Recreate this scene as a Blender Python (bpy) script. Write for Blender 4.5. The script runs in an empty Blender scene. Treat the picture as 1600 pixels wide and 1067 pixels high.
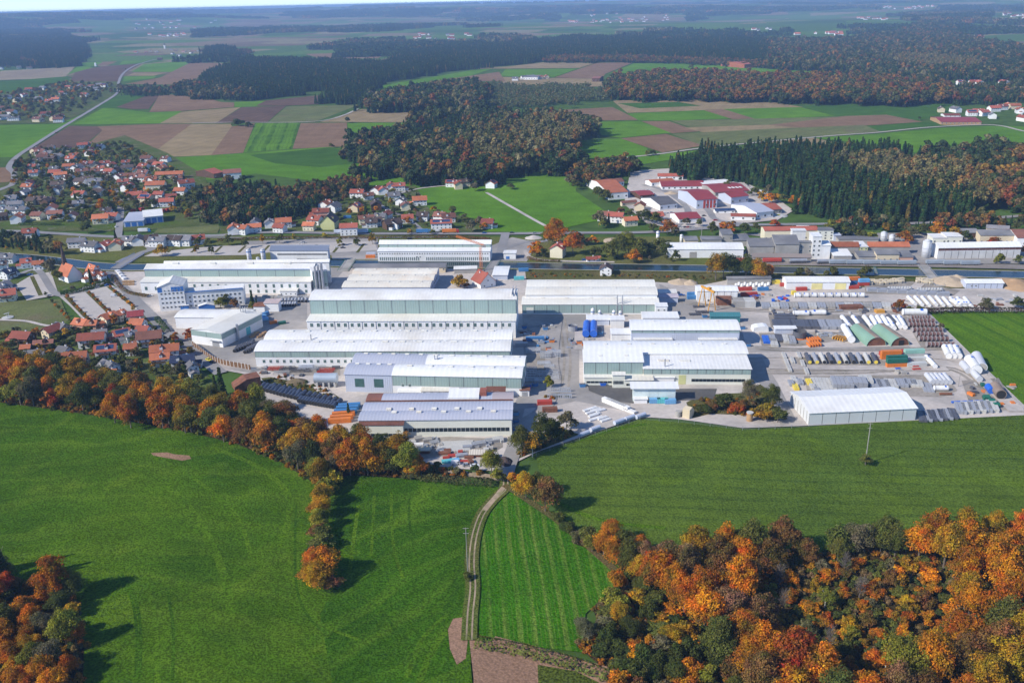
import bpy, math, random
import numpy as np
from mathutils import Vector, Matrix, noise
random.seed(7)
S = bpy.context.scene
C = S.collection
# ---------------------------------------------------------------- camera, sky, sun, exposure
F = 1400.0; CAMH = 207.0; PITCH = math.radians(20.8); ROLL = 0.0225
_f = Vector((0, math.cos(PITCH), -math.sin(PITCH)))
_r0 = Vector((1, 0, 0)); _u0 = Vector((0, math.sin(PITCH), math.cos(PITCH)))
_r = _r0 * math.cos(ROLL) - _u0 * math.sin(ROLL)
_u = _u0 * math.cos(ROLL) + _r0 * math.sin(ROLL)
cam = bpy.data.objects.new('camera', bpy.data.cameras.new('camera')); C.objects.link(cam)
cam.matrix_world = Matrix(((_r.x, _u.x, -_f.x, 0), (_r.y, _u.y, -_f.y, 0), (_r.z, _u.z, -_f.z, CAMH), (0, 0, 0, 1)))
cam.data.sensor_fit = 'HORIZONTAL'; cam.data.sensor_width = 36; cam.data.lens = 36 * F / 1600
cam.data.clip_start = 1; cam.data.clip_end = 200000
S.camera = cam
SUN_EL = math.radians(36); SH = Vector((0.90, 0.44, 0)).normalized()      # direction the shadows fall
W = bpy.data.worlds.new('World'); S.world = W; W.use_nodes = True
sky = W.node_tree.nodes.new('ShaderNodeTexSky'); sky.sky_type = 'NISHITA'; sky.sun_disc = False
sky.sun_elevation = SUN_EL; sky.sun_rotation = math.atan2(-SH.x, -SH.y); sky.altitude = 2500; sky.dust_density = 0.15; sky.ozone_density = 4.0
bg = W.node_tree.nodes['Background']; bg.inputs[1].default_value = 0.15
tint = W.node_tree.nodes.new('ShaderNodeVectorMath'); tint.operation = 'MULTIPLY'; tint.inputs[1].default_value = (0.72, 0.83, 0.98)
W.node_tree.links.new(sky.outputs[0], tint.inputs[0]); W.node_tree.links.new(tint.outputs[0], bg.inputs[0])
sl = bpy.data.lights.new('sun', 'SUN'); sl.energy = 4.1; sl.angle = math.radians(0.53); sl.color = (1, 0.94, 0.84)
so = bpy.data.objects.new('sun', sl); C.objects.link(so)
so.rotation_euler = Vector((SH.x * math.cos(SUN_EL), SH.y * math.cos(SUN_EL), -math.sin(SUN_EL))).to_track_quat('-Z', 'Y').to_euler()
S.view_settings.view_transform = 'Standard'; S.view_settings.look = 'None'; S.view_settings.gamma = 1
S.view_settings.use_curve_mapping = False; S.view_settings.exposure = 0.42
S.render.engine = 'CYCLES'; cy = S.cycles
cy.use_denoising = True; cy.use_adaptive_sampling = True; cy.adaptive_threshold = 0.02
cy.max_bounces = 5; cy.diffuse_bounces = 2; cy.glossy_bounces = 2; cy.transmission_bounces = 3; cy.volume_bounces = 0; cy.transparent_max_bounces = 6
HAZE = 7.8e-5
# ---------------------------------------------------------------- from a point of the survey picture to a place on the ground
def ray(x, y): return _f * F + _r * (x - 800) + _u * (533.5 - y)
def P(x, y, z=0.0):
    d = ray(x, y); k = (z - CAMH) / d.z
    return Vector((d.x * k, d.y * k, z))
def pix(p):
    d = Vector((p[0], p[1], p[2] - CAMH)); b = d.dot(_f)
    return (800 + F * d.dot(_r) / b, 533.5 - F * d.dot(_u) / b)
def along(p0, dr, y):                              # how far from p0 along dr the picture row y is reached
    t = (533.5 - y) / F; d = Vector((p0[0], p0[1], p0[2] - CAMH))
    return (t * d.dot(_f) - d.dot(_u)) / (dr.dot(_u) - t * dr.dot(_f))
UP = Vector((0, 0, 1))
def height(g, y): return along(g, UP, y)
def scale_at(p): return F / (Vector((p[0], p[1], -CAMH)).dot(_f))     # picture points per metre
# ---------------------------------------------------------------- materials
MATS = {}
def nodes(m): m.use_nodes = True; return m.node_tree.nodes, m.node_tree.links
def mat(name, col, rough=0.7, var=0.12, vs=0.15, dirt=None, dstr=0.5, ds=0.05, wave=None, metal=0.0, bump=0.0, spec=0.3, fine=0.0, rnd=0.0):
    """colour with two scales of uneven tone, an optional dirt colour in blotches, optional ribs as relief (axis, period)"""
    if name in MATS: return MATS[name]
    m = bpy.data.materials.new(name); MATS[name] = m; N, L = nodes(m); b = N['Principled BSDF']
    b.inputs['Roughness'].default_value = rough; b.inputs['Metallic'].default_value = metal; b.inputs['Specular IOR Level'].default_value = spec
    g = N.new('ShaderNodeNewGeometry')
    def nz(s, det=3, vec=g.outputs['Position']):
        n = N.new('ShaderNodeTexNoise'); n.inputs['Scale'].default_value = s; n.inputs['Detail'].default_value = det; L.new(vec, n.inputs['Vector']); return n.outputs['Fac']
    def mr(v, a, b_, c, d):
        r = N.new('ShaderNodeMapRange'); L.new(v, r.inputs[0]); r.inputs[1].default_value = a; r.inputs[2].default_value = b_; r.inputs[3].default_value = c; r.inputs[4].default_value = d; return r.outputs[0]
    def mul(c, f):
        x = N.new('ShaderNodeVectorMath'); x.operation = 'SCALE'; L.new(c, x.inputs[0]); L.new(f, x.inputs['Scale']); return x.outputs[0]
    rgb = N.new('ShaderNodeRGB'); rgb.outputs[0].default_value = (*col, 1); c = rgb.outputs[0]
    if dirt:
        mx = N.new('ShaderNodeMix'); mx.data_type = 'RGBA'; L.new(mr(nz(ds, 5), 0.48, 0.68, 0, dstr), mx.inputs[0]); L.new(c, mx.inputs[6]); mx.inputs[7].default_value = (*dirt, 1); c = mx.outputs[2]
    c = mul(c, mr(nz(vs), 0.3, 0.7, 1 - var, 1 + var))
    if rnd: oi = N.new('ShaderNodeObjectInfo'); c = mul(c, mr(oi.outputs['Random'], 0, 1, 1 - rnd, 1 + rnd))
    if fine: c = mul(c, mr(nz(vs * 9, 4), 0.3, 0.7, 1 - fine, 1 + fine))
    if wave:
        tc = N.new('ShaderNodeTexCoord'); sp = N.new('ShaderNodeSeparateXYZ'); L.new(tc.outputs['Object'], sp.inputs[0])
        a = N.new('ShaderNodeMath'); a.operation = 'MULTIPLY'; L.new(sp.outputs[wave[0]], a.inputs[0]); a.inputs[1].default_value = 2 * math.pi / wave[1]
        s_ = N.new('ShaderNodeMath'); s_.operation = 'SINE'; L.new(a.outputs[0], s_.inputs[0])
        c = mul(c, mr(s_.outputs[0], 0.75, 1, 1, 1 - wave[2]))
        bp = N.new('ShaderNodeBump'); bp.inputs['Distance'].default_value = 0.05; bp.inputs['Strength'].default_value = 0.4; L.new(s_.outputs[0], bp.inputs['Height']); L.new(bp.outputs[0], b.inputs['Normal'])
    elif bump:
        bp = N.new('ShaderNodeBump'); bp.inputs['Distance'].default_value = bump; bp.inputs['Strength'].default_value = 1; L.new(nz(0.8, 5), bp.inputs['Height']); L.new(bp.outputs[0], b.inputs['Normal'])
    L.new(c, b.inputs['Base Color']); return m
def field_mat(name, c1, c2, big=0.012, fine=0.5, line=None, ring=None, depth=0.25, c3=None, bump=0.35, streak=None):
    """a crop or bare soil: patches of two colours, tufts, and tractor lines that run straight (line) or round a point (ring)"""
    m = bpy.data.materials.new(name); MATS[name] = m; N, L = nodes(m); b = N['Principled BSDF']
    b.inputs['Roughness'].default_value = 1.0; b.inputs['Specular IOR Level'].default_value = 0.0
    g = N.new('ShaderNodeNewGeometry'); pos = g.outputs['Position']
    def nz(s, det, vec=pos, dis=0):
        n = N.new('ShaderNodeTexNoise'); n.inputs['Scale'].default_value = s; n.inputs['Detail'].default_value = det; n.inputs['Distortion'].default_value = dis; L.new(vec, n.inputs['Vector']); return n.outputs['Fac']
    def mr(v, a, b_, c, d):
        r = N.new('ShaderNodeMapRange'); L.new(v, r.inputs[0]); r.inputs[1].default_value = a; r.inputs[2].default_value = b_; r.inputs[3].default_value = c; r.inputs[4].default_value = d; return r.outputs[0]
    def mth(op, a, b_=None):
        x = N.new('ShaderNodeMath'); x.operation = op
        for i, v in ((0, a), (1, b_)):
            if v is None: continue
            if isinstance(v, (int, float)): x.inputs[i].default_value = v
            else: L.new(v, x.inputs[i])
        return x.outputs[0]
    def mix(f, a, b_):
        mx = N.new('ShaderNodeMix'); mx.data_type = 'RGBA'; L.new(f, mx.inputs[0])
        for i, v in ((6, a), (7, b_)):
            if isinstance(v, tuple): mx.inputs[i].default_value = (*v, 1)
            else: L.new(v, mx.inputs[i])
        return mx.outputs[2]
    c = mix(mr(nz(big, 4, dis=0.6), 0.35, 0.65, 0, 1), c1, c2)
    if c3: c = mix(mr(nz(big * 2.3, 5, dis=1.5), 0.55, 0.75, 0, 0.8), c, c3)
    if line or ring:
        if line:
            a, e, per = line; d = (e - a); d.z = 0; d.normalize(); nrm = Vector((-d.y, d.x, 0))
            dp = N.new('ShaderNodeVectorMath'); dp.operation = 'DOT_PRODUCT'; L.new(pos, dp.inputs[0]); dp.inputs[1].default_value = nrm; v = dp.outputs['Value']
        else:
            cen, per = ring
            dp = N.new('ShaderNodeVectorMath'); dp.operation = 'DISTANCE'; L.new(pos, dp.inputs[0]); dp.inputs[1].default_value = cen; v = dp.outputs['Value']
        v = mth('ADD', v, mth('MULTIPLY', nz(0.02, 3), per * (0.5 if line else 2.2)))
        s_ = mth('SINE', mth('MULTIPLY', v, 2 * math.pi / per)); s2 = mth('SINE', mth('MULTIPLY', v, 2 * math.pi / per * 3.3))
        k = mth('MULTIPLY', mth('ADD', mr(s_, 0.2, 1, 0, 0.7), mr(s2, 0.3, 1, 0, 0.4)), mr(nz(0.03, 4), 0.3, 0.6, 0.3, 1))
        k = mth('MULTIPLY', k, depth)
        c = mix(k, c, streak or tuple(q * 0.35 for q in c1))
    tuft = nz(1.3, 6)
    sc = N.new('ShaderNodeVectorMath'); sc.operation = 'SCALE'; L.new(c, sc.inputs[0]); L.new(mth('MULTIPLY', mr(tuft, 0.36, 0.64, 1 - fine, 1 + fine * 0.8), mr(nz(0.035, 6), 0.3, 0.7, 0.86, 1.14)), sc.inputs['Scale'])
    bp = N.new('ShaderNodeBump'); bp.inputs['Distance'].default_value = bump; bp.inputs['Strength'].default_value = 1; L.new(tuft, bp.inputs['Height']); L.new(bp.outputs[0], b.inputs['Normal'])
    L.new(sc.outputs[0], b.inputs['Base Color']); return m
def leaf_mat(name, ramp=None, sat=1.0, attr=None):
    m = bpy.data.materials.new(name); MATS[name] = m; N, L = nodes(m); b = N['Principled BSDF']
    b.inputs['Roughness'].default_value = 0.85; b.inputs['Specular IOR Level'].default_value = 0.1
    oi = N.new('ShaderNodeObjectInfo'); g = N.new('ShaderNodeNewGeometry')
    if ramp:
        r = N.new('ShaderNodeValToRGB'); r.color_ramp.interpolation = 'CONSTANT'; e = r.color_ramp.elements
        while len(e) < len(ramp): e.new(0.5)
        acc = 0; tot = sum(w for w, _ in ramp)
        for k, (w, c) in enumerate(ramp): e[k].position = acc / tot; e[k].color = (*c, 1); acc += w
        L.new(oi.outputs['Random'], r.inputs[0]); c = r.outputs[0]
    elif attr: at = N.new('ShaderNodeAttribute'); at.attribute_name = attr; c = at.outputs['Color']
    else: c = oi.outputs['Color']
    n = N.new('ShaderNodeTexNoise'); n.inputs['Scale'].default_value = 0.28; n.inputs['Detail'].default_value = 4; L.new(g.outputs['Position'], n.inputs['Vector'])
    ri = N.new('ShaderNodeMapRange'); L.new(g.outputs['Random Per Island'], ri.inputs[0]); ri.inputs[3].default_value = 0.5; ri.inputs[4].default_value = 1.5
    n0 = N.new('ShaderNodeTexNoise'); n0.inputs['Scale'].default_value = 0.16; n0.inputs['Detail'].default_value = 5; L.new(g.outputs['Position'], n0.inputs['Vector'])
    m0 = N.new('ShaderNodeMapRange'); L.new(n0.outputs['Fac'], m0.inputs[0]); m0.inputs[1].default_value = 0.42; m0.inputs[2].default_value = 0.66; m0.inputs[4].default_value = 0.78
    mx0 = N.new('ShaderNodeMix'); mx0.data_type = 'RGBA'; L.new(m0.outputs[0], mx0.inputs[0]); L.new(c, mx0.inputs[6]); mx0.inputs[7].default_value = (0.070, 0.082, 0.016, 1); c = mx0.outputs[2]
    hs = N.new('ShaderNodeHueSaturation'); L.new(c, hs.inputs['Color']); L.new(ri.outputs[0], hs.inputs['Value'])
    mh = N.new('ShaderNodeMapRange'); L.new(n.outputs['Fac'], mh.inputs[0]); mh.inputs[1].default_value = 0.3; mh.inputs[2].default_value = 0.7; mh.inputs[3].default_value = 0.475; mh.inputs[4].default_value = 0.53
    L.new(mh.outputs[0], hs.inputs['Hue']); hs.inputs['Saturation'].default_value = sat
    L.new(hs.outputs[0], b.inputs['Base Color'])
    tr = N.new('ShaderNodeBsdfTranslucent'); L.new(hs.outputs[0], tr.inputs['Color'])
    ms = N.new('ShaderNodeMixShader'); ms.inputs[0].default_value = 0.25; L.new(b.outputs[0], ms.inputs[1]); L.new(tr.outputs[0], ms.inputs[2])
    L.new(ms.outputs[0], N['Material Output'].inputs['Surface']); return m
# ---------------------------------------------------------------- mesh helper
class MB:
    def __init__(s): s.v = []; s.f = []; s.mi = []; s.m = []
    def mid(s, m):
        if m not in s.m: s.m.append(m)
        return s.m.index(m)
    def add(s, vs, fs, m):
        o = len(s.v); s.v += [tuple(v) for v in vs]; k = s.mid(m)
        for f in fs: s.f.append(tuple(i + o for i in f)); s.mi.append(k)
    def box(s, x0, y0, z0, x1, y1, z1, m):
        s.add([(x0, y0, z0), (x1, y0, z0), (x1, y1, z0), (x0, y1, z0), (x0, y0, z1), (x1, y0, z1), (x1, y1, z1), (x0, y1, z1)],
              [(0, 3, 2, 1), (4, 5, 6, 7), (0, 1, 5, 4), (1, 2, 6, 5), (2, 3, 7, 6), (3, 0, 4, 7)], m)
    def prism(s, prof, x0, x1, m, axis=0):          # closed profile of (y, z), pulled along x (axis 0) or (x, z) along y
        n = len(prof); q = (lambda t, a, z: (t, a, z)) if axis == 0 else (lambda t, a, z: (a, t, z))
        s.add([q(x0, a, z) for a, z in prof] + [q(x1, a, z) for a, z in prof],
              [tuple(range(n))[::-1], tuple(range(n, 2 * n))] + [(i, (i + 1) % n, n + (i + 1) % n, n + i) for i in range(n)], m)
    def cyl(s, a, b, ra, rb, m, n=12, caps=True):
        a = Vector(a); b = Vector(b); d = (b - a).normalized(); q = d.orthogonal().normalized(); w = d.cross(q)
        vs = [a + (q * math.cos(t) + w * math.sin(t)) * ra for t in [2 * math.pi * i / n for i in range(n)]] + \
             [b + (q * math.cos(t) + w * math.sin(t)) * rb for t in [2 * math.pi * i / n for i in range(n)]]
        fs = [(i, (i + 1) % n, n + (i + 1) % n, n + i) for i in range(n)]
        if caps: fs += [tuple(range(n))[::-1], tuple(range(n, 2 * n))]
        s.add(vs, fs, m)
    def mesh(s, name, smooth=False):
        me = bpy.data.meshes.new(name); me.from_pydata(s.v, [], s.f)
        for m in s.m: me.materials.append(m)
        me.polygons.foreach_set('material_index', s.mi)
        if smooth: me.polygons.foreach_set('use_smooth', [True] * len(s.f))
        me.update(); return me
    def obj(s, name, parent=None, smooth=False, loc=(0, 0, 0)): return link(name, s.mesh(name, smooth), parent, loc)
def link(name, data, parent=None, loc=(0, 0, 0), rz=0.0, sc=None):
    o = bpy.data.objects.new(name, data); C.objects.link(o); o.location = loc; o.rotation_euler[2] = rz
    if sc is not None: o.scale = sc if hasattr(sc, '__len__') else (sc, sc, sc)
    if parent: o.parent = parent
    return o
THINGS = []
def tag(o, label, cat, group=None):
    o['label'] = label; o['category'] = cat
    if group: o['group'] = group
    THINGS.append(o); return o
def thing(name, label, cat, loc=(0, 0, 0), rz=0.0, group=None):
    return tag(link(name, None, None, loc, rz), label, cat, group)
def structure(o): o['kind'] = 'structure'; return o
# ---------------------------------------------------------------- ground sheets
LAYER = [0.03]
def sheet(name, pts, m, dz=None, step=0.004):
    if dz is None: LAYER[0] += step; dz = LAYER[0]
    w = [P(x, y) for x, y in pts]
    me = bpy.data.meshes.new(name); me.from_pydata([(p.x, p.y, dz) for p in w], [], [tuple(range(len(w)))]); me.update()
    if me.polygons[0].normal.z < 0: me.flip_normals()
    me.materials.append(m); return structure(link(name, me))
def smooth_path(w, n=6):
    out = []
    for i in range(len(w) - 1):
        p0 = w[max(i - 1, 0)]; p1 = w[i]; p2 = w[i + 1]; p3 = w[min(i + 2, len(w) - 1)]
        for k in range(n):
            t = k / n; out.append(0.5 * ((2 * p1) + (p2 - p0) * t + (2 * p0 - 5 * p1 + 4 * p2 - p3) * t * t + (3 * p1 - p0 - 3 * p2 + p3) * t ** 3))
    return out + [w[-1]]
def ribbon(name, pts, width, m, dz=None, off=0.0, step=0.004, sm=True):
    if dz is None: LAYER[0] += step; dz = LAYER[0]
    w = [P(x, y) for x, y in pts]
    if sm: w = smooth_path(w)
    vs = []; fs = []
    for i, p in enumerate(w):
        d = (w[min(i + 1, len(w) - 1)] - w[max(i - 1, 0)]); d.z = 0; d.normalize(); n = Vector((-d.y, d.x, 0))
        for sg in (-0.5, 0.5): q = p + n * (off + sg * width); vs.append((q.x, q.y, dz))
        if i: fs.append((2 * i - 2, 2 * i - 1, 2 * i + 1, 2 * i))
    me = bpy.data.meshes.new(name); me.from_pydata(vs, [], fs); me.update()
    if me.polygons[0].normal.z < 0: me.flip_normals()
    me.materials.append(m); return structure(link(name, me))
# ================================================================ THE LAND
G1 = (0.066, 0.128, 0.006); G2 = (0.034, 0.088, 0.005)
def sstep(a, b, x): t = min(1, max(0, (x - a) / (b - a))); return t * t * (3 - 2 * t)
def land(x, y):
    d = math.hypot(x, y); k = sstep(4000, 8500, d)
    if k == 0: return 0.0
    n = noise.fractal(Vector((x / 5200, y / 2600, 3.3)), 1.0, 2.0, 4)
    n2 = noise.noise(Vector((x / 9000 + 7, y / 7000, 9.1)))
    side = sstep(9000, -7000, x - 0.1 * y)
    h = k * (22 + 50 * n) + sstep(8000, 12500, d) * sstep(26000, 17000, d) * (78 + 70 * n2 + 45 * n) * (0.35 + 0.95 * side)
    return min(max(h, 0), 168)
def terrain():
    rs = [0, 60, 120, 200, 300, 450, 700, 1000, 1500, 2200, 3000, 3800] + [3800 * (62000 / 3800) ** (i / 70) for i in range(1, 71)]
    na = 150; vs = [(0, 0, 0)]; fs = []
    angs = [math.radians(-60 + 120 * i / na) for i in range(na + 1)]
    angs = [a for a in angs] + [math.radians(60 + 240 * i / 24) for i in range(1, 24)]
    n = len(angs)
    for r in rs[1:]:
        for a in angs: x = r * math.sin(a); y = r * math.cos(a); vs.append((x, y, land(x, y) if y > 0 else 0))
    for j in range(n): fs.append((0, 1 + (j + 1) % n, 1 + j))
    for i in range(len(rs) - 2):
        for j in range(n):
            a = 1 + i * n + j; b_ = 1 + i * n + (j + 1) % n; fs.append((a, b_, b_ + n, a + n))
    me = bpy.data.meshes.new('ground'); me.from_pydata(vs, [], fs); me.update()
    if sum(p.normal.z for p in me.polygons) < 0: me.flip_normals()
    me.polygons.foreach_set('use_smooth', [True] * len(me.polygons))
    m = bpy.data.materials.new('countryside'); N, L = nodes(m); b = N['Principled BSDF']; b.inputs['Roughness'].default_value = 1; b.inputs['Specular IOR Level'].default_value = 0
    g = N.new('ShaderNodeNewGeometry')
    mp = N.new('ShaderNodeMapping'); mp.inputs['Rotation'].default_value = (0, 0, 0.25); mp.inputs['Scale'].default_value = (1 / 420, 1 / 300, 0); L.new(g.outputs['Position'], mp.inputs[0])
    v = N.new('ShaderNodeTexVoronoi'); v.inputs['Scale'].default_value = 1; v.distance = 'CHEBYCHEV'; L.new(mp.outputs[0], v.inputs['Vector'])
    sp = N.new('ShaderNodeSeparateColor'); L.new(v.outputs['Color'], sp.inputs[0])
    r = N.new('ShaderNodeValToRGB'); r.color_ramp.interpolation = 'CONSTANT'; e = r.color_ramp.elements
    cols = [(0, (0.07, 0.13, 0.03)), (0.25, (0.20, 0.15, 0.09)), (0.4, (0.09, 0.16, 0.03)), (0.6, (0.15, 0.11, 0.07)), (0.7, (0.05, 0.10, 0.025)), (0.85, (0.22, 0.19, 0.10))]
    while len(e) < len(cols): e.new(0.5)
    for k, (p, c) in enumerate(cols): e[k].position = p; e[k].color = (*c, 1)
    L.new(sp.outputs[0], r.inputs[0])
    near = N.new('ShaderNodeVectorMath'); near.operation = 'LENGTH'; L.new(g.outputs['Position'], near.inputs[0])
    cm = N.new('ShaderNodeMapRange'); L.new(near.outputs['Value'], cm.inputs[0]); cm.inputs[1].default_value = 3300; cm.inputs[2].default_value = 3400
    mx = N.new('ShaderNodeMix'); mx.data_type = 'RGBA'; L.new(cm.outputs[0], mx.inputs[0]); mx.inputs[6].default_value = (0.065, 0.115, 0.025, 1); L.new(r.outputs[0], mx.inputs[7])
    nz = N.new('ShaderNodeTexNoise'); nz.inputs['Scale'].default_value = 0.05; nz.inputs['Detail'].default_value = 8; L.new(g.outputs['Position'], nz.inputs['Vector'])
    ma = N.new('ShaderNodeMapRange'); L.new(nz.outputs['Fac'], ma.inputs[0]); ma.inputs[1].default_value = 0.3; ma.inputs[2].default_value = 0.7; ma.inputs[3].default_value = 0.75; ma.inputs[4].default_value = 1.25
    sc = N.new('ShaderNodeVectorMath'); sc.operation = 'SCALE'; L.new(mx.outputs[2], sc.inputs[0]); L.new(ma.outputs[0], sc.inputs['Scale']); L.new(sc.outputs[0], b.inputs['Base Color'])
    me.materials.append(m); structure(link('ground', me))
terrain()
hz = MB(); hm = bpy.data.materials.new('air'); N, L = nodes(hm); N.remove(N['Principled BSDF'])
pv = N.new('ShaderNodeVolumePrincipled'); pv.inputs['Color'].default_value = (0.42, 0.64, 1.0, 1); pv.inputs['Density'].default_value = HAZE; pv.inputs['Anisotropy'].default_value = 0.0
L.new(pv.outputs[0], N['Material Output'].inputs['Volume'])
hz.box(-62500, -62500, -2.5, 62500, 62500, 213, hm); ho = hz.obj('haze'); ho['kind'] = 'stuff'; ho['label'] = 'pale blue haze lying over the whole countryside'
# crops and soils
BR1 = (0.235, 0.150, 0.090); BR2 = (0.20, 0.125, 0.075); DB1 = (0.145, 0.092, 0.064); DB2 = (0.12, 0.078, 0.055); TA1 = (0.30, 0.225, 0.12); TA2 = (0.25, 0.19, 0.10)
GB1 = (0.115, 0.235, 0.020); GB2 = (0.085, 0.19, 0.016); GD1 = (0.062, 0.140, 0.020); GD2 = (0.05, 0.115, 0.018); OL1 = (0.155, 0.17, 0.065); OL2 = (0.13, 0.15, 0.055)
fm = {
 'b': field_mat('brown soil', BR1, BR2, 0.006, 0.25, (P(240, 240), P(330, 195), 14), depth=0.3, streak=(0.16, 0.10, 0.065)),
 'd': field_mat('dark ploughed soil', DB1, DB2, 0.006, 0.25, (P(60, 230), P(160, 200), 12), depth=0.3),
 't': field_mat('tan stubble', TA1, TA2, 0.006, 0.2, (P(840, 130), P(940, 100), 24), depth=0.3, streak=(0.15, 0.11, 0.07)),
 'g': field_mat('bright young crop', GB1, GB2, 0.005, 0.3, (P(0, 225), P(160, 225), 30), depth=0.15),
 'e': field_mat('dark green crop', GD1, GD2, 0.006, 0.25, (P(1250, 170), P(1430, 170), 22), depth=0.2),
 'o': field_mat('olive stubble', OL1, OL2, 0.006, 0.25, (P(420, 185), P(560, 168), 18), depth=0.2, c3=(0.16, 0.13, 0.08)),
 's': field_mat('striped young crop', GB1, (0.085, 0.18, 0.02), 0.005, 0.25, (P(395, 237), P(420, 192), 21), depth=1.0, streak=(0.035, 0.09, 0.012)),
 'l': field_mat('pale harvested rows', (0.30, 0.25, 0.17), (0.25, 0.2, 0.14), 0.006, 0.2, (P(0, 120), P(110, 108), 26), depth=0.5, streak=(0.18, 0.13, 0.09)),
}
fname = dict(b='brown_field', d='ploughed_field', t='stubble_field', g='green_field', e='meadow', o='stubble_field', s='crop_field', l='stubble_field')
FIELDS = '''
l -60,128 5,111 117,105 103,120 50,124
e -80,160 0,129 50,124 103,120 112,130 70,150 0,158
d 108,131 118,112 160,104 222,100 192,116 184,129
g 104,118 120,105 135,104 145,106 116,114
o 120,88 168,88 170,92 152,104 122,104
b 120,86 225,82 300,76 250,82 180,88
g 122,92 170,90 168,98 140,105 122,104
b 172,90 200,89 170,102 152,103
g 200,88 245,87 225,98 185,102
g 205,113 225,101 290,96 300,97 275,113
t 198,119 210,114 262,114 240,119
g 192,128 195,120 245,119 240,123
b 195,132 250,122 300,97 352,100 318,112 305,126 285,133
e 200,170 120,168 190,150 232,148
d 182,168 232,149 249,150 232,171 205,171
b 233,176 249,149 302,148 345,160 366,161 366,168 284,174
g 113,195 163,168 232,176 284,174 268,186 250,193
g -120,180 0,196 92,194 150,170 108,197 52,228 20,246 -120,246
b -120,262 -120,285 0,295 12,290 20,275 14,262
d 55,230 108,197 157,198 160,204 140,220 122,233
b 130,233 160,204 152,198 250,194 288,194 205,246 165,252
b 165,252 192,246 288,194 300,194 250,246
t 228,247 300,194 362,194 362,198 330,243
b 330,243 362,198 398,193 380,239
t 250,193 284,175 376,168 337,193
d 337,193 378,168 447,166 418,191
d 415,158 504,149 510,163 448,166 400,166
g 366,160 415,158 415,166 366,168
s 380,239 400,193 468,192 457,233
o 420,191 448,167 562,164 500,188 490,192
t 500,191 565,171 640,174 700,176 680,192
b 457,233 470,193 542,192 544,229
g 543,193 690,192 640,205 600,210 545,222
g 252,248 380,240 515,230 545,236 580,262 640,270 670,300 560,290 500,284 400,272 300,285 265,262
e 390,243 515,231 540,236 562,255 500,262 430,256
b 466,82 616,70 605,84 590,92 500,92
e 330,82 470,76 466,82 500,92 400,86
b 590,68 780,62 700,66 616,70
g 780,60 880,58 820,65 720,68
g 560,140 640,127 740,110 770,108 720,124 650,136 570,150
t 700,108 790,105 850,98 930,99 905,107 795,108
g 790,109 903,108 866,121 780,120
b 866,122 932,99 990,98 946,116 940,124
t 780,121 940,124 945,136 780,137
b 700,124 780,113 790,128 700,127
g 950,117 990,100 1075,99 1150,101 1330,112 1370,121 1250,123 1130,112 1050,113
t 1220,113 1340,118 1340,121 1240,121
b 880,172 957,168 998,188 920,189
t 957,158 1000,155 1200,159 1255,168 1190,171 1130,171 1070,174 980,177
e 965,162 1060,160 1095,166 1000,170
g 980,178 1070,174 1132,172 1142,186 1045,189 998,189
b 1100,173 1132,171 1182,186 1145,187
g 1130,171 1250,168 1305,182 1182,187
e 1248,166 1320,162 1490,163 1500,172 1430,190 1305,182
g 928,191 1000,190 1050,208 970,216 940,212
b 1002,190 1045,190 1092,206 1050,209
o 1048,189 1145,187 1305,183 1310,188 1220,195 1080,200
t 1070,200 1220,195 1310,190 1250,204 1100,208
b 1200,196 1320,182 1385,180 1442,191 1370,196 1250,200
o 1050,210 1200,202 1350,196 1380,206 1240,216 1100,230
b 970,217 1040,210 1100,228 1035,239
g 878,221 970,217 1012,232 1010,242 960,250 890,250
e 1355,198 1440,191 1480,192 1470,198 1380,208
g 1270,216 1370,210 1480,200 1570,197 1720,205 1720,240 1600,242 1450,244 1380,228
t 1200,222 1270,216 1330,228 1260,238
g 1450,50 1510,48 1720,50 1720,62 1560,60
t 1480,52 1720,50 1720,56 1500,58
g 560,262 640,262 670,290 600,300
g 625,300 700,290 800,275 860,268 950,255 960,250 1010,243 1090,236 1050,250 960,265 905,275 900,300 960,340 850,364 700,362 660,330 640,312
g -120,345 30,345 175,352 178,362 0,362 -120,362
o 255,350 345,352 340,365 240,365
o -120,470 40,470 95,468 108,500 80,522 0,520 -120,520
'''
for ln in FIELDS.strip().split('\n'):
    k, *pp = ln.split(); pts = [tuple(map(float, q.split(','))) for q in pp]
    ymin = min(y for _, y in pts)
    LAYER[0] += 0.006; sheet(fname[k], pts, fm[k], LAYER[0] + (0.35 if ymin < 150 else 0))
LAYER[0] = 0.46
near_l = field_mat('meadow grass left', G2, G1, 0.010, 0.45, ring=(P(-250, 1500), 21), depth=0.6, c3=(0.105, 0.162, 0.012), bump=0.5, streak=(0.10, 0.165, 0.012))
near_m = field_mat('meadow grass middle', (0.045, 0.115, 0.005), G2, 0.012, 0.45, ring=(P(1500, 1500), 17), depth=0.6, c3=(0.10, 0.18, 0.010), bump=0.5, streak=(0.095, 0.165, 0.012))
near_r = field_mat('crop in rows right', (0.100, 0.150, 0.018), (0.074, 0.124, 0.018), 0.012, 0.4, (P(900, 780), P(1500, 800), 9), depth=0.55, c3=(0.115, 0.180, 0.012), bump=0.5, streak=(0.035, 0.07, 0.015))
near_t = field_mat('crop in rows triangle', (0.044, 0.150, 0.004), (0.036, 0.126, 0.004), 0.015, 0.4, (P(800, 820), P(822, 1000), 5.2), depth=1.0, c3=(0.055, 0.12, 0.012), bump=0.5, streak=(0.135, 0.20, 0.03))
sheet('meadow', [(-400, 615), (0, 626), (100, 640), (200, 655), (300, 672), (380, 695), (450, 722), (500, 760), (540, 742), (780, 762), (735, 850), (728, 960), (760, 1300), (-500, 1300)], near_l)
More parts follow.
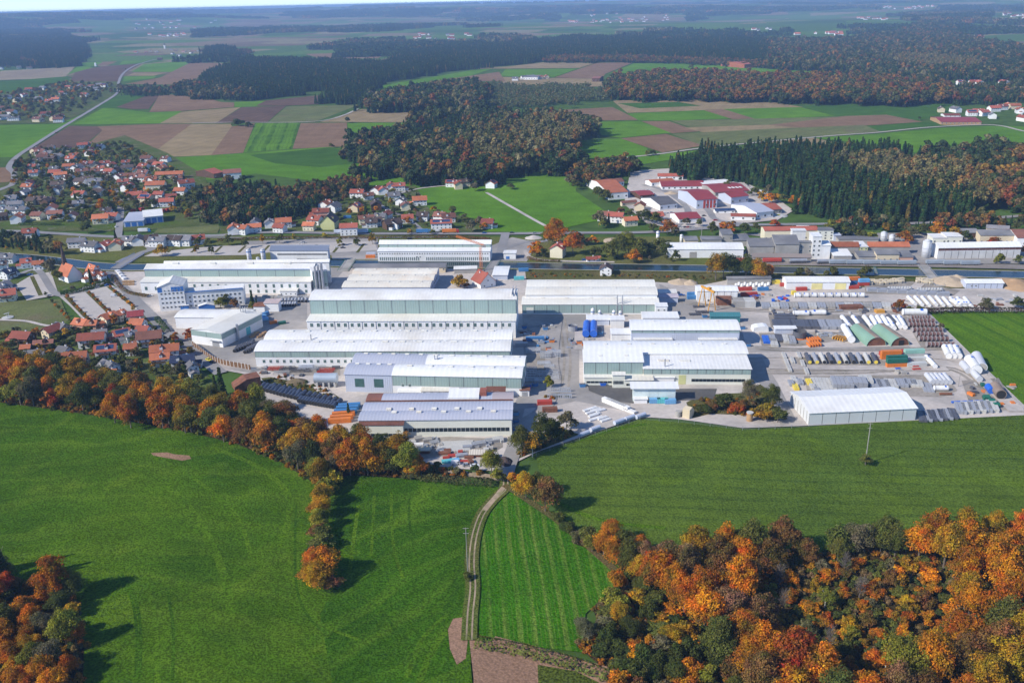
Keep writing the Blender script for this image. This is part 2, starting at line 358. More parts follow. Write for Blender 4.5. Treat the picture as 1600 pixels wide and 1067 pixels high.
sheet('meadow', [(540, 742), (640, 750), (768, 765), (738, 830), (728, 880), (722, 960), (735, 1010), (742, 1300), (560, 1300), (500, 960), (530, 910), (520, 800)], near_m)
sheet('crop_field', [(838, 712), (900, 688), (1000, 656), (1060, 660), (1160, 672), (1250, 668), (1600, 648), (2000, 630), (2100, 960), (1250, 1000), (960, 890), (870, 800), (845, 760)], near_r)
sheet('crop_field', [(792, 766), (880, 826), (972, 906), (915, 960), (910, 1020), (750, 1003), (738, 900), (745, 840), (762, 795)], near_t)
LAYER[0] = .53
fr = field_mat('crop in rows east', (0.095, 0.185, 0.010), (0.075, 0.150, 0.012), 0.01, 0.35, (P(1500, 500), P(1620, 560), 13), depth=0.9, c3=(0.12, 0.19, 0.012), streak=(0.045, 0.11, 0.012))
sheet('crop_field', [(1440, 488), (1600, 488), (2000, 480), (2050, 640), (1610, 646), (1535, 572), (1470, 510)], fr)
soil = field_mat('tilled soil', (0.33, 0.20, 0.13), (0.27, 0.16, 0.10), 0.02, 0.25, (P(760, 1010), P(830, 1067), 2.2), depth=0.4, streak=(0.17, 0.11, 0.08), bump=0.2)
sheet('tilled_field', [(733, 998), (765, 1003), (850, 1022), (930, 1045), (1010, 1080), (1200, 1300), (745, 1300), (740, 1060)], soil)
sheet('tilled_field', [(708, 968), (728, 965), (731, 1000), (728, 1030), (714, 1040), (703, 1015), (700, 985)], soil)
sheet('maize_stubble', [(840, 1040), (900, 1050), (960, 1080), (1010, 1300), (850, 1300)], field_mat('maize stubble', (0.10, 0.12, 0.02), (0.07, 0.09, 0.015), 0.05, 0.6, (P(842, 1040), P(960, 1080), 2), depth=0.5))
sheet('bare_patch', [(236, 709), (262, 708), (272, 711), (296, 713), (299, 718), (285, 721), (262, 717), (240, 713)], soil)
floor_m = field_mat('leaf litter', (0.060, 0.040, 0.018), (0.035, 0.030, 0.012), 0.05, 0.5, c3=(0.09, 0.05, 0.015))
WOOD_R = [(900, 1010), (935, 975), (925, 950), (985, 905), (950, 870), (895, 850), (905, 838), (960, 848), (1020, 880), (1090, 868), (1150, 870), (1240, 862), (1262, 872), (1330, 850), (1400, 850), (1440, 860), (1560, 845), (1720, 840), (1850, 1300), (1000, 1300), (960, 1060)]
WOOD_L = [(-200, 905), (0, 905), (60, 915), (118, 925), (132, 1000), (125, 1300), (-300, 1300)]
BELT = [(-300, 560), (0, 575), (95, 590), (200, 615), (280, 625), (330, 630), (420, 655), (520, 700), (600, 712), (700, 735), (760, 742), (700, 750), (545, 744), (500, 762), (440, 724), (370, 695), (290, 675), (200, 659), (100, 643), (0, 630), (-300, 615)]
sheet('wood_floor', WOOD_R, floor_m); sheet('wood_floor', WOOD_L, floor_m); sheet('wood_floor', BELT, floor_m)
# yards, car parks, roads
gravel = mat('pale gravel yard', (0.50, 0.445, 0.395), 0.95, 0.12, 0.04, dirt=(0.32, 0.295, 0.27), dstr=0.85, ds=0.022, fine=0.10)
paved = mat('grey yard asphalt', (0.29, 0.27, 0.25), 0.9, 0.12, 0.03, dirt=(0.38, 0.34, 0.30), dstr=0.6, ds=0.03, fine=0.08)
dark_as = mat('dark wet asphalt', (0.11, 0.105, 0.10), 0.9, 0.2, 0.05, fine=0.1)
asph = mat('road asphalt', (0.25, 0.24, 0.235), 0.9, 0.1, 0.03, fine=0.06)
dirt_t = mat('dirt track', (0.34, 0.255, 0.17), 0.95, 0.25, 0.06, dirt=(0.12, 0.13, 0.04), dstr=0.8, ds=0.12, fine=0.2)
gardens = field_mat('village gardens', (0.105, 0.115, 0.04), (0.075, 0.12, 0.02), 0.03, 0.4, c3=(0.20, 0.18, 0.14))
rough_g = field_mat('rough grass', (0.10, 0.105, 0.03), (0.13, 0.11, 0.045), 0.03, 0.5, c3=(0.07, 0.09, 0.03))
bank_m = field_mat('canal bank grass', (0.115, 0.135, 0.03), (0.14, 0.13, 0.045), 0.02, 0.4)
sheet('village_green', [(15, 285), (28, 245), (60, 232), (120, 232), (195, 212), (262, 240), (320, 275), (335, 330), (345, 352), (200, 362), (0, 362), (-120, 362), (-120, 295)], gardens)
sheet('village_green', [(-120, 110), (0, 148), (100, 128), (185, 128), (185, 146), (150, 168), (95, 193), (0, 194), (-120, 178)], gardens)
sheet('village_green', [(335, 330), (480, 318), (560, 290), (650, 292), (672, 330), (760, 345), (760, 362), (345, 366)], gardens)
sheet('village_green', [(-120, 500), (0, 520), (80, 518), (110, 500), (180, 500), (235, 490), (310, 575), (350, 610), (330, 632), (200, 618), (0, 578), (-120, 565)], gardens)
sheet('village_green', [(-200, 405), (0, 405), (90, 412), (160, 425), (175, 445), (90, 462), (40, 470), (-200, 470)], gardens)
sheet('rough_ground', [(-200, 370), (0, 368), (330, 370), (590, 368), (830, 372), (1160, 370), (1160, 405), (1130, 432), (1000, 445), (815, 436), (700, 410), (240, 412), (0, 400), (-200, 385)], bank_m)
sheet('rough_ground', [(815, 424), (1120, 427), (1340, 430), (1460, 440), (1720, 440), (1720, 470), (1140, 450), (1020, 444), (815, 437)], rough_g)
sheet('gravel_yard', [(172, 440), (190, 424), (225, 418), (540, 414), (560, 425), (720, 418), (820, 420), (822, 438), (1026, 442), (1100, 446), (1140, 438), (1330, 434), (1345, 450), (1420, 452), (1500, 452), (1600, 452), (1720, 450), (1720, 488), (1450, 488), (1470, 508), (1535, 572), (1612, 646), (1600, 650), (1250, 667), (1160, 670), (1060, 656), (1000, 653), (905, 685), (838, 708), (810, 722), (785, 738), (690, 732), (600, 705), (560, 682), (500, 642), (430, 608), (395, 588), (340, 578), (305, 552), (262, 520), (215, 480)], gravel)
sheet('gravel_yard', [(398, 602), (470, 622), (545, 642), (575, 665), (600, 700), (560, 702), (490, 662), (425, 636), (392, 616)], gravel)
sheet('rough_ground', [(408, 592), (450, 588), (500, 603), (535, 625), (528, 633), (470, 622), (420, 608)], rough_g)
sheet('rough_ground', [(1072, 630), (1100, 618), (1165, 615), (1190, 600), (1215, 620), (1232, 662), (1165, 650), (1110, 648), (1082, 655)], rough_g)
sheet('rough_ground', [(800, 722), (812, 700), (868, 668), (905, 680), (840, 706)], rough_g)
sheet('rough_ground', [(842, 615), (870, 612), (905, 615), (895, 626), (850, 626)], rough_g)
sheet('asphalt_yard', [(255, 530), (300, 545), (345, 575), (395, 585), (402, 575), (435, 515), (480, 515), (480, 460), (515, 450), (536, 425), (560, 412), (535, 405), (512, 420), (480, 460), (400, 465), (345, 500)], paved)
sheet('asphalt_yard', [(816, 489), (960, 489), (930, 510), (905, 540), (905, 600), (930, 612), (985, 628), (985, 645), (900, 628), (870, 635), (820, 640), (806, 690), (800, 640), (820, 600)], paved)
sheet('asphalt_yard', [(1030, 445), (1090, 470), (1088, 490), (1155, 500), (1165, 540), (1240, 545), (1420, 542), (1450, 570), (1300, 550), (1240, 556), (1190, 560), (1215, 600), (1245, 660), (1220, 668), (1200, 610), (1170, 590), (1040, 500)], paved)
strip_m = mat('trodden storage ground', (0.30, 0.265, 0.225), 0.95, 0.18, 0.06, dirt=(0.17, 0.155, 0.12), dstr=0.8, ds=0.07, fine=0.15)
for q_ in ([(612, 687), (700, 684), (785, 687), (786, 700), (766, 712), (690, 714), (640, 724), (606, 706)], [(632, 674.5), (734, 673.5), (732, 682), (633, 684)], [(1190, 473), (1376, 472), (1392, 484), (1192, 484)], [(1200, 493), (1320, 493), (1400, 496), (1404, 514), (1330, 518), (1205, 513)], [(1236, 551), (1386, 553), (1396, 576), (1252, 579)], [(1256, 589), (1430, 587), (1478, 588), (1496, 612), (1470, 622), (1262, 617)], [(1412, 497), (1455, 497), (1492, 545), (1440, 546)], [(1350, 444), (1425, 441), (1500, 455), (1490, 463), (1352, 460)], [(1425, 562), (1385, 562), (1384, 583), (1440, 580)], [(1186, 522), (1245, 520), (1340, 520), (1338, 530), (1250, 542), (1190, 542)], [(822, 545), (876, 545), (872, 600), (820, 600)], [(1125, 462), (1180, 458), (1190, 478), (1128, 480)], [(408, 574), (530, 571), (532, 588), (410, 588)], [(1502, 596), (1560, 592), (1590, 640), (1520, 648)]):
    sheet('storage_ground', q_, strip_m)
for p_, w_ in (([(880, 500), (888, 560), (884, 610)], 1.6), ([(1180, 545), (1300, 549), (1470, 545)], 2), ([(1195, 582), (1330, 582), (1490, 578), (1560, 640)], 2.4), ([(1050, 470), (1180, 486), (1400, 490), (1440, 530)], 2.2)): ribbon('wheel_lane', p_, w_, strip_m, off=1.2); ribbon('wheel_lane', p_, w_, strip_m, off=-2.5)
sheet('asphalt_apron', [(918, 598), (990, 606), (990, 632), (960, 628), (920, 612)], dark_as)
sheet('asphalt_apron', [(1056, 609), (1120, 609), (1115, 625), (1056, 628)], dark_as)
sheet('asphalt_yard', [(385, 378), (590, 371), (592, 410), (560, 414), (540, 412), (520, 414), (518, 400), (385, 392)], paved)
sheet('asphalt_yard', [(768, 385), (800, 372), (840, 380), (822, 412), (770, 412), (590, 412), (592, 409)], paved)
sheet('industrial_yard', [(1158, 398), (1200, 372), (1150, 366), (1440, 365), (1600, 372), (1720, 372), (1720, 414), (1160, 412)], paved)
sheet('industrial_yard', [(985, 268), (1080, 262), (1150, 280), (1205, 305), (1240, 330), (1215, 345), (1060, 360), (1010, 350), (975, 320)], gravel)
pk = mat('car park gravel', (0.44, 0.40, 0.36), 0.95, 0.08, 0.08, fine=0.06)
sheet('car_park', [(25, 446), (50, 431), (80, 426), (92, 462), (42, 471)], pk)
sheet('car_park', [(92, 464), (175, 447), (236, 479), (216, 497), (160, 503), (132, 503), (110, 480)], pk)
for a, b_ in (((50, 433), (64, 463)), ((103, 464), (140, 502)), ((137, 457), (172, 491)), ((170, 449), (212, 482))):
    ribbon('planting_strip', [a, b_], 3.2, rough_g, sm=False)
sheet('car_park', [(225, 402), (240, 396), (330, 386), (585, 378), (590, 392), (520, 396), (420, 396), (380, 400)], pk)
for k in range(9):
    x = 262 + k * 37; ribbon('planting_strip', [(x, 396), (x + 11, 387 - k * 0.6)], 2.6, rough_g, sm=False)
RD = 0.02
ribbon('road', [(-200, 365), (0, 362), (90, 366), (180, 371), (270, 369), (340, 369), (420, 364), (560, 366), (700, 366), (800, 366), (900, 365), (1010, 364), (1100, 358), (1160, 353), (1300, 351), (1400, 351), (1500, 346), (1600, 338), (1750, 328)], 8.5, asph)
ribbon('road', [(-20, 305), (6, 295), (20, 288), (22, 272), (14, 262), (26, 246), (56, 226), (100, 198), (150, 168), (183, 146), (185, 131), (192, 116), (207, 105), (226, 98), (260, 90), (330, 80)], 8, asph)
ribbon('street', [(185, 370), (187, 350), (188, 320), (175, 290), (160, 275), (135, 262), (110, 255), (108, 243)], 7, asph)
ribbon('street', [(270, 275), (255, 262), (230, 262), (200, 262), (175, 290)], 5, asph)
ribbon('street', [(70, 284), (110, 280), (150, 286), (175, 290)], 5, asph)
ribbon('street', [(188, 312), (110, 330), (100, 333), (40, 330)], 5, asph)
ribbon('road', [(200, 372), (236, 388), (222, 396), (192, 408), (176, 421), (176, 432), (200, 458), (232, 490), (262, 520), (300, 548), (345, 585)], 8, asph)
ribbon('street', [(176, 440), (130, 452), (90, 462), (60, 424), (30, 430), (10, 440)], 5.5, asph)
ribbon('footpath', [(-50, 496), (0, 501), (40, 503), (72, 510), (110, 512)], 3, gravel)
ribbon('footpath', [(300, 372), (480, 373), (700, 372)], 3, asph)
ribbon('street', [(640, 300), (590, 312), (600, 325), (640, 345), (660, 362)], 4.5, asph)
ribbon('street', [(622, 303), (660, 295), (700, 291)], 4, gravel)
ribbon('track', [(760, 302), (800, 325), (856, 356), (880, 362)], 4, gravel)
ribbon('road', [(790, 366), (785, 385), (780, 402), (770, 414), (762, 425), (755, 440)], 8, asph)
ribbon('street', [(782, 392), (820, 380), (850, 378), (880, 366)], 6, asph)
ribbon('track', [(820, 392), (830, 404), (870, 409), (960, 411)], 4, gravel)
ribbon('road', [(330, 70), (480, 80)], 5, gravel)
ribbon('track', [(300, 193), (360, 192), (500, 190), (560, 171)], 5, gravel)
ribbon('road', [(860, 269), (960, 250), (1035, 241), (1100, 232), (1200, 222), (1300, 213), (1370, 208), (1450, 200), (1530, 196), (1566, 198), (1600, 206), (1700, 225)], 6.5, mat('pale lane', (0.42, 0.38, 0.32), 0.95, 0.1, 0.05))
ribbon('street', [(1005, 290), (1040, 300), (1075, 330), (1050, 362)], 7, asph)
ribbon('street', [(1170, 352), (1120, 345), (1100, 325), (1040, 300)], 7, asph)
ribbon('track', [(905, 548), (905, 520)], 6, gravel)
ribbon('road', [(402, 582), (440, 590), (490, 600), (512, 620), (535, 640), (560, 640), (590, 625)], 7, gravel)
ribbon('road', [(870, 500), (862, 560), (866, 600), (850, 640), (812, 668), (808, 690), (795, 725), (788, 748)], 8, paved)
ribbon('track', [(1425, 455), (1440, 442), (1455, 430), (1441, 415)], 7, gravel)
ribbon('track', [(1090, 560), (1240, 556), (1480, 560), (1540, 600), (1590, 645)], 9, gravel)
ribbon('track', [(1200, 575), (1480, 578)], 7, gravel)
ribbon('track', [(600, 712), (680, 733), (720, 741), (786, 750)], 4.5, dirt_t)
verge = field_mat('track verge', (0.085, 0.115, 0.02), (0.11, 0.115, 0.03), 0.06, 0.5)
ribbon('track_verge', [(790, 752), (788, 766), (768, 786), (752, 808), (741, 842), (737, 880), (739, 920), (735, 960), (733, 1003)], 5.6, verge)
for o_ in (-.95, .95):
    ribbon('dirt_rut', [(790, 750), (788, 766), (768, 786), (752, 808), (741, 842), (737, 880), (739, 920), (735, 960), (733, 1003)], 0.62, dirt_t, off=o_)
ribbon('dirt_track', [(790, 760), (775, 778), (757, 800)], 2.4, dirt_t)
ribbon('dirt_track', [(788, 760), (812, 776), (870, 815), (930, 866), (972, 905), (990, 940)], 3.2, field_mat('worn track', (0.13, 0.095, 0.04), (0.10, 0.10, 0.03), 0.05, 0.4))
ribbon('dirt_track', [(770, 1003), (900, 1038), (990, 1075), (1100, 1200)], 4.5, soil)
TZ = .485
pale_l = field_mat('pressed grass', (0.082, 0.150, 0.008), (0.062, 0.128, 0.006), 0.05, 0.5); dark_l = field_mat('tractor line', (0.036, 0.088, 0.006), (0.050, 0.112, 0.006), 0.05, 0.5)
for m_, w_, pts in ((pale_l, 3.5, [(330, 700), (400, 728), (447, 768), (452, 805), (440, 850)]), (pale_l, 2.2, [(255, 720), (320, 760), (372, 810), (392, 870)]), (pale_l, 4, [(270, 768), (300, 800), (328, 845), (350, 900), (362, 960)]), (dark_l, 1.3, [(185, 900), (205, 935), (214, 985), (213, 1060)]), (dark_l, 1.3, [(190, 897), (211, 935), (220, 985), (219, 1060)]), (dark_l, 1.4, [(262, 925), (271, 985), (269, 1080)]), (dark_l, 1.2, [(463, 790), (461, 860), (464, 920), (482, 965), (510, 990)]), (pale_l, 1.6, [(466, 870), (470, 925), (490, 965), (520, 985), (560, 1000)]), (pale_l, 2.5, [(300, 960), (310, 1010), (308, 1090)]), (pale_l, 2, [(240, 950), (246, 1010), (244, 1090)]), (pale_l, 2, [(0, 665), (90, 668), (170, 672)]),
    (pale_l, 2, [(560, 790), (552, 850), (545, 905)]), (pale_l, 1.6, [(585, 775), (583, 820), (580, 870)]), (pale_l, 1.6, [(612, 770), (612, 810), (616, 860), (630, 905)]), (dark_l, 1.2, [(640, 775), (640, 820), (650, 870)]), (dark_l, 1.3, [(735, 850), (722, 905), (690, 950), (640, 990), (600, 1040)]), (dark_l, 1.3, [(728, 848), (715, 900), (684, 944), (634, 984), (594, 1034)]), (pale_l, 3, [(720, 965), (680, 1010), (655, 1067)]), (pale_l, 2.5, [(700, 960), (660, 1000), (635, 1060)]), (dark_l, 1.4, [(560, 930), (600, 960), (650, 1040)]),
    (pale_l, 3, [(850, 770), (900, 800), (960, 818), (1040, 826)]), (pale_l, 2.5, [(905, 690), (960, 672), (1010, 664)])):
    ribbon('tractor_track', pts, w_ * .8, m_, dz=TZ); TZ += .0015
# canal: water below its banks is a separate sheet with sloping concrete edges
wm = bpy.data.materials.new('canal water'); N, L = nodes(wm); b = N['Principled BSDF']; b.inputs['Base Color'].default_value = (0.016, 0.032, 0.034, 1); b.inputs['Roughness'].default_value = 0.16; b.inputs['Specular IOR Level'].default_value = 0.22
tn = N.new('ShaderNodeTexNoise'); tn.inputs['Scale'].default_value = 0.35; bp = N.new('ShaderNodeBump'); bp.inputs['Distance'].default_value = 0.08; g = N.new('ShaderNodeNewGeometry'); L.new(g.outputs['Position'], tn.inputs['Vector']); L.new(tn.outputs['Fac'], bp.inputs['Height']); L.new(bp.outputs[0], b.inputs['Normal'])
CAN = [(-200, 385), (0, 401), (50, 405), (100, 411), (150, 417), (220, 419), (400, 414), (560, 413), (700, 414), (830, 417), (960, 419), (1100, 421), (1300, 425), (1500, 429), (1750, 434)]
conc = mat('weathered concrete', (0.36, 0.34, 0.31), 0.9, 0.15, 0.1, dirt=(0.2, 0.19, 0.16), dstr=0.6, ds=0.08)
ribbon('canal_bank', CAN, 25, bank_m)
ribbon('canal_edge', CAN, 19.5, conc); ribbon('canal_water', CAN, 17, wm)
ribbon('railway_bed', [(1140, 413), (1240, 413), (1420, 415), (1600, 419), (1750, 423)], 13, mat('track ballast', (0.24, 0.21, 0.185), 0.95, 0.15, 0.1, fine=0.15))
rail = mat('rail steel', (0.14, 0.10, 0.08), 0.5, 0.1, 0.5)
for o_ in (-4, -2.5, 1.5, 3): ribbon('railway_rail', [(1140, 413), (1240, 413), (1420, 415), (1600, 419), (1750, 423)], 0.25, rail, off=o_)
Z0 = 0.6
# ================================================================ BUILDINGS
white = mat('white painted wall', (0.80, 0.80, 0.79), 0.7, 0.05, 0.06, dirt=(0.60, 0.57, 0.50), dstr=0.4, ds=0.12)
green = mat('grey-green cladding', (0.31, 0.405, 0.37), 0.5, 0.06, 0.05, dirt=(0.30, 0.36, 0.33), dstr=0.5, ds=0.15, wave=(0, 1.6, 0.12))
greenf = mat('grey-green side cladding', (0.31, 0.405, 0.37), 0.5, 0.06, 0.05, wave=(1, 1.6, 0.12))
roofw = mat('pale fibre cement roof', (0.73, 0.72, 0.69), 0.75, 0.05, 0.03, dirt=(0.58, 0.55, 0.49), dstr=0.75, ds=0.035, wave=(0, 2.2, 0.03), fine=0.05)
roofc = mat('cream stained roof', (0.71, 0.69, 0.62), 0.8, 0.06, 0.04, dirt=(0.60, 0.52, 0.40), dstr=0.5, ds=0.03, wave=(0, 2.2, 0.03), fine=0.04)
roofs = mat('cream roof with orange lichen', (0.70, 0.66, 0.57), 0.85, 0.08, 0.04, dirt=(0.60, 0.40, 0.24), dstr=0.6, ds=0.045, wave=(0, 2.4, 0.03), fine=0.05)
roofb = mat('blue-grey metal roof', (0.42, 0.44, 0.51), 0.5, 0.05, 0.03, dirt=(0.48, 0.47, 0.52), dstr=0.5, ds=0.03, wave=(0, 1.8, 0.06))
bluew = mat('light blue-grey panel wall', (0.50, 0.54, 0.63), 0.5, 0.04, 0.05, wave=(0, 1.2, 0.08))
bright = mat('bright white sheet roof', (0.78, 0.775, 0.75), 0.5, 0.03, 0.03, dirt=(0.66, 0.64, 0.60), dstr=0.7, ds=0.035, wave=(0, 3, 0.03), fine=0.04)
greyr = mat('dark grey felt roof', (0.17, 0.17, 0.18), 0.8, 0.15, 0.05, dirt=(0.26, 0.25, 0.24), dstr=0.6, ds=0.05)
slate = mat('slate blue roof', (0.17, 0.20, 0.27), 0.55, 0.06, 0.05, wave=(0, 1.5, 0.1))
greyw = mat('dull grey rendered wall', (0.36, 0.34, 0.31), 0.9, 0.12, 0.08, dirt=(0.22, 0.21, 0.19), dstr=0.6, ds=0.1)
cream = mat('cream rendered wall', (0.72, 0.66, 0.48), 0.8, 0.06, 0.1)
paleg = mat('pale cream panel wall', (0.70, 0.70, 0.60), 0.7, 0.05, 0.1)
beige = mat('beige rendered wall', (0.62, 0.52, 0.36), 0.8, 0.06, 0.1)
pink = mat('salmon rendered wall', (0.60, 0.36, 0.26), 0.8, 0.06, 0.1)
yelg = mat('yellow-green rendered wall', (0.55, 0.55, 0.26), 0.8, 0.05, 0.1)
brownw = mat('dark timber wall', (0.10, 0.055, 0.035), 0.85, 0.15, 0.3)
tileo = mat('orange clay tiles', (0.42, 0.135, 0.065), 0.8, 0.12, 0.15, dirt=(0.32, 0.11, 0.06), dstr=0.5, ds=0.2, fine=0.12, rnd=0.35)
tiler = mat('red clay tiles', (0.31, 0.085, 0.055), 0.8, 0.12, 0.15, dirt=(0.24, 0.09, 0.06), dstr=0.5, ds=0.2, fine=0.12, rnd=0.35)
tilec = mat('crimson metal roof', (0.28, 0.048, 0.05), 0.6, 0.08, 0.1, wave=(0, 2.5, 0.1))
tileb = mat('red-brown clay tiles', (0.20, 0.085, 0.06), 0.8, 0.15, 0.15, fine=0.12, rnd=0.35)
tilek = mat('dark brown tiles', (0.095, 0.065, 0.055), 0.8, 0.15, 0.15, fine=0.12, rnd=0.35)
tileg = mat('grey tiles', (0.16, 0.155, 0.165), 0.8, 0.12, 0.15, fine=0.12, rnd=0.35)
tilen = mat('navy glazed tiles', (0.035, 0.045, 0.085), 0.35, 0.1, 0.15)
solar = mat('solar panel glass', (0.035, 0.06, 0.13), 0.2, 0.1, 0.3, spec=0.7)
glass = mat('dark window glass', (0.022, 0.032, 0.04), 0.2, 0.15, 0.5, spec=0.35)
gglass = mat('green window glass', (0.06, 0.125, 0.115), 0.3, 0.2, 0.4, spec=0.3)
frame = mat('window frame paint', (0.62, 0.62, 0.58), 0.6)
bluep = mat('blue paint', (0.05, 0.17, 0.45), 0.5, 0.06, 0.1)
orangep = mat('orange paint', (0.68, 0.20, 0.035), 0.5, 0.08, 0.2, dirt=(0.38, 0.12, 0.04), dstr=0.4, ds=0.4)
redp = mat('red paint', (0.45, 0.06, 0.04), 0.55, 0.08, 0.2, dirt=(0.25, 0.06, 0.04), dstr=0.4, ds=0.4)
yelp = mat('yellow paint', (0.75, 0.58, 0.08), 0.5, 0.06, 0.2)
steel = mat('galvanised steel', (0.42, 0.43, 0.45), 0.4, 0.1, 0.3, metal=0.4)
dsteel = mat('dark steel', (0.13, 0.13, 0.145), 0.5, 0.12, 0.3, metal=0.3)
rust = mat('rusty steel', (0.20, 0.085, 0.05), 0.85, 0.25, 0.4)
wood = mat('sawn timber', (0.42, 0.26, 0.13), 0.85, 0.15, 0.4)
rubber = mat('black rubber', (0.025, 0.025, 0.025), 0.9)
sand = mat('heaped sand', (0.46, 0.36, 0.25), 0.95, 0.1, 0.2, bump=0.3, fine=0.1)
concl = mat('fresh pale concrete', (0.50, 0.49, 0.46), 0.9, 0.08, 0.2, dirt=(0.38, 0.37, 0.35), dstr=0.5, ds=0.3)
bluegr = mat('blue-grey concrete', (0.32, 0.335, 0.37), 0.9, 0.08, 0.3, dirt=(0.24, 0.25, 0.28), dstr=0.5, ds=0.3)
teal = mat('teal sheet roof', (0.06, 0.20, 0.22), 0.5, 0.06, 0.1, wave=(0, 1.5, 0.15))
mint = mat('mint green canvas', (0.20, 0.33, 0.25), 0.7, 0.08, 0.1)
skyb = mat('turquoise paint', (0.12, 0.48, 0.50), 0.5, 0.06, 0.2)
def profile(kind, D, r):
    if kind == 'flat': return [(0, 0.0), (D, 0.25)]
    if kind == 'mono': return [(0, 0.0), (D, r)]
    if kind == 'down': return [(0, r), (D, 0.0)]
    if kind == 'gable': return [(0, 0.0), (D / 2, r), (D, 0.0)]
    n = int(kind[4:] or 1); out = []
    if kind.startswith('arch'):
        for k in range(n):
            for i in range(0 if k == 0 else 1, 9): out.append((D / n * (k + i / 8), r * math.sin(math.pi * i / 8) ** 0.8 if 0 < i < 8 else 0.0))
    return out
WINC = {}
def win_mesh(w, h, gm, arched=False):
    k = (round(w, 2), round(h, 2), gm.name)
    if k not in WINC:
        m = MB(); m.box(-w / 2, -0.10, 0, w / 2, 0.0, h, frame); t = min(0.16, w * .12)
        cols = 2 if w > 0.9 else 1; cw = (w - t * (cols + 1)) / cols
        for i in range(cols): x = -w / 2 + t + i * (cw + t); m.box(x, -0.14, t, x + cw, -0.098, h - t, gm)
        WINC[k] = m.mesh('window')
    return WINC[k]
class Hall:
    def __init__(s, kind, label, A, B, ey, by, roof='gable', rise=2.0, wm=white, rm=roofw, aisle=None, over=0.5, cat='factory hall', segs=None, group=None, D=None, h=None, arm=None, across=False):
        a = P(*A, Z0); b = P(*B, Z0); ux = (b - a); s.L = ux.length; ux.normalize(); n = Vector((-ux.y, ux.x, 0)); s.a = a; s.n = n; s.ux = ux
        s.off = 0.0; s.ha = 0.0
        if aisle:
            s.ha = height(a, aisle[0]); s.off = max(2, along(a + UP * (s.ha + 1.2), n, aisle[1])); s.hb = s.ha + 1.2
        p0 = a + n * s.off; s.h = h or height(p0, ey)
        if D is None:
            def top(D):
                if across: return min(pix(p0 + UP * (s.h) + n * D)[1], pix(p0 + UP * (s.h + rise) + n * D)[1] + 0)
                return min(pix(p0 + n * y + UP * (s.h + z + 0.25))[1] for y, z in profile(roof, D, rise))
            lo, hi = 3.0, 120.0
            for _ in range(30):
                mid = (lo + hi) / 2
                if top(mid) > by: lo = mid
                else: hi = mid
            D = lo
        s.D = D; s.o = thing(kind, label, cat, a, math.atan2(ux.y, ux.x), group)
        s.rise = rise; s.roof = roof; s.wm = wm
        if across:
            prof = [(x, z) for x, z in profile(roof, s.L, rise)]
            m = MB(); m.prism([(0, -1.0), (s.L, -1.0)] + [(x, s.h + z) for x, z in prof][::-1], s.off, s.off + D, wm, axis=1); m.obj('wall', s.o)
            m = MB(); m.prism([(x + (-over if i == 0 else over if i == len(prof) - 1 else 0), s.h + z + 0.02) for i, (x, z) in enumerate(prof)] + [(x, s.h + z + 0.3) for x, z in prof][::-1], s.off - over, s.off + D + over, rm, axis=1); m.obj('roof', s.o)
        else:
            prof = profile(roof, D, rise); o = s.off; s.prof = prof
            m = MB(); m.prism([(o + D, -1.0), (o, -1.0)] + [(o + y, s.h + z) for y, z in prof], 0, s.L, wm); m.obj('wall', s.o)
            P2 = list(prof)
            for (i0, i1, f0, f1, mm, nm) in (segs or [(0, len(P2) - 1, 0, 1, rm, 'roof')]):
                q = P2[i0:i1 + 1]; lo = [(o + y - (over if (i0 + j) == 0 else 0) + (over if (i0 + j) == len(P2) - 1 else 0), s.h + z + 0.02) for j, (y, z) in enumerate(q)]
                up = [(y, z + 0.26) for y, z in lo]
                m = MB(); m.prism(lo + up[::-1], f0 * s.L - (over if f0 == 0 else 0), f1 * s.L + (over if f1 == 1 else 0), mm); m.obj(nm, s.o)
        if aisle:
            m = MB(); m.prism([(s.off - 0.003, -1.0), (0, -1.0), (0, s.ha), (s.off - 0.003, s.hb)], 0, s.L, wm); m.obj('aisle_wall', s.o)
            m = MB(); m.prism([(-0.5, s.ha), (s.off - 0.005, s.hb + 0.03), (s.off - 0.005, s.hb + 0.28), (-0.5, s.ha + 0.25)], -0.4, s.L + 0.4, arm or rm); m.obj('aisle_roof', s.o)
    def band(s, n, z0=None, z1=None, m=green, x0=0, x1=None, y=None, name='wall_panel', d=0.08, gap=0.14):
        x1 = s.L if x1 is None else x1; z0 = (s.hb + 0.3 if s.off else 0) if z0 is None else z0; z1 = s.h - 0.1 if z1 is None else z1; y = s.off if y is None else y
        w = (x1 - x0) / n
        if name == 'wall_panel' and n > 1: s.box('panel_backing', x0, y - .035, z0, x1, y - .003, z1, dsteel); gap = max(gap, .32)
        mb = MB(); mb.box(gap / 2, -d, 0, w - gap / 2, -0.004, z1 - z0, m); me = mb.mesh(name)
        for i in range(n): link(name, me, s.o, (x0 + i * w, y, z0))
    def wins(s, n, z, w=1.3, h=1.6, x0=None, x1=None, y=0.0, gm=gglass, skip=()):
        x0 = w if x0 is None else x0; x1 = s.L - w if x1 is None else x1; me = win_mesh(w, h, gm)
        for i in range(n):
            if i in skip: continue
            link('window', me, s.o, (x0 + (x1 - x0) * (i / max(1, n - 1)), y - 0.003, z))
    def side(s, z0=0.0, m=greenf, right=True, name='gable_panel'):          # cladding panel on the gable end down to z0
        o = s.off; x = s.L if right else 0
        pr = [(o + s.D - 0.1, z0), (o + 0.1, z0)] + [(o + min(max(y, 0.1), s.D - 0.1), s.h + z - 0.1) for y, z in s.prof]
        mb = MB(); mb.prism(pr, x + (0.004 if right else -0.08), x + (0.08 if right else -0.004), m); mb.obj(name, s.o)
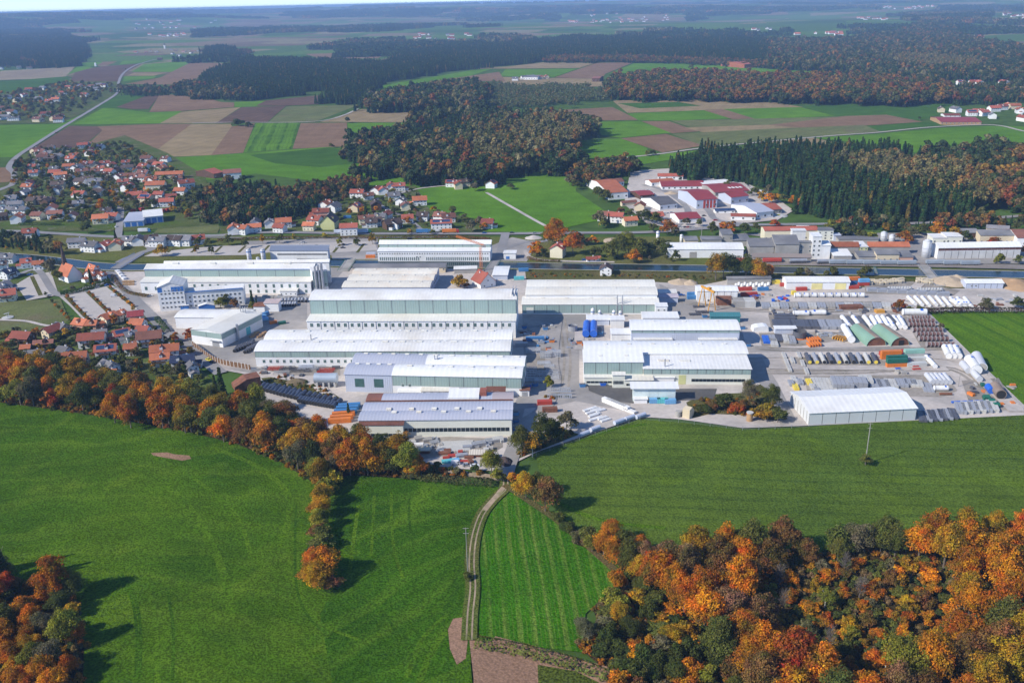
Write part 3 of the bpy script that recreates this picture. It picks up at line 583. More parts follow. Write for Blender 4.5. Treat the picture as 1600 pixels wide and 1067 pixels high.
    def side_wins(s, n, z, w=1.3, h=1.6, gm=gglass, y0=None, y1=None, right=True):
        me = win_mesh(w, h, gm); y0 = s.off + 2 if y0 is None else y0; y1 = s.off + s.D - 2 if y1 is None else y1
        for i in range(n):
            o = link('window', me, s.o, ((s.L + 0.004) if right else -0.004, y0 + (y1 - y0) * (i / max(1, n - 1)), z), math.pi / 2 if right else -math.pi / 2)
    def ztop(s, y):                                                       # roof height over local y
        p = s.prof; y -= s.off
        for (a, za), (b, zb) in zip(p, p[1:]):
            if a <= y <= b: return s.h + za + (zb - za) * (y - a) / (b - a)
        return s.h
    def vents(s, n, fy, w=2.6, d=1.2, h=0.7, m=roofc, x0=0.06, x1=0.95, name='roof_vent', jit=0.0):
        mb = MB(); mb.box(-w / 2, -d / 2, -0.4, w / 2, d / 2, h * .7, m); mb.prism([(-d / 2 - .15, h * .7), (d / 2 + .15, h * .7), (0, h * 1.15)], -w / 2 - .1, w / 2 + .1, m); me = mb.mesh(name)
        for i in range(n):
            y = s.off + fy * s.D; link(name, me, s.o, (s.L * (x0 + (x1 - x0) * (i + 0.5) / n) + random.uniform(-jit, jit), y, s.ztop(y) + 0.1))
    def pipes(s, x, y, z, n=1, dx=3, r=0.35, m=steel):
        for i in range(n): mb = MB(); mb.cyl((x + i * dx, y, s.ztop(y) - 0.5), (x + i * dx, y, s.ztop(y) + z), r, r, m, 8); mb.obj('flue', s.o)
    def door(s, x, w, h, m=bluep, y=0.0, name='gate'):
        mb = MB(); mb.box(0, -0.12, -0.2, w, -0.005, h, m)
        for k in range(1, int(h)): mb.box(0.05, -0.15, k - 0.03, w - 0.05, -0.12, k + 0.03, m)
        mb.obj(name, s.o, loc=(x, y, 0))
    def box(s, name, x0, y0, z0, x1, y1, z1, m): mb = MB(); mb.box(x0, y0, z0, x1, y1, z1, m); return mb.obj(name, s.o)
H = Hall
# ---- the works, back row
h = H('factory_hall', 'long white hall with green clerestory and front aisle behind the office tower', (222, 459), (487, 459), 422, 412, 'gable', 3, aisle=(441, 433), arm=roofc)
h.band(9); h.wins(18, h.ha * .52, 1.9, 3.0, 24, s_ := h.L - 4); h.wins(18, h.ha * .08, 1.9, 2.6, 24, s_); h.wins(2, h.ha * .3, 2.2, 3.0, 4, 12); h.side(h.hb); h.side_wins(4, 3, 2, 3, y0=2, y1=h.D)
h.box('eaves_trim', 0, h.off - 0.62, h.h + .3, h.L, h.off - 0.5, h.h + .75, bluep); h.vents(4, 0.5, 5, 2, 1.2)
h = H('factory_hall', 'long narrow white-roofed hall directly behind the clerestory hall with two silos', (262, 445), (517, 442), 413, 408, 'gable', 2); h.side(6)
t = H('process_block', 'pale plant block with steel flues at the end of the clerestory hall', (491, 458), (514, 455), 424, 415, 'flat', 1, cat='plant building')
t.band(3, 4, t.h - 1, name='wall_panel'); t.wins(2, 5, 2, 2); t.side(7)
for i, (x, r) in enumerate(((2, .8), (4.5, .8), (7, 1.1))): mb = MB(); mb.cyl((x, -1.4, 0), (x, -1.4, t.h + 4 + i), r, r, steel, 12); mb.obj('flue', t.o)
h = H('modern_hall', 'white box hall with slate-blue pitched roof and black window strips beside the car park', (424, 411), (514, 411), 392, 383, 'mono', 3.5, rm=slate, cat='hall')
for z, x0, x1 in ((h.h * .66, .12, .98), (h.h * .25, .45, .98)): h.band(10, z, z + 1.1, glass, h.L * x0, h.L * x1, name='window', gap=0.1)
h.side(1, bluew); h.band(6, 0.5, h.h - .2, bright, name='facade_panel', d=0.03, gap=0.05)
h = H('factory_hall', 'long white hall with two window rows standing along the canal below the truck road', (591, 409), (766, 409), 382, 375, 'gable', 2.5, aisle=(393, 387), rm=bright)
h.band(12); h.wins(44, h.ha * .72, 1.1, 1.1, 2, h.L - 2, gm=glass); h.wins(54, h.ha * .12, 1.0, 3.0, 2, h.L - 2, gm=gglass, skip=(20, 21, 22)); h.wins(2, h.ha * .4, 1.2, 1.2, h.L * .35, h.L * .38, gm=glass); h.side(h.hb)
h = H('factory_hall', 'triple-arched hall with cream roof stained orange along its near edge', (536, 464), (672, 464), 449, 419, 'arch3', 1.6, wm=bluew, rm=roofs)
for f in (.16, .5, .83): h.vents(7, f, 1.8, 1.2, .7)
h.side_wins(8, 3, 2, 2.2, glass)
h = H('factory_shed', 'long dark felt-roofed shed between the triple-arched hall and the canal', (552, 427), (696, 426), 419, 412, 'gable', 1.5, wm=beige, rm=greyr, cat='shed'); h.wins(12, 2.2, 1.4, 1.4, gm=glass)
# ---- the works, middle
h = H('factory_hall', 'largest hall of the works with arched white roof and tall green clerestory', (482, 528), (806, 528), 469, 452, 'arch1', 2.6, aisle=(502, 491), rm=roofw, arm=roofc)
h.band(15); h.wins(30, h.ha - 3.9, 2.0, 2.6, 3, h.L - 4); h.side(h.hb - 1); h.side_wins(6, 3, 2, 3, y0=3, y1=h.D)
mb = MB(); me = None
for i in range(15): h.box('downpipe', h.L * (i + 1) / 15 - .1, -0.25, 0, h.L * (i + 1) / 15 + .1, -0.05, h.ha, steel)
for k in range(2): h.box('roof_walkway', h.L - 3 + k * 2, h.off + 2, h.h + 2.4, h.L - 2.7 + k * 2, h.off + h.D - 2, h.h + 3.3, steel)
h = H('factory_hall', 'wide double-arched white hall in front of the tallest hall', (401, 573), (797, 573), 549, 515, 'arch2', 2.2)
h.band(14, h.h * .62); h.wins(36, h.h * .26, 1.7, 2.1, 5, h.L - 4); h.vents(13, .26, 3.4, 1.4, .8); h.vents(13, .76, 3.4, 1.4, .8); h.vents(9, .3, 1.4, 1, .6, white, .1, .98, jit=3); h.vents(9, .8, 1.4, 1, .6, white, .1, .98, jit=3); h.side(5); h.pipes(30, h.D * .5, 4, 1)
h.side_wins(5, 2, 2.4, 2.6, right=True)
h = H('factory_hall', 'double-arched hall with roof half blue-grey and half white', (541, 612), (815, 618), 585, 551, 'arch2', 2.4, segs=[(0, 8, 0, .27, roofb, 'roof'), (0, 8, .27, 1, bright, 'roof'), (8, 16, 0, .43, roofb, 'roof'), (8, 16, .43, 1, bright, 'roof')])
h.band(9, h.h * .42, h.h - .1, green, h.L * .272); h.band(1, 0.2, h.h - .1, bluew, 0, h.L * .27, name='wall_panel'); h.band(1, h.h * .3, h.h * .78, gglass, h.L * .055, h.L * .11, name='window', d=.14); h.band(1, h.h * .3, h.h * .78, gglass, h.L * .165, h.L * .22, name='window', d=.14)
h.vents(4, .3, 2.2, 1.2, .8, roofc, .02, .27); h.vents(5, .8, 2.2, 1.2, .8, roofc, .02, .43); h.vents(6, .25, 3, 1.4, .8, roofc, .3, 1); h.vents(6, .77, 3, 1.4, .8, roofc, .43, 1); h.side(4); h.pipes(h.L * .48, h.D * .62, 3, 2, 1.6)
h.wins(2, 4, 1.6, 1.8, h.L * .33, h.L * .37); h.side_wins(4, 1, 2.4, 3)
for nm, lb, A, B, ey, by, wm, rm, rf, ri in (
    ('lean_to', 'low cream lean-to below the half blue roofed hall', (659, 619), (702, 619), 611, 602, white, roofc, 'mono', 1),
    ('lean_to', 'grey felt-roofed open lean-to in the middle of the hall front', (718, 620), (760, 621), 612, 604, greyw, greyr, 'mono', 1),
    ('shed', 'open white-roofed shelter left of the lean-tos', (622, 618), (657, 618), 613, 607, dsteel, roofw, 'flat', 1),
    ('garage', 'small garage with rusty roof at the corner of the half blue roofed hall', (813, 619), (827, 619), 610, 604, white, rust, 'flat', 1)):
    q = H(nm, lb, A, B, ey, by, rf, ri, wm, rm, cat='shed')
    if nm == 'garage': q.door(1, q.L - 2, 2.6, steel)
    elif wm is white: q.wins(4, 1.4, 1.6, 1.2, gm=glass)
q = H('works_office', 'two-storey white cottage office with brown tiled roof against the hall front', (761, 625), (789, 625), 612, 604, 'mono', 1.5, white, tileb, cat='office')
q.wins(2, 1, 1.3, 1.5, q.L * .3, q.L * .6, gm=glass); q.wins(2, 4, 1.3, 1.5, q.L * .3, q.L * .6, gm=glass); q.door(q.L * .82, 1, 2.2, bluew)
h = H('factory_hall', 'low hall with blue-grey three-bay roof and long dark window strip, nearest the trees', (563, 683), (800, 681), 657, 615, 'arch3', 1.0, paleg, segs=[(0, 16, 0, 1, roofb, 'roof'), (16, 24, 0, .1, tileb, 'roof'), (16, 24, .1, .86, roofb, 'roof'), (16, 24, .86, 1, mat('brick-grey roof', (.42, .36, .36), .7, .05, .05), 'roof')])
h.band(24, h.h * .3, h.h * .52, glass, h.L * .29, h.L * .985, name='window', gap=.25); h.vents(5, .2, 2.4, 1.8, 1, roofc, .14, .96); h.vents(5, .36, 2.4, 1.8, 1, roofc, .1, .86); h.side(4, bluew); h.side_wins(6, 2, 2.5, 1.6, glass)
y0 = h.D * .70; y1 = h.D * .99
mb = MB(); mb.prism([(y0, h.h + .4), (y1, h.h + .4), (y1, h.h + 3.2), (y0, h.h + 1.8)], h.L * .56, h.L * .77, bright); mb.obj('raised_roof', h.o)
h.box('roof_house', h.L * .775, y0 + 3, h.h, h.L * .82, y1, h.h + 3.4, mat('brick red wall', (.30, .10, .07), .9))
h.box('parapet', h.L * .0, h.D * .665, h.h, h.L, h.D * .675, h.h + 1.1, tileb)
q = H('hall_annex', 'cream annex with brown roof at the corner of the low hall with the window strip', (563, 687), (631, 687), 664, 657.5, 'mono', .6, paleg, tileb, cat='annex'); q.band(9, q.h * .22, q.h * .42, glass, 1, q.L - 1, name='window', gap=.25)
# ---- the works, left: offices and corner hall
h = H('office_tower', 'five-storey white office tower with blue corner panels and slanted roof', (251, 487), (292, 484), 450, 432, 'gable', 3.5, bright, roofw, cat='office building', across=True)
for k in range(4): h.wins(6, h.h * (.12 + .19 * k), 1.4, 1.4, 2.5, h.L - 2, gm=glass)
h.band(1, h.h * .80, h.h - .1, bluep, 0.1, 3.4, name='blue_panel'); h.band(4, h.h * .80, h.h - .1, bluep, h.L * .52, h.L - .1, name='blue_panel'); h.wins(5, h.h * .83, .95, .95, 5, h.L - 2, gm=glass, y=-.12)
h.side_p = None
h = H('office_building', 'three-storey white office wing with blue eaves beside the tower', (293, 483), (383, 476), 458, 450, 'gable', 1.6, bright, roofw, cat='office building')
for k in range(3): h.wins(12, h.h * (.12 + .27 * k), 1.5, 1.5, 3, h.L - 3, gm=glass)
h.box('eaves_trim', 0, -.7, h.h + .3, h.L, -.55, h.h + 1.1, bluep)
q = H('entrance_hall', 'blue glazed entrance box with white roof at the foot of the office tower', (277, 485), (295, 484), 478, 473, 'mono', 1, bluep, roofw, cat='entrance')
q = H('entrance_hall', 'low blue gabled porch before the office wing', (311, 486), (336, 484), 479, 474, 'gable', 1.6, bluep, bright, cat='entrance', across=True)
h = H('factory_hall', 'grey-roofed hall with white walls behind the corner hall on the left', (276, 513), (388, 514), 496, 483, 'arch1', 1.5, rm=roofw); h.side(4); h.side_wins(3, 0.2, 3, 4)
h = H('corner_hall', 'white corner hall with green upper cladding and roller gate facing the lane', (301, 536), (349, 543), 515, 0, 'gable', 1.8, across=True, D=42, rm=roofc)
h.band(2, h.h * .6, h.h - .1); h.door(h.L * .66, 5.5, h.h * .42, steel); h.box('side_panel', h.L + .004, .3, h.h * .6, h.L + .09, h.D - .3, h.h - .1, greenf)
h.box('side_gate', h.L + .004, 24, -.5, h.L + .1, 28.5, h.h * .55, skyb); h.box('gate_canopy', h.L * .64, -1.6, h.h * .44, h.L * .95, -.13, h.h * .47, steel)
for i in range(3): mb = MB(); mb.cyl((h.L * .5 + i * 2, 36, h.h), (h.L * .5 + i * 2, 36, h.h + 6), .3, .3, steel, 8); mb.obj('flue', h.o)
mb = MB(); mb.cyl((h.L + 1.2, 14, 0), (h.L + 1.2, 14, h.h + 2), .8, .8, steel, 10); mb.obj('flue', h.o)
h = H('shed', 'white shed with rusty red roof beside the tall conifers in the left yard', (397, 488), (414, 488), 479, 472, 'gable', 1, white, rust, cat='shed')
h = H('shed', 'white and pink roofed shed before the pipe racks of the left yard', (414, 487), (436, 487), 474, 467, 'mono', 1, white, mat('pinkish roof sheet', (.5, .4, .38), .7), cat='shed')
h = H('shed', 'low cream site hut against the front aisle of the clerestory hall', (438, 462), (464, 462), 455, 450, 'gable', .8, white, roofc, cat='shed'); h.wins(4, 1, 1, 1, gm=glass)
# ---- the works, right
h = H('factory_hall', 'double-arched cream-roofed hall nearest the canal right of the tallest hall', (822, 484), (1026, 484), 461, 437, 'arch2', 1.8, rm=roofc); h.side(3, bluew); h.vents(5, .26, 1.8, 1.2, .6); h.vents(5, .76, 1.8, 1.2, .6)
h = H('factory_hall', 'long cream-roofed hall with green front facing the inner yard', (816, 491), (1029, 491), 476, 463, 'arch1', 1.5, rm=roofc); h.band(11, h.h * .12, h.h - .1); h.vents(5, .5, 2, 1.2, .6); h.door(3, 5, 5, paleg)
h = H('factory_hall', 'arched white hall with light blue front wall in the right half of the works', (986, 542), (1154, 542), 516, 499, 'arch1', 2.2, bluew, bright); h.band(10, h.h * .84, h.h - .1); h.band(8, h.h * .3, h.h * .8, bluew, name='facade_panel', d=.05); h.vents(3, .5, 2, 1.2, .6); h.side(2, bluew)
for f in (.02, .62): h.box('door_canopy', h.L * f, -3.5, h.h * .52, h.L * (f + .36), -.1, h.h * .56, roofw)
h = H('works_office', 'plain white flat-roofed block at the corner of the light blue hall', (955, 537), (986, 537), 522, 513, 'flat', 1, bright, bright, cat='office'); h.wins(4, h.h * .2, 1.4, 1.3, h.L * .55, h.L * .9, gm=glass)
h = H('shed', 'small white flat building with bright roof behind the light blue hall', (1004, 507), (1060, 507), 497, 487, 'flat', 1, bright, bright, cat='shed')
h = H('stair_house', 'white cube with two dark round windows behind the light blue hall', (1024, 496), (1042, 496), 479, 473, 'flat', 1, bright, bright, cat='plant building'); h.wins(2, h.h * .6, 1.2, 1.2, h.L * .25, h.L * .75, gm=glass)
h = H('factory_hall', 'broad white-roofed hall behind the stepped pair of halls on the right', (913, 582), (1166, 582), 553, 533, 'arch1', 2, rm=bright); h.vents(6, .5, 2, 1.2, .6); h.side(3)
h = H('factory_hall', 'left stepped hall with plain green front and white roof', (912, 598), (1004, 598), 566, 546, 'mono', 2.4, rm=bright); h.band(5, h.h * .42); h.vents(2, .5, 2, 1, .5)
h = H('factory_hall', 'lower right stepped hall with ribbed cream roof and dirty green band', (1005, 600), (1172, 601), 576, 553.5, 'mono', 1.6, paleg, roofw, arm=roofc); h.band(12, h.h * .66); h.vents(2, .55, 6, 2.5, .6, roofc, .1, .5); h.band(14, h.h * .18, h.h * .36, glass, h.L * .45, h.L * .95, name='window'); h.side(3); h.pipes(h.L * .2, 2, 5)
h.band(1, .1, h.h * .6, yelg, h.L * .33, h.L * .4, name='door_panel')
for lb, A, B, ey, by in (('low cream front annex with window strip at the left stepped hall', (913, 602), (975, 602), 590, 583), ('cream stair annex between the stepped halls', (957, 606), (976, 606), 586, 581), ('cream low annex beside the panelled canopy building', (976, 606), (1020, 606), 594, 584)):
    q = H('hall_annex', lb, A, B, ey, by, 'mono', .5, paleg, roofc, cat='annex'); q.band(8, q.h * .3, q.h * .55, glass, q.L * .05, q.L * .9, name='window', gap=.2)
h = H('panel_building', 'building of pale green panels under an overhanging white roof', (989, 627), (1055, 627), 606, 598, 'mono', .8, mat('pale green panel', (.62, .70, .68), .5), bright, over=1.6, cat='workshop')
for k in range(3): h.band(5, .3 + k * (h.h - .5) / 3, .2 + (k + 1) * (h.h - .5) / 3, mat('pale green panel', (.62, .70, .68)), name='facade_panel', d=.07, gap=.4)
q = H('shed', 'small white shelter roof behind the pale green panelled building', (1019, 601), (1053, 601), 590, 582, 'flat', 1, white, bright, cat='shed')
q = H('shed', 'little white lean-to in front of the pale green panelled building', (991, 630), (1011, 630), 624, 619, 'mono', .6, white, roofw, cat='shed')
h = H('storage_hall', 'big plain white storage hall with panel walls beside the right-hand field', (1263, 664), (1430, 656), 646, 612, 'gable', 3.0, mat('light grey concrete panel', (.62, .63, .62), .7, .04, .05), bright, cat='storage hall')
h.band(8, .2, h.h - .2, mat('light grey concrete panel', (.62, .63, .62)), name='wall_panel', gap=.3)
for k in range(6): h.box('gable_post', -.12, 3 + k * (h.D - 6) / 5, 0, -.004, 3.4 + k * (h.D - 6) / 5, h.h, greyw)
h = H('storage_hall', 'plain white hall behind the yellow gantry crane', (1089, 471), (1152, 471), 455, 446, 'gable', 1.5, white, bright, cat='storage hall'); h.band(6, .2, h.h - .2, bright, name='wall_panel')
h = H('storage_hall', 'white hall with two pale yellow gates beside stacked containers', (1228, 452), (1327, 452), 441, 432, 'gable', 2, white, roofw, cat='storage hall')
for f in (.4, .77): h.door(h.L * f, 8, h.h * .85, mat('pale yellow gate', (.75, .66, .30)))
h = H('storage_hall', 'small pale grey hall with white roof beside the sand heaps', (1509, 451), (1567, 451), 443, 436, 'gable', 1.5, bluew, bright, cat='storage hall'); h.wins(2, 1.5, 1.4, 1.2, 4, 7, gm=glass); h.band(6, .2, h.h - .2, bluew, name='wall_panel')
h = H('canopy', 'white curved canopy roof with open sides near the canal bridge', (770, 437), (793, 437), 430, 416, 'arch1', .8, bluew, bright, cat='canopy')
h = H('site_office', 'small white box office beside the bridge road', (787, 405), (806, 405), 396, 391, 'flat', 1, bright, bright, cat='office'); h.door(2, 3, 2.4)
h = H('shed', 'low shelter with pale corrugated roof at the foot of the tower crane', (710, 428), (745, 427), 421, 416, 'gable', .8, greyw, roofw, cat='shed')
h = H('shed', 'open yellow-stocked shelter shed in front of the riverside trees', (1136, 446), (1204, 445), 436, 433, 'mono', .8, greyw, greyr, cat='shed')
h = H('works_block', 'teal-roofed low storage building in the middle of the pipe yard', (1110, 504), (1156, 504), 495, 488, 'mono', 1.5, teal, teal, cat='storage building')
h = H('shed', 'short flat shed with bluish side right of the cream roofed halls', (1029, 462), (1057, 462), 458, 452, 'flat', 1, bluew, roofw, cat='shed')
h = H('shed', 'open-sided shed with lilac roof beside the cream roofed halls', (1030, 473), (1059, 473), 465, 459, 'mono', 1, bluew, mat('lilac roof sheet', (.48, .42, .46), .7), cat='shed')
h = H('plant_hut', 'long white process hut with tanks on top in the inner yard', (917, 508), (952, 508), 500, 492, 'flat', 1, bluew, bright, cat='plant building')
h = H('plant_hut', 'short white process hut with blue tarpaulin beside it in the inner yard', (954, 512), (975, 512), 500, 493, 'flat', 1, bright, bright, cat='plant building')
for lb, x, y, hh, r in (('white vertical tank behind the long process hut', 926, 494, 6, 1.3), ('shorter white tank behind the long process hut', 937, 494, 4.5, 1), ('white tank by the short process hut', 959, 494, 4.5, 1.1), ('small white tank beside two steel flues', 969, 495, 4.5, 1.1)):
    mb = MB(); mb.cyl((0, 0, -.5), (0, 0, hh * .86), r, r, bright, 14); mb.cyl((0, 0, hh * .86), (0, 0, hh), r, r * .3, bright, 14); t = thing('storage_tank', lb, 'tank', P(x, y, Z0)); mb.obj('vessel', t)
    mb = MB(); mb.cyl((0, 0, hh * .5), (0, 0, hh * .62), r + .03, r + .03, bluep, 14, False); mb.obj('blue_stripe', t)
for x in (964, 972):
    mb = MB(); mb.cyl((0, 0, 0), (0, 0, 14), .45, .35, steel, 8); tag(mb.obj('flue_stack', loc=P(x, 491, Z0)), 'thin steel flue stack against the green fronted hall', 'chimney', 'flue stacks')
# ---- across the canal: the chemical works
h = H('industrial_hall', 'long white shed left of the grey industrial works beyond the canal', (1043, 403), (1161, 403), 390, 379, 'gable', 2.5, white, bright, cat='industrial hall'); h.door(h.L * .29, 6, h.h * .7, greyw); h.side(1, greyw)
IND = [  # label, A, B, ey, by, roof, rise, wall, roofmat, window rows
 ('low grey roofed building with cream walls behind the white shed', (1070, 387), (1090, 387), 376, 369, 'flat', 1, beige, greyr, 1),
 ('low grey wing beside the dark bunker tower', (1096, 386), (1127, 386), 375, 369, 'flat', 1, greyw, greyr, 0),
 ('dark bunker tower with tall openings behind the white shed', (1127, 383), (1144, 383), 366, 358, 'flat', 1, greyw, greyr, 2),
 ('flat grey building between bunker tower and works', (1144, 384), (1172, 384), 376, 366, 'flat', 1, greyw, greyr, 0),
 ('cream office row with red tiled roof behind the grey works', (1194, 376), (1277, 375), 361, 354, 'gable', 2, cream, tiler, 1),
 ('grey flat-roofed office block at the end of the cream row', (1277, 376), (1301, 376), 360, 355, 'flat', 1, paleg, greyr, 3),
 ('small blue-grey annex right of the grey office block', (1302, 377), (1313, 377), 368, 364, 'flat', 1, bluew, bluew, 0),
 ('grey works building with sloping roof and window band, left one', (1170, 404), (1208, 404), 385, 372, 'mono', 3, greyw, greyr, 1),
 ('larger grey works building with sloping roof and long window band', (1210, 405), (1247, 405), 382, 367, 'mono', 4, greyw, greyr, 1),
 ('grey works block with two rows of small windows beside the white tower', (1247, 404), (1267, 404), 379, 376, 'flat', 1, greyw, greyr, 3),
 ('wide low apron roof of the grey works facing the railway', (1176, 409), (1267, 410), 402, 396, 'mono', 2, greyw, mat('brown-grey roof', (.24, .20, .18), .9, .1, .05), 0),
 ('tall white tower with four window rows in the grey works', (1267, 405), (1281, 405), 370, 363, 'flat', 1, bright, bright, 4),
 ('white wing of the tall tower stepping down to the right', (1281, 405), (1296, 405), 384, 376, 'mono', 2, bright, bright, 0),
 ('plain white plant block above the grey roofs', (1236, 386), (1257, 386), 361, 357, 'flat', 1, bright, bright, 0),
 ('white plant block with rounded top behind the plain one', (1244, 372), (1262, 372), 357, 354, 'arch1', 2, bright, bright, 0),
 ('long orange-roofed hall right of the white tower', (1290, 398), (1341, 398), 386, 378, 'mono', 3, greyw, tileo, 0),
 ('yellow stair block with white top between two orange roofs', (1342, 398), (1355, 398), 386, 377, 'flat', 1, yelg, bright, 3),
 ('orange-roofed hall at the right end of the grey works', (1356, 397), (1420, 397), 386, 378, 'mono', 3, greyw, tileo, 0),
 ('low white-roofed loading shed beside the wagons', (1302, 408), (1330, 408), 400, 389, 'mono', 1.5, greyw, roofw, 0),
 ('dark roofed loading shed below the yellow stair block', (1341, 408), (1368, 408), 401, 392, 'mono', 1.5, greyw, greyr, 0),
 ('grey shed with skylights and beige wall beside the wagons', (1369, 409), (1404, 409), 398, 390, 'mono', 2, beige, greyr, 1),
 ('dark roofed shed with orange brick wall at the end of the works', (1405, 409), (1426, 409), 402, 391, 'mono', 2, pink, greyr, 0),
 ('long low dark shed behind the orange roofs', (1310, 381), (1372, 381), 374, 369, 'flat', 1, greyw, greyr, 0),
 ('pale flat office with white roof right of the round silo', (1457, 380), (1478, 380), 372, 365, 'flat', 1, paleg, roofw, 1),
 ('cream office with white roof near the long right-hand hall', (1478, 380), (1503, 380), 370, 363, 'flat', 1, paleg, bright, 1),
 ('dark roofed open hall behind the cream offices', (1501, 372), (1528, 372), 364, 357, 'mono', 2, brownw, greyr, 0),
 ('orange walled building with sawtooth gable at the right edge', (1530, 381), (1583, 381), 368, 359, 'mono', 2.5, beige, greyr, 1),
 ('grey roofed hall with tall orange gable behind the right works', (1540, 366), (1575, 368), 357, 351, 'gable', 3, beige, tileg, 0),
 ('white gabled house with red-brown roof at the right edge', (1588, 384), (1620, 384), 372, 358, 'gable', 4, white, tileb, 1)]
for lb, A, B, ey, by, rf, ri, wm, rm, wr in IND:
    q = H('works_building', lb, A, B, ey, by, rf, ri, wm, rm, cat='works building')
    for k in range(wr): q.wins(max(2, int(q.L / 4)), q.h * (.15 + .8 * k / max(1, wr)), 1.6, min(1.7, q.h * .5 / max(1, wr)), gm=glass)
h = H('industrial_hall', 'long white-roofed hall with brown window band at the right edge beyond the canal', (1464, 405), (1593, 403), 388, 379, 'gable', 3, white, bright, cat='industrial hall'); h.band(14, h.h * .76, h.h * .97, mat('brown window band', (.13, .06, .05), .5), name='window'); h.band(12, .2, h.h * .72, mat('grey plaster bay', (.55, .54, .52)), name='wall_panel', gap=.4)
h = H('fire_station', 'low hall with grey and blue roof and three blue gates, left part of the pair', (194, 355), (225, 353), 347, 332, 'mono', 2, bluew, roofb, cat='depot');
for k in range(3): h.door(1.5 + k * h.L / 3.1, h.L / 4.2, h.h * .8)
h = H('fire_station', 'low pale-roofed hall with three blue gates, right part of the pair', (226, 350), (256, 347), 340, 329, 'mono', 2, bluew, roofw, cat='depot')
for k in range(3): h.door(2 + k * h.L / 3.3, h.L / 4.4, h.h * .8)
# ---- red-roofed trade park and farms
RED = [
 ('big orange-roofed hall with hipped front beside the meadow', (951, 312), (981, 310), 302, 279, 'gable', 5, white, tileo),
 ('small white tower at the back of the big orange-roofed hall', (921, 290), (928, 290), 279, 276, 'gable', 1, white, tiler),
 ('red roof wing behind the big orange-roofed hall', (955, 292), (975, 290), 286, 280, 'gable', 3, white, tileb),
 ('white hall with orange-red roof at the back edge of the trade park', (1028, 281), (1067, 281), 276, 271, 'gable', 3, white, tiler),
 ('low red-roofed hall behind the long crimson one', (1018, 292), (1054, 289), 286, 281, 'gable', 2, white, tileo),
 ('longest crimson-roofed hall of the trade park', (1034, 297), (1101, 296), 292, 283, 'gable', 3, white, tilec),
 ('arched silver-roofed hall beside the longest crimson roof', (1102, 296), (1145, 292), 291, 284, 'arch1', 2, bluew, roofw),
 ('large crimson-roofed hall with red framed glass gable', (1088, 327), (1120, 325), 313, 297, 'gable', 4, bluew, tilec),
 ('crimson-roofed hall with white skylight strips', (1117, 307), (1170, 304), 301, 288, 'gable', 3, greyw, tilec),
 ('crimson-roofed grey hall with one white skylight', (1142, 320), (1169, 317), 309, 301, 'gable', 3, bluew, tilec),
 ('grey-blue roofed workshop with white gable in the trade park', (1182, 343), (1208, 340), 333, 319, 'gable', 3, white, roofb),
 ('red-roofed workshop joined to the grey-blue one', (1195, 336), (1221, 334), 329, 319, 'gable', 3, greyw, tiler),
 ('low blue solar-roofed office near the trade park road', (1118, 334), (1148, 333), 330, 326, 'gable', 1.5, white, solar),
 ('small white office wing before the grey-blue workshop', (1142, 344), (1180, 345), 338, 333, 'gable', 1.5, white, tiler),
 ('grey roofed car workshop with dark front in the trade park', (1031, 329), (1058, 326), 321, 309, 'gable', 4, white, tileg),
 ('white showroom with crimson hip roof by the trade park entrance', (1061, 350), (1095, 348), 343, 333, 'gable', 3, white, tilec),
 ('crimson-roofed shed between the meadow and the car workshop', (1000, 312), (1022, 310), 306, 299, 'gable', 2, brownw, tilec),
 ('low red-roofed shed row at the meadow corner', (972, 322), (995, 320), 318, 314, 'gable', 2, beige, tileb),
 ('long crimson solar farm hall with dark open front', (1470, 195), (1533, 195), 191, 183, 'gable', 3, wood, tilec),
 ('smaller red farm shed behind the long farm hall', (1476, 183), (1501, 183), 181, 177.5, 'gable', 2, white, tiler),
 ('lone red-roofed brick barn at the wood edge', (1163, 107), (1180, 106), 101, 97, 'gable', 4, tileo, tiler),
 ('dark timber barn at the corner of the autumn wood', (925, 128), (937, 128), 123, 119.5, 'gable', 3, brownw, tileb),
 ('white farmhouse row with grey roof in the tan field', (818, 125), (840, 125), 121, 117.5, 'gable', 3, white, tileg),
 ('brown farm building with white lower wall by the green field', (350, 281), (378, 279), 272, 265, 'gable', 4, white, tileb),
 ('old brown barn left of the white-walled farm building', (335, 279), (350, 276), 272, 265, 'gable', 4, brownw, tiler)]
for lb, A, B, ey, by, rf, ri, wm, rm in RED:
    q = H('trade_hall', lb, A, B, ey, by, rf, ri, wm, rm, cat='hall'); q.wins(max(2, int(q.L / 6)), q.h * .3, 2, min(2, q.h * .5), gm=glass)
    if 'framed' in lb: q.band(4, .5, q.h - .5, redp, q.L * .3, q.L * .95, name='glass_bay', gap=1.2)
    if 'skylight strips' in lb:
        for k in range(4): q.box('skylight', q.L * (.5 + .11 * k), q.D * .15, q.ztop(q.D * .3) + .25, q.L * (.56 + .11 * k), q.D * .3, q.ztop(q.D * .3) + .5, bright)
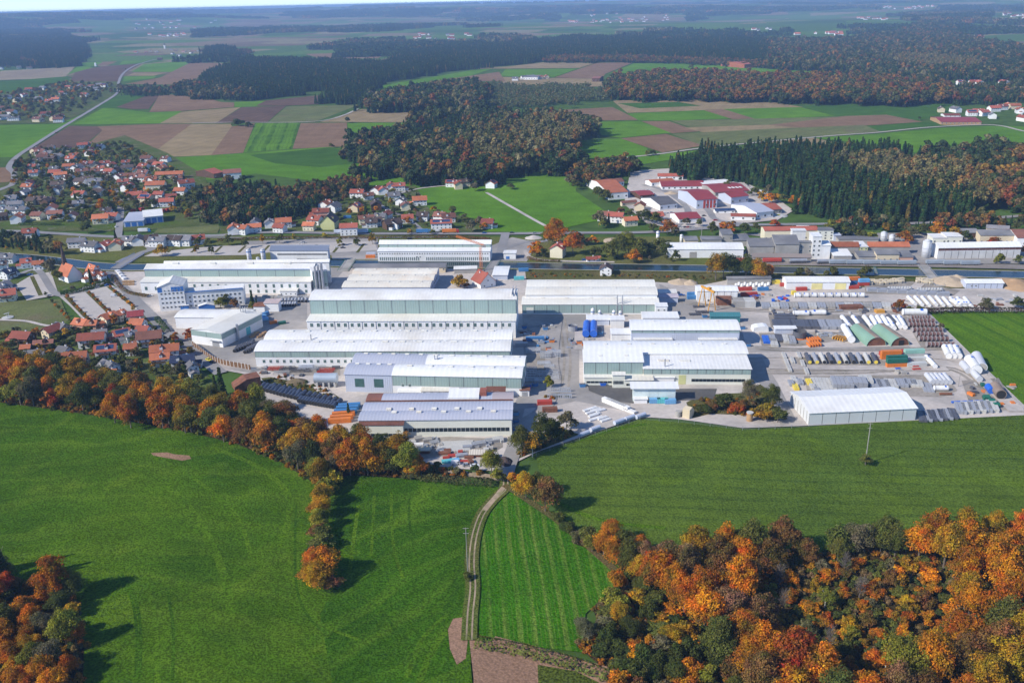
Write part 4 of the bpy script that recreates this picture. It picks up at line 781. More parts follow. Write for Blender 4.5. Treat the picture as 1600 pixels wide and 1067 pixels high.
# ================================================================ HOUSES
ROOFS = dict(o=(tileo, 'orange-roofed'), r=(tiler, 'red-roofed'), b=(tileb, 'red-brown roofed'), k=(tilek, 'dark-roofed'), g=(tileg, 'grey-roofed'), n=(tilen, 'navy-roofed'), s=(solar, 'solar-roofed'), c=(tilec, 'crimson-roofed'))
WALLS = dict(w=(white, 'white'), c=(cream, 'cream'), y=(yelg, 'yellow-green'), p=(pink, 'salmon'), t=(brownw, 'dark timber'), e=(beige, 'beige'))
HC = {}
def house_parts(w, d, h, rise, rk, wk, far):
    key = (w, d, h, rise, rk, wk, far)
    if key in HC: return HC[key]
    rm = ROOFS[rk][0] if rk != 's' else tiler; wm = WALLS[wk][0]; out = []
    m = MB(); m.prism([(-d / 2, -1), (-d / 2, h), (0, h + rise), (d / 2, h), (d / 2, -1)], -w / 2, w / 2, wm); out.append(('wall', m.mesh('wall'), (0, 0, 0), 0))
    o = 0.9; k = rise / (d / 2); m = MB()
    for sg in (-1, 1):
        pr = [(sg * (d / 2 + o), h - o * k + .02), (0, h + rise + .02), (0, h + rise + .3), (sg * (d / 2 + o), h - o * k + .25)]
        m.prism(pr if sg < 0 else pr[::-1], -w / 2 - .8, w / 2 + .8, rm)
    out.append(('roof', m.mesh('roof'), (0, 0, 0), 0))
    m = MB(); m.box(-.4, -.4, 0, .4, .4, 1.6, white); m.box(-.45, -.45, 1.6, .45, .45, 1.75, tilek); out.append(('chimney', m.mesh('chimney'), (w * .18, d * .12, h + rise * .72), 1))
    nx = max(2, int(w / 3.4)); rows = 2 if h > 4.6 else 1
    for r in range(rows):
        for i in range(nx):
            out.append(('window', win_mesh(1.2, 1.35, glass), ((i + .5) / nx * w - w / 2, -d / 2 - .003, 1.0 + r * 2.7), 0))
            if far: continue
    if not far:
        for sg in (-1, 1):
            for i in range(2):
                for r in range(rows): out.append(('window', win_mesh(1.1, 1.3, glass), (sg * (w / 2 + .003), (i - .5) * d * .5, 1.0 + r * 2.7), sg * math.pi / 2))
            out.append(('window', win_mesh(1.0, 1.1, glass), (sg * (w / 2 + .003), 0, h + .6), sg * math.pi / 2))
        m = MB(); m.box(-.5, -.09, 0, .5, -.003, 2.1, brownw); out.append(('door', m.mesh('door'), (w / (nx * 2) * 0.1, -d / 2, 0), 0))
        if w > 9: m = MB(); m.box(-w * .3, -1.3, 0, w * .3, 0, .15, wood); m.box(-w * .3, -1.3, .15, w * .3, -1.2, 1.05, brownw); out.append(('balcony', m.mesh('balcony'), (0, -d / 2 - .01, 2.9), 0))
    if rk == 's':
        sl = math.hypot(d / 2, rise); m = MB(); a = .18; y0, y1 = -d / 2 * (1 - a), -d / 2 * a
        m.add([(-w * .42, y0, h + rise * a + .36), (w * .42, y0, h + rise * a + .36), (w * .42, y1, h + rise * (1 - a) + .36), (-w * .42, y1, h + rise * (1 - a) + .36),
               (-w * .42, y0, h + rise * a + .30), (w * .42, y0, h + rise * a + .30), (w * .42, y1, h + rise * (1 - a) + .30), (-w * .42, y1, h + rise * (1 - a) + .30)], [(0, 1, 2, 3), (4, 7, 6, 5), (0, 4, 5, 1), (1, 5, 6, 2), (2, 6, 7, 3), (3, 7, 4, 0)], solar); out.append(('solar_panel', m.mesh('solar_panel'), (0, 0, 0), 0))
    HC[key] = out; return out
def house(x, y, w, d, rot, rk, wk, where, h=None, rise=None):
    if 'lower village' in where: w = round(w * .88, 1); d = round(d * .92, 1); rise = round(d * .33, 1)
    h = h or (5.4 if w < 14 else 6.2); rise = rise or round(d * .29, 1); p = P(x, y, Z0)
    p = P(x, y + scale_at(p) * (h * .5), Z0)
    far = y < 420
    t = thing('house', f'{WALLS[wk][1]} {ROOFS[rk][1]} house {where}', 'house', p, math.radians(rot), 'houses ' + where)
    for nm, me, lc, rz in house_parts(w, d, h, rise, rk, wk, far):
        if nm == 'chimney': link(nm, me, t, lc)
        else: link(nm, me, t, lc, rz)
    if random.random() < (.6 if not far else .35):
        key = ('ext', wk, rk)
        if key not in HC: a = MB(); a.box(0, -2.5, -1, 4, 2.5, 2.7, WALLS[wk][0]); b = MB(); b.prism([(-2.9, 2.6), (0, 3.9), (2.9, 2.6), (2.9, 2.85), (0, 4.15), (-2.9, 2.85)], 0, 4.4, ROOFS[rk][0] if rk != 's' else tiler); HC[key] = (a.mesh('extension'), b.mesh('extension_roof'))
        sg = random.choice((0, 1)); lc = ((w / 2 + .01) * (1 if sg == 0 else -1), random.uniform(-1.5, 1.5), 0); link('extension', HC[key][0], t, lc, math.pi * sg); link('extension_roof', HC[key][1], t, lc, math.pi * sg)
    if random.random() < .45:
        key = ('dormer', wk, rk)
        if key not in HC: a = MB(); a.box(-.9, -1.8, -.6, .9, 1.2, 1.2, WALLS[wk][0]); a.prism([(-1.2, 1.15), (0, 1.9), (1.2, 1.15), (0, 2.1)], -2.0, 1.4, ROOFS[rk][0] if rk != 's' else tiler, axis=1); HC[key] = a.mesh('dormer')
        link('dormer', HC[key], t, (random.uniform(-w * .2, w * .2), -d * .24, h + rise * .42))
    return t
VILL = [('in the village above the canal on the left', 0, 200, 5, '''
285,185,b 322,198,b 400,165,k 385,208,g 345,222,b 525,168,b 460,228,g 650,145,r 690,140,b 790,155,n 712,180,r 585,225,o 700,205,r 400,250,k 265,312,r 268,360,r 432,330,g 438,362,r 480,378,o 545,312,o 605,322,w 650,352,b
750,300,k 825,285,r 990,280,r 1150,250,b 1192,280,b 1250,300,r 800,325,r 862,350,r 912,335,k 1000,322,k 1080,345,r 1128,365,b 1262,330,o 935,392,b 1190,418,o 1395,405,b 1455,440,o 1415,502,o 970,432,r 1000,470,r 1248,530,r 1345,555,r 1150,560,s 1070,535,r
225,445,r 225,470,o 200,515,g 95,565,g 25,605,g 170,655,g 460,455,k 690,412,k 750,432,g 770,470,g 780,510,k 450,495,k 630,525,r 385,580,k 340,575,k 620,602,g 410,640,o 300,695,b 440,685,b 145,715,o 570,700,b 835,660,k 795,720,o 882,700,r 1300,250,b 1130,310,r 870,300,r 750,350,b 320,350,k 340,240,b 300,270,k 560,250,r 540,400,k 640,430,k 260,580,k 130,610,g 60,655,g 20,700,k 1310,590,r 1240,590,b 1060,400,b 1100,400,b 700,290,r 660,300,b'''),
 ('in the row between canal and main road', 0, 200, 5, '610,905,g 722,935,g 825,930,r 912,925,o 1020,890,g 1090,888,g 1190,880,k 1240,898,g 1380,888,k 1440,890,g 1555,880,r 245,830,r'),
 ('in the hamlet at the far left', 0, 0, 4, '50,612,g 182,565,r 270,555,g 430,550,r 395,585,r 345,618,o 350,628,o 500,540,r 540,555,b 600,560,g 655,538,s 530,598,r 245,622,g 310,638,r 30,682,b 75,705,b 40,738,g 92,745,g 290,718,r 240,752,b 345,745,b 380,732,r 368,755,b 110,630,g 150,600,r 10,720,b 575,545,b 620,535,g'),
 ('in the village with the white church tower', 0, 0, 4, '850,332,r 915,332,b 945,325,r 980,330,g 1000,372,k 1070,318,g 1100,322,b 1150,328,r 1180,322,r 1210,326,b 1240,322,r 1262,325,r 1120,350,g 1080,340,k 1195,335,b'),
 ('at the farm group beyond the dark wood', 0, 0, 4, '640,298,r 680,300,g 712,302,r 120,425,g 185,428,k 10,430,g'),
 ('in the settlement along the truck road', 480, 260, 5, '395,222,r 480,240,b 545,195,r 595,200,r 660,165,r 715,168,r 680,242,g 735,280,g 770,320,b 880,278,o 540,312,k 380,330,s 150,310,o 210,330,g 85,400,r 65,430,r 20,475,o 465,425,b 505,450,k 620,388,r 575,408,g 690,460,k 785,418,r 905,400,k 1040,400,b 1105,410,b 1410,455,r 530,440,k'),
 ('at the farm under the wood edge', 480, 260, 5, '1130,140,s 1180,152,r 1230,135,k 1300,122,s 1440,148,s'),
 ('beside the car park road near the old brown barn', 200, 260, 5, '990,488,o 830,498,o 885,500,o 1220,450,o 1110,455,g 1000,450,g 1190,490,r'),
 ('between meadow and trade park', 760, 260, 5, '930,395,b 1010,405,r 1120,435,o 1200,320,o 1330,400,r'),
 ('in the estate at the right edge beyond the fields', 1200, 0, 4, '1170,690,g 1080,690,k 1270,712,s 1310,705,r 1345,712,r 1400,728,w 1410,685,r 1460,675,r 1500,665,o 1540,670,o 1570,695,o 1595,745,r 1100,522,o 1200,520,s 1280,520,r 1320,522,r 1470,520,r 1500,528,g 1590,525,b 25,420,b'),
 ('at the long farm among the tan fields', 800, 0, 4, '20,498,g 75,490,g 120,485,g 175,488,b 215,485,r 1590,415,r 1560,418,b')]
random.seed(11)
for where, ox, oy, k, txt in VILL:
    for tk in txt.split():
        a, b, c = tk.split(','); x = ox + float(a) / k; y = oy + float(b) / k
        if c == 'w': c = 'g'
        wk = random.choice('wwwwwwce') if c != 'k' else random.choice('wwwte')
        far = y < 200
        house(x, y, random.choice((11, 13, 15)) + (5 if far else 0), random.choice((9, 10, 11)) + (2 if far else 0), random.choice((-18, 12, 20, 72, 100, -8, 8)), c, wk, where)
NEAR = '''215,165,9,9,20,r,w 310,178,9,7,10,o,w 70,128,13,9,0,g,w 20,182,10,8,15,k,w 72,245,12,9,70,n,w 35,352,11,9,60,g,w 65,415,14,11,20,r,c 190,750,15,10,-12,r,t 415,700,12,9,60,r,e 490,675,10,8,-30,g,e 650,645,11,9,-20,o,p 730,652,8,7,0,o,p
855,598,11,9,60,o,c 948,572,7,7,60,o,w 1070,580,11,8,15,c,e 1088,645,10,9,-8,o,w 730,765,18,10,10,r,w 960,728,11,9,35,s,w 1032,738,8,7,35,g,w 1180,755,17,11,12,b,w 1130,695,9,7,-10,r,w 840,850,14,9,12,s,w 512,858,8,7,-20,g,w 588,922,18,11,12,o,e
860,985,12,10,-40,g,w 1300,855,19,9,12,o,w 1262,915,12,8,15,o,w 1440,935,15,9,10,n,w 1510,985,8,7,-60,g,w 1032,835,8,7,10,o,w 285,893,12,9,15,g,w 800,270,6,6,60,o,w 215,838,6,5,10,o,w 355,800,13,5,10,b,t 790,725,10,7,10,g,w 730,262,10,11,60,o,w 870,1040,9,7,0,o,w
640,950,7,6,10,k,t 100,930,11,9,20,o,w'''
for tk in NEAR.split():
    a = tk.split(','); house(float(a[0]) / 5, 380 + float(a[1]) / 5, float(a[2]), float(a[3]), float(a[4]), a[5], a[6], 'in the lower village between car park and foreground trees')
SPECIAL = [(266, 275, 34, 10, 6, 'o', 'e', 'with the longest orange roof at the village edge', 6), (245, 293, 22, 12, 4, 'o', 'c', 'of three storeys with big orange roof in the upper village', 8.5), (238, 283, 14, 10, 5, 'o', 'e', 'behind the big cream one in the upper village', 6), (292, 290, 18, 12, 30, 'r', 'w', 'with dark balconies at the village edge by the meadow', 8), (216, 307, 22, 10, 3, 'r', 'w', 'long and low with a solar strip above the fire station', 5),
 (209, 277, 26, 9, 4, 'b', 'e', 'of terraced flats in the upper village', 6), (546, 376 - 16, 16, 10, 4, 'r', 'w', 'standing square to the truck road', 8), (516, 350, 18, 14, 85, 'k', 'y', 'with pointed gable beside the parked trucks', 7.5), (503, 337, 16, 10, 3, 'r', 'p', 'of three storeys behind the yellow-green gabled one', 9.5), (690, 352, 20, 9, 3, 's', 'w', 'with solar strip and orange awnings by the truck road', 6.5), (613, 352, 16, 12, 30, 'k', 't', 'with dark timber balcony by the truck road', 6),
 (872, 393, 13, 11, 72, 'r', 'c', 'tall and alone between the autumn trees at the canal', 8), (947, 423, 10, 9, 80, 'k', 'w', 'alone on the near canal bank', 5.5), (924, 406, 8, 5, 5, 'r', 'w', 'tiny beside the blue car on the canal path', 2.6), (756, 441, 15, 13, 118, 'r', 'w', 'with steep red roof among the works halls', 4.5), (148, 430, 10, 10, 140, 'o', 'w', 'with steep gable right of the church', 5)]
for x, y, w, d, rot, rk, wk, where, h in SPECIAL:
    o = house(x, y, w, d, rot, rk, wk, where, h, 6.5 if 'steep' in where or 'pointed' in where else None); o['label'] = f'{WALLS[wk][1]} {ROOFS[rk][1]} house {where}'; o['group'] = 'houses standing out from their neighbours'
# the church by the canal
t = thing('church', 'white church with steep orange roof and thin dark spire by the canal', 'church', P(111, 437, Z0), math.radians(140)); W_, D_, h_, r_ = 17, 12, 5.5, 8
m = MB(); m.prism([(-D_ / 2, -1), (-D_ / 2, h_), (0, h_ + r_), (D_ / 2, h_), (D_ / 2, -1)], -W_ / 2, W_ / 2, white); m.obj('nave', t)
m = MB()
for sg in (-1, 1): pr = [(sg * (D_ / 2 + .5), h_ - .7), (0, h_ + r_ + .02), (0, h_ + r_ + .3), (sg * (D_ / 2 + .5), h_ - .45)]; m.prism(pr if sg < 0 else pr[::-1], -W_ / 2 - .5, W_ / 2 + .5, tileo)
m.obj('roof', t)
m = MB(); m.box(4.5, -1.4, 0, 7.3, 1.4, 15, brownw); m.obj('tower', t); m = MB(); m.cyl((5.9, 0, 15), (5.9, 0, 31), 2, .1, tilek, 8); m.obj('spire', t)
for i in range(4): link('window', win_mesh(1, 3, glass), t, (-7 + i * 4, -D_ / 2 - .003, 1.6))
t = thing('church', 'distant white church tower above the far village on the left', 'church', P(258, 79, Z0)); m = MB(); m.box(-3.5, -3.5, 0, 3.5, 3.5, 26, white); m.obj('tower', t); m = MB(); m.cyl((0, 0, 26), (0, 0, 40), 4.5, .2, tilek, 8); m.obj('spire', t)
t = thing('chapel_tower', 'lone white pillar chapel in the far green field', 'monument', P(149.5, 104, Z0)); m = MB(); m.box(-3, -3, 0, 3, 3, 11, white); m.obj('tower', t); m = MB(); m.cyl((0, 0, 11), (0, 0, 15), 3.8, .2, white, 4); m.obj('cap', t)
# ================================================================ SILOS, TANKS, CRANES
def silo(x, y, r, h, lb, body=bright, stripe=None, kind='silo', n=18):
    t = thing(kind, lb, 'silo', P(x, y, Z0)); m = MB(); m.cyl((0, 0, -1), (0, 0, h), r, r, body, n); m.cyl((0, 0, h), (0, 0, h + r * .35), r, r * .25, body, n); m.obj('vessel', t, True)
    for z in (h * .3, h * .55): m = MB(); m.cyl((0, 0, z), (0, 0, z + .3), r + .06, r + .06, steel, n, False); m.obj('hoop', t)
    if stripe: m = MB(); m.cyl((0, 0, h * .82), (0, 0, h * .9), r + .05, r + .05, bluep, n, False); m.obj('stripe', t)
    m = MB()
    for q in (-.3, .3): m.box(q - .05, -r - .35, 0, q + .05, -r - .25, h + 1.2, steel)
    for k in range(int(h)): m.box(-.3, -r - .33, k, .3, -r - .27, k + .08, steel)
    m.obj('ladder', t)
concs = mat('pale grey silo concrete', (.55, .56, .58), .7, .06, .15)
silo(391, 413, 2.0, 13, 'left pale grey silo with blue ring behind the clerestory hall', concs, 1)
silo(413, 413, 2.0, 13, 'right pale grey silo with blue ring behind the clerestory hall', concs, 1)
silo(404, 413, 1.5, 6, 'short silo between the two blue-ringed silos', concs)
silo(1027.5, 379, 1.5, 10, 'slim white tank with blue top at the left end of the white shed', bright, 1)
silo(1064.5, 379, 1.5, 7, 'shorter white tank behind the white shed', bright, 1)
silo(1446, 402, 3.6, 14, 'fat pale round silo beside the dark loading yard', concs)
silo(1380, 377, 2.8, 8, 'left grey tank with stair tower behind the orange roofs', concs); silo(1393, 378, 2.6, 6, 'lower grey tank behind the orange roofs', concs)
def hpipe(name, lb, cat, a, b, r, m, group=None, caps=None, saddles=False, n=14, z=0.0, inner=None):
    A = P(*a, Z0); B = P(*b, Z0); d = B - A; t = thing(name, lb, cat, A, math.atan2(d.y, d.x), group); Lh = d.length
    q = MB(); q.cyl((0, 0, r + z), (Lh, 0, r + z), r, r, m, n, caps=True)
    q.obj('shell', t, smooth=False)
    if inner:
        for xx, s_ in ((-.02, 0), (Lh + .02, 1)): q = MB(); q.cyl((xx - .02, 0, r + z), (xx + .02, 0, r + z), r * .86, r * .86, inner, n); q.obj('opening', t)
    if caps is not None:
        q = MB(); q.cyl((.1, 0, r + z), (.5, 0, r + z), r + .06, r + .06, steel, n, False); q.cyl((Lh - .5, 0, r + z), (Lh - .1, 0, r + z), r + .06, r + .06, steel, n, False); q.obj('end_ring', t)
        if name != 'blue_tank':                  # small printed mark on the upper flank
            sg = -1 if math.cos(math.atan2(d.y, d.x)) > 0 else 1; q = MB(); xx = Lh * random.choice((.2, .7)); rr = r + .04
            an = [math.radians(40 + 14 * k) for k in range(5)]; vs = [(xx + u * .13 * Lh, sg * math.cos(a_) * rr, r + z + math.sin(a_) * rr) for a_ in an for u in (0, 1)]; q.add(vs, [(2 * k, 2 * k + 1, 2 * k + 3, 2 * k + 2) for k in range(4)], caps); q.obj('printed_mark', t)
    if saddles:
        for f in (.12, .4, .65, .9): q = MB(); q.box(Lh * f - .5, -r * .8, -.3, Lh * f + .5, r * .8, r * .5 + z, concl); q.obj('saddle', t)
    return t
hpipe('pressure_vessel', 'large horizontal grey cylinder on concrete saddles beside the blue-grey hall', 'tank', (493, 603), (528, 603), 3.0, mat('ribbed grey vessel', (.40, .46, .52), .4, .08, .2, metal=.2), None, None, True, 20, 2)
BT = mat('bright blue tank paint', (.03, .13, .55), .35, .05, .2)
hpipe('blue_tank', 'left blue tank lying in the inner yard', 'tank', (915.5, 528), (917, 511), 2.4, BT, 'blue tanks', BT, False, 18, .5)
hpipe('blue_tank', 'right blue tank lying in the inner yard', 'tank', (927.5, 528), (927.5, 511), 2.4, BT, 'blue tanks', BT, False, 18, .5)
t = thing('open_vat', 'round steel vat left of the two blue tanks', 'vat', P(895, 516, Z0)); m = MB(); m.cyl((0, 0, 0), (0, 0, 3.4), 3.2, 3.2, steel, 16, False); m.cyl((0, 0, 2.4), (0, 0, 2.5), 3.1, 3.1, dsteel, 16); m.obj('shell', t)
# gantry crane
t = thing('gantry_crane', 'yellow gantry crane with A-shaped legs in the pipe yard', 'crane', P(1112, 486, Z0), math.radians(112))
mast = mat('gantry yellow paint', (.62, .30, .04), .5)
for xx in (0, 12):
    for sg in (-1, 1): m = MB(); m.cyl((xx, sg * 3.2, -.3), (xx, sg * .6, 14), .36, .3, mast, 6); m.obj('leg', t)
m = MB(); m.box(-2, -.6, 13.7, 14, .6, 15, mast); m.obj('bridge_beam', t); m = MB(); m.box(3, -1, 15, 5.4, 1, 16.2, mast); m.obj('trolley', t); m = MB(); m.cyl((4.5, 0, 7), (4.5, 0, 13.7), .06, .06, dsteel, 4); m.box(3.9, -.5, 6, 5.1, .5, 7, dsteel); m.obj('hook', t)
# tower crane
def lattice(a, b, w, m, n):
    a = Vector(a); b = Vector(b); d = (b - a).normalized(); q = d.orthogonal().normalized(); v = d.cross(q); mb = MB(); cs = [(q * i + v * j) * w for i, j in ((1, 1), (1, -1), (-1, -1), (-1, 1))]
    for c in cs: mb.cyl(a + c, b + c, .13, .13, m, 4)
    for k in range(n):
        p = a + (b - a) * (k / n); p2 = a + (b - a) * ((k + 1) / n)
        for i in range(4): mb.cyl(p + cs[i], p2 + cs[(i + 1) % 4], .08, .08, m, 3)
    return mb
t = thing('tower_crane', 'orange tower crane reaching left over the long canal-side hall', 'crane', P(752, 424, Z0)); hC = height(P(752, 424, Z0), 385)
lattice((0, 0, 0), (0, 0, hC), .8, orangep, 14).obj('mast', t); lattice((3, 0, hC + .8), (-20, 8, hC + 7), .6, orangep, 12).obj('jib', t); m = MB(); m.box(1.5, -1, hC - .8, 4.5, 1, hC + 1, greyw); m.obj('counterweight', t); m = MB(); m.box(-2, -2, -.5, 2, 2, 1.2, greyw); m.obj('base', t)
# poles
def pole(x, y, ytop, lb, r=.22, arms=True):
    g = P(x, y, Z0); h = height(g, ytop); t = thing('power_pole', lb, 'pole', g); m = MB(); m.cyl((0, 0, -1), (0, 0, h), r * 1.4, r, mat('weathered pole wood', (.30, .28, .25), .9), 8); m.obj('post', t)
    if arms:
        for z in (h - .4, h - 2.6): m = MB(); m.box(-1.1, -.08, z, 1.1, .08, z + .14, greyw); m.obj('crossarm', t)
pole(1352, 724, 661, 'tall wooden power pole rising from a bush in the right-hand field', .2); pole(731, 898, 824, 'thin power pole beside the double rutted track', .13); pole(1096, 372, 338, 'tall lamp mast beside the trade park road', .2, False); pole(1318, 598, 582, 'slim light mast at the edge of the stored slabs', .15, False); pole(1497, 604, 582, 'slim light mast near the white vessels on the right', .15, False); pole(1237, 365, 352, 'lamp mast at the road behind the grey works', .15, False)
ruin = thing('ruined_wall', 'broken pale wall stub beside two round tanks at the field corner', 'wall', P(1066, 652, Z0), math.radians(-35)); m = MB(); m.prism([(0, -1), (6, -1), (6, 3), (3.5, 5.5), (0, 5)], 0, 4, beige, axis=0); m.obj('masonry', ruin)
for i, x in enumerate((1060, 1069)): m = MB(); m.cyl((0, 0, -.3), (0, 0, 3), 1.7, 1.7, greyw, 14); t = thing('round_tank', ('left', 'right')[i] + ' small grey round tank beside the broken pale wall', 'tank', P(x, 650 - i, Z0)); m.obj('vessel', t)
m = MB(); m.cyl((0, 0, -.5), (0, 0, 4.5), 1.6, 1.6, wood, 14); t = thing('brick_tank', 'small brown cylinder tank on the gravel spur by the field', 'tank', P(1171, 657, Z0)); m.obj('vessel', t); m = MB(); m.cyl((0, 0, 4.5), (0, 0, 4.9), 1.8, 1.8, concl, 14); m.obj('lid', t)
# the green barrel tents
for i, (A, B) in enumerate((((1354, 541), (1386, 541)), ((1392, 541), (1423, 541)))):
    a = P(*A, Z0); b = P(*B, Z0); w = (b - a).length; ux = (b - a).normalized(); t = thing('barrel_tent', ('left', 'right')[i] + ' of the two mint green barrel-vaulted tents in the pipe yard', 'tent', a, math.atan2(ux.y, ux.x) + math.radians(7 if i == 0 else 9))
    D = 27; hh = 5.6; n = 14; arc = [(w / 2 - w / 2 * math.cos(math.pi * k / n), hh * math.sin(math.pi * k / n)) for k in range(n + 1)]
    inn = [(w / 2 - (w / 2 - .2) * math.cos(math.pi * k / n), (hh - .2) * math.sin(math.pi * k / n)) for k in range(n + 1)]
    for s0, s1, mm, nm in ((0, 6, mint, 'canvas_side'), (6, 9, mat('brown translucent canvas', (.30, .23, .17), .7), 'canvas_strip'), (9, 14, mint, 'canvas_side')):
        m = MB(); m.prism([*arc[s0:s1 + 1]] + inn[s0:s1 + 1][::-1], 0, D, mm, axis=1); m.obj(nm, t)
    m = MB(); m.prism([(x, z) for x, z in inn], .4, .6, rust, axis=1); m.obj('end_wall', t)
    if i: m = MB(); m.box(w * .42, .2, 0, w * .7, .39, hh * .62, rubber); m.obj('opening', t)
# ================================================================ CONTAINERS AND VEHICLES
def container(x, y, L_, m, lb, rot=0, k=0, group='containers in the yards', px=None):
    key = ('cont', L_, m.name)
    if key not in HC:
        q = MB(); w = 2.5; q.box(-L_ / 2, -w / 2, 0.1, L_ / 2, w / 2, 2.6, m); nr = int(L_ / .9)
        for i in range(nr): xx = -L_ / 2 + (i + .5) * L_ / nr; q.box(xx - .12, -w / 2 - .06, .25, xx + .12, w / 2 + .06, 2.45, m)
        d = MB(); d.box(L_ / 2 + .002, -1.15, .2, L_ / 2 + .1, 1.15, 2.5, m); d.box(L_ / 2 + .1, -.05, .2, L_ / 2 + .16, .05, 2.5, steel)
        HC[key] = (q.mesh('box'), d.mesh('door'))
    b, d = HC[key]; p = P(x, y, Z0); p.z = Z0 + 2.62 * k; t = thing('shipping_container', lb, 'container', p, math.radians(rot), group); link('box', b, t); link('door', d, t); return t
blc = mat('mid blue container paint', (.06, .20, .42), .5, .06, .2); lbc = mat('light blue container paint', (.16, .38, .62), .5); grc = mat('dark green container paint', (.02, .13, .09), .5); whc = mat('dirty white container paint', (.55, .55, .52), .5)
CONT = [(248 + 28, 557, 6, blc, 'blue skip container beside the timber fence', -30), (290, 559, 6, blc, 'second blue skip by the timber fence', -30)]
cx = [(536, 646), (533, 651), (531, 656)]
for i, (x, y) in enumerate(((531, 660), (534, 655), (537, 650))): container(x, y, 12, orangep, ('nearest', 'middle', 'hindmost')[i] + ' of the orange containers at the low hall corner', 6)
for i, (x, y) in enumerate(((540, 646), (543, 641), (546, 637))): container(x, y, 12, blc, ('nearest', 'middle', 'hindmost')[i] + ' of the blue containers at the low hall corner', 6)
for i, (x, y, k, m_, lb) in enumerate(((1400, 573, 0, orangep, 'orange container carrying two dark green ones'), (1400, 573, 1, grc, 'lower dark green container on the orange one'), (1400, 568, 1, grc, 'rear dark green container on the orange stack'), (1391, 560, 0, orangep, 'rear orange container of the block before the tents'), (1391, 560, 1, orangep, 'orange container stacked on the rear orange one'), (1389, 555, 0, redp, 'red-brown container behind the orange block'), (1423, 552, 0, redp, 'dark red container right of the orange block'),
    (1427, 558, 0, whc, 'pale container right of the orange block'), (1427, 558, 1, mat('mint container paint', (.3, .52, .42), .5), 'mint green container on top of the pale one'), (1430, 564, 0, whc, 'pale grey container in the middle right of the block'), (1431, 572, 0, whc, 'dirty white container at the right end before the tents'),
    (1162, 454, 0, redp, 'red container right of the white hall behind the gantry crane'), (1170, 462, 0, redp, 'red container standing beyond its twin'), (1192, 454, 0, blc, 'blue container in front of white barrels'), (1227, 447, 0, redp, 'small red container at the corner of the yellow-gated hall'), (1252, 454, 0, redp, 'dark red container before the yellow-gated hall'), (1334, 443, 0, blc, 'blue container right of the yellow-gated hall'), (1334, 443, 1, orangep, 'orange container on the blue one'), (1333, 451, 0, redp, 'red container below the orange and blue stack'), (1349, 446, 0, redp, 'red container under the light blue one'), (1349, 446, 1, lbc, 'light blue container on the red one'),
    (851, 632, 0, redp, 'red container near the birch trees'), (859, 643, 0, rust, 'rusty container near the birch trees'), (836, 532, 0, blc, 'blue container with rusty roof in the yard beside the tallest hall'), (815, 541, 0, steel, 'grey container beside the open yard racks'), (403, 502, 0, lbc, 'front light blue container in the left yard'), (409, 499, 0, lbc, 'rear light blue container in the left yard'), (413, 494, 0, blc, 'deep blue container in the left yard'), (397, 508, 0, redp, 'small red container in the left yard'), (811, 437, 0, skyb, 'turquoise container by the canopy'), (818, 424, 0, blc, 'blue container beside the canopy'), (580, 399, 0, bluew, 'pale blue container at the end of the canal-side hall'), (579, 403, 0, orangep, 'orange container at the end of the canal-side hall'),
    (1255, 325, 0, lbc, 'light blue skip at the wood edge'), (543, 341, 0, blc, 'blue container in the settlement yard'), (1022 + 60, 462, 0, blc, 'upper blue skip left of the gantry crane'), (1082, 467, 0, blc, 'lower blue skip left of the gantry crane'))):
    container(x, y, 12 if i < 13 or 'beside the tallest' in lb or 'corner' in lb and 0 else 8, m_, lb, {True: 60}.get('left yard' in lb and 'blue' in lb, 2), k)
for x, y, L_, m_, lb, r in CONT: container(x, y, L_, m_, lb, r)
def car(x, y, rot, m, lb, van=False):
    key = ('car', m.name, van)
    if key not in HC:
        a = MB(); hh = 1.9 if van else .85
        a.prism([(-2.2, .3), (2.2, .3), (2.25, .8), (1.4, hh * .95 + .1), (-2.1, hh + .1), (-2.25, .7)], -.88, .88, m, axis=1)
        b = MB()
        if van: b.prism([(.9, 1.1), (2.05, 1.0), (1.45, 1.75), (.9, 1.8)], -.89, .89, glass, axis=1)
        else: b.prism([(-1.7, .9), (1.1, .9), (.5, 1.42), (-1.2, 1.45)], -.78, .78, glass, axis=1); b.box(-1.15, -.74, 1.44, .45, .74, 1.5, m)
        w = MB()
        w.cyl((0, -.1, 0), (0, .1, 0), .33, .33, rubber, 10); HC[key] = (a.mesh('body'), b.mesh('cabin'), w.mesh('wheel'))
    a, b, w = HC[key]; t = thing('parked_car', lb, 'van' if van else 'car', P(x, y, Z0), math.radians(rot), 'cars and vans'); link('body', a, t); link('cabin', b, t)
    for xx in (-1.35, 1.35):
        for yy in (-.82, .82): link('wheel', w, t, (xx, yy, .33))
CR = [mat('white car paint', (.7, .7, .7), .3), mat('silver car paint', (.45, .46, .48), .3, metal=.5), mat('black car paint', (.03, .03, .035), .3), mat('blue car paint', (.03, .1, .35), .3), mat('red car paint', (.4, .03, .03), .3), mat('yellow car paint', (.7, .6, .05), .3)]
CN = ['white', 'silver', 'black', 'blue', 'red', 'yellow']
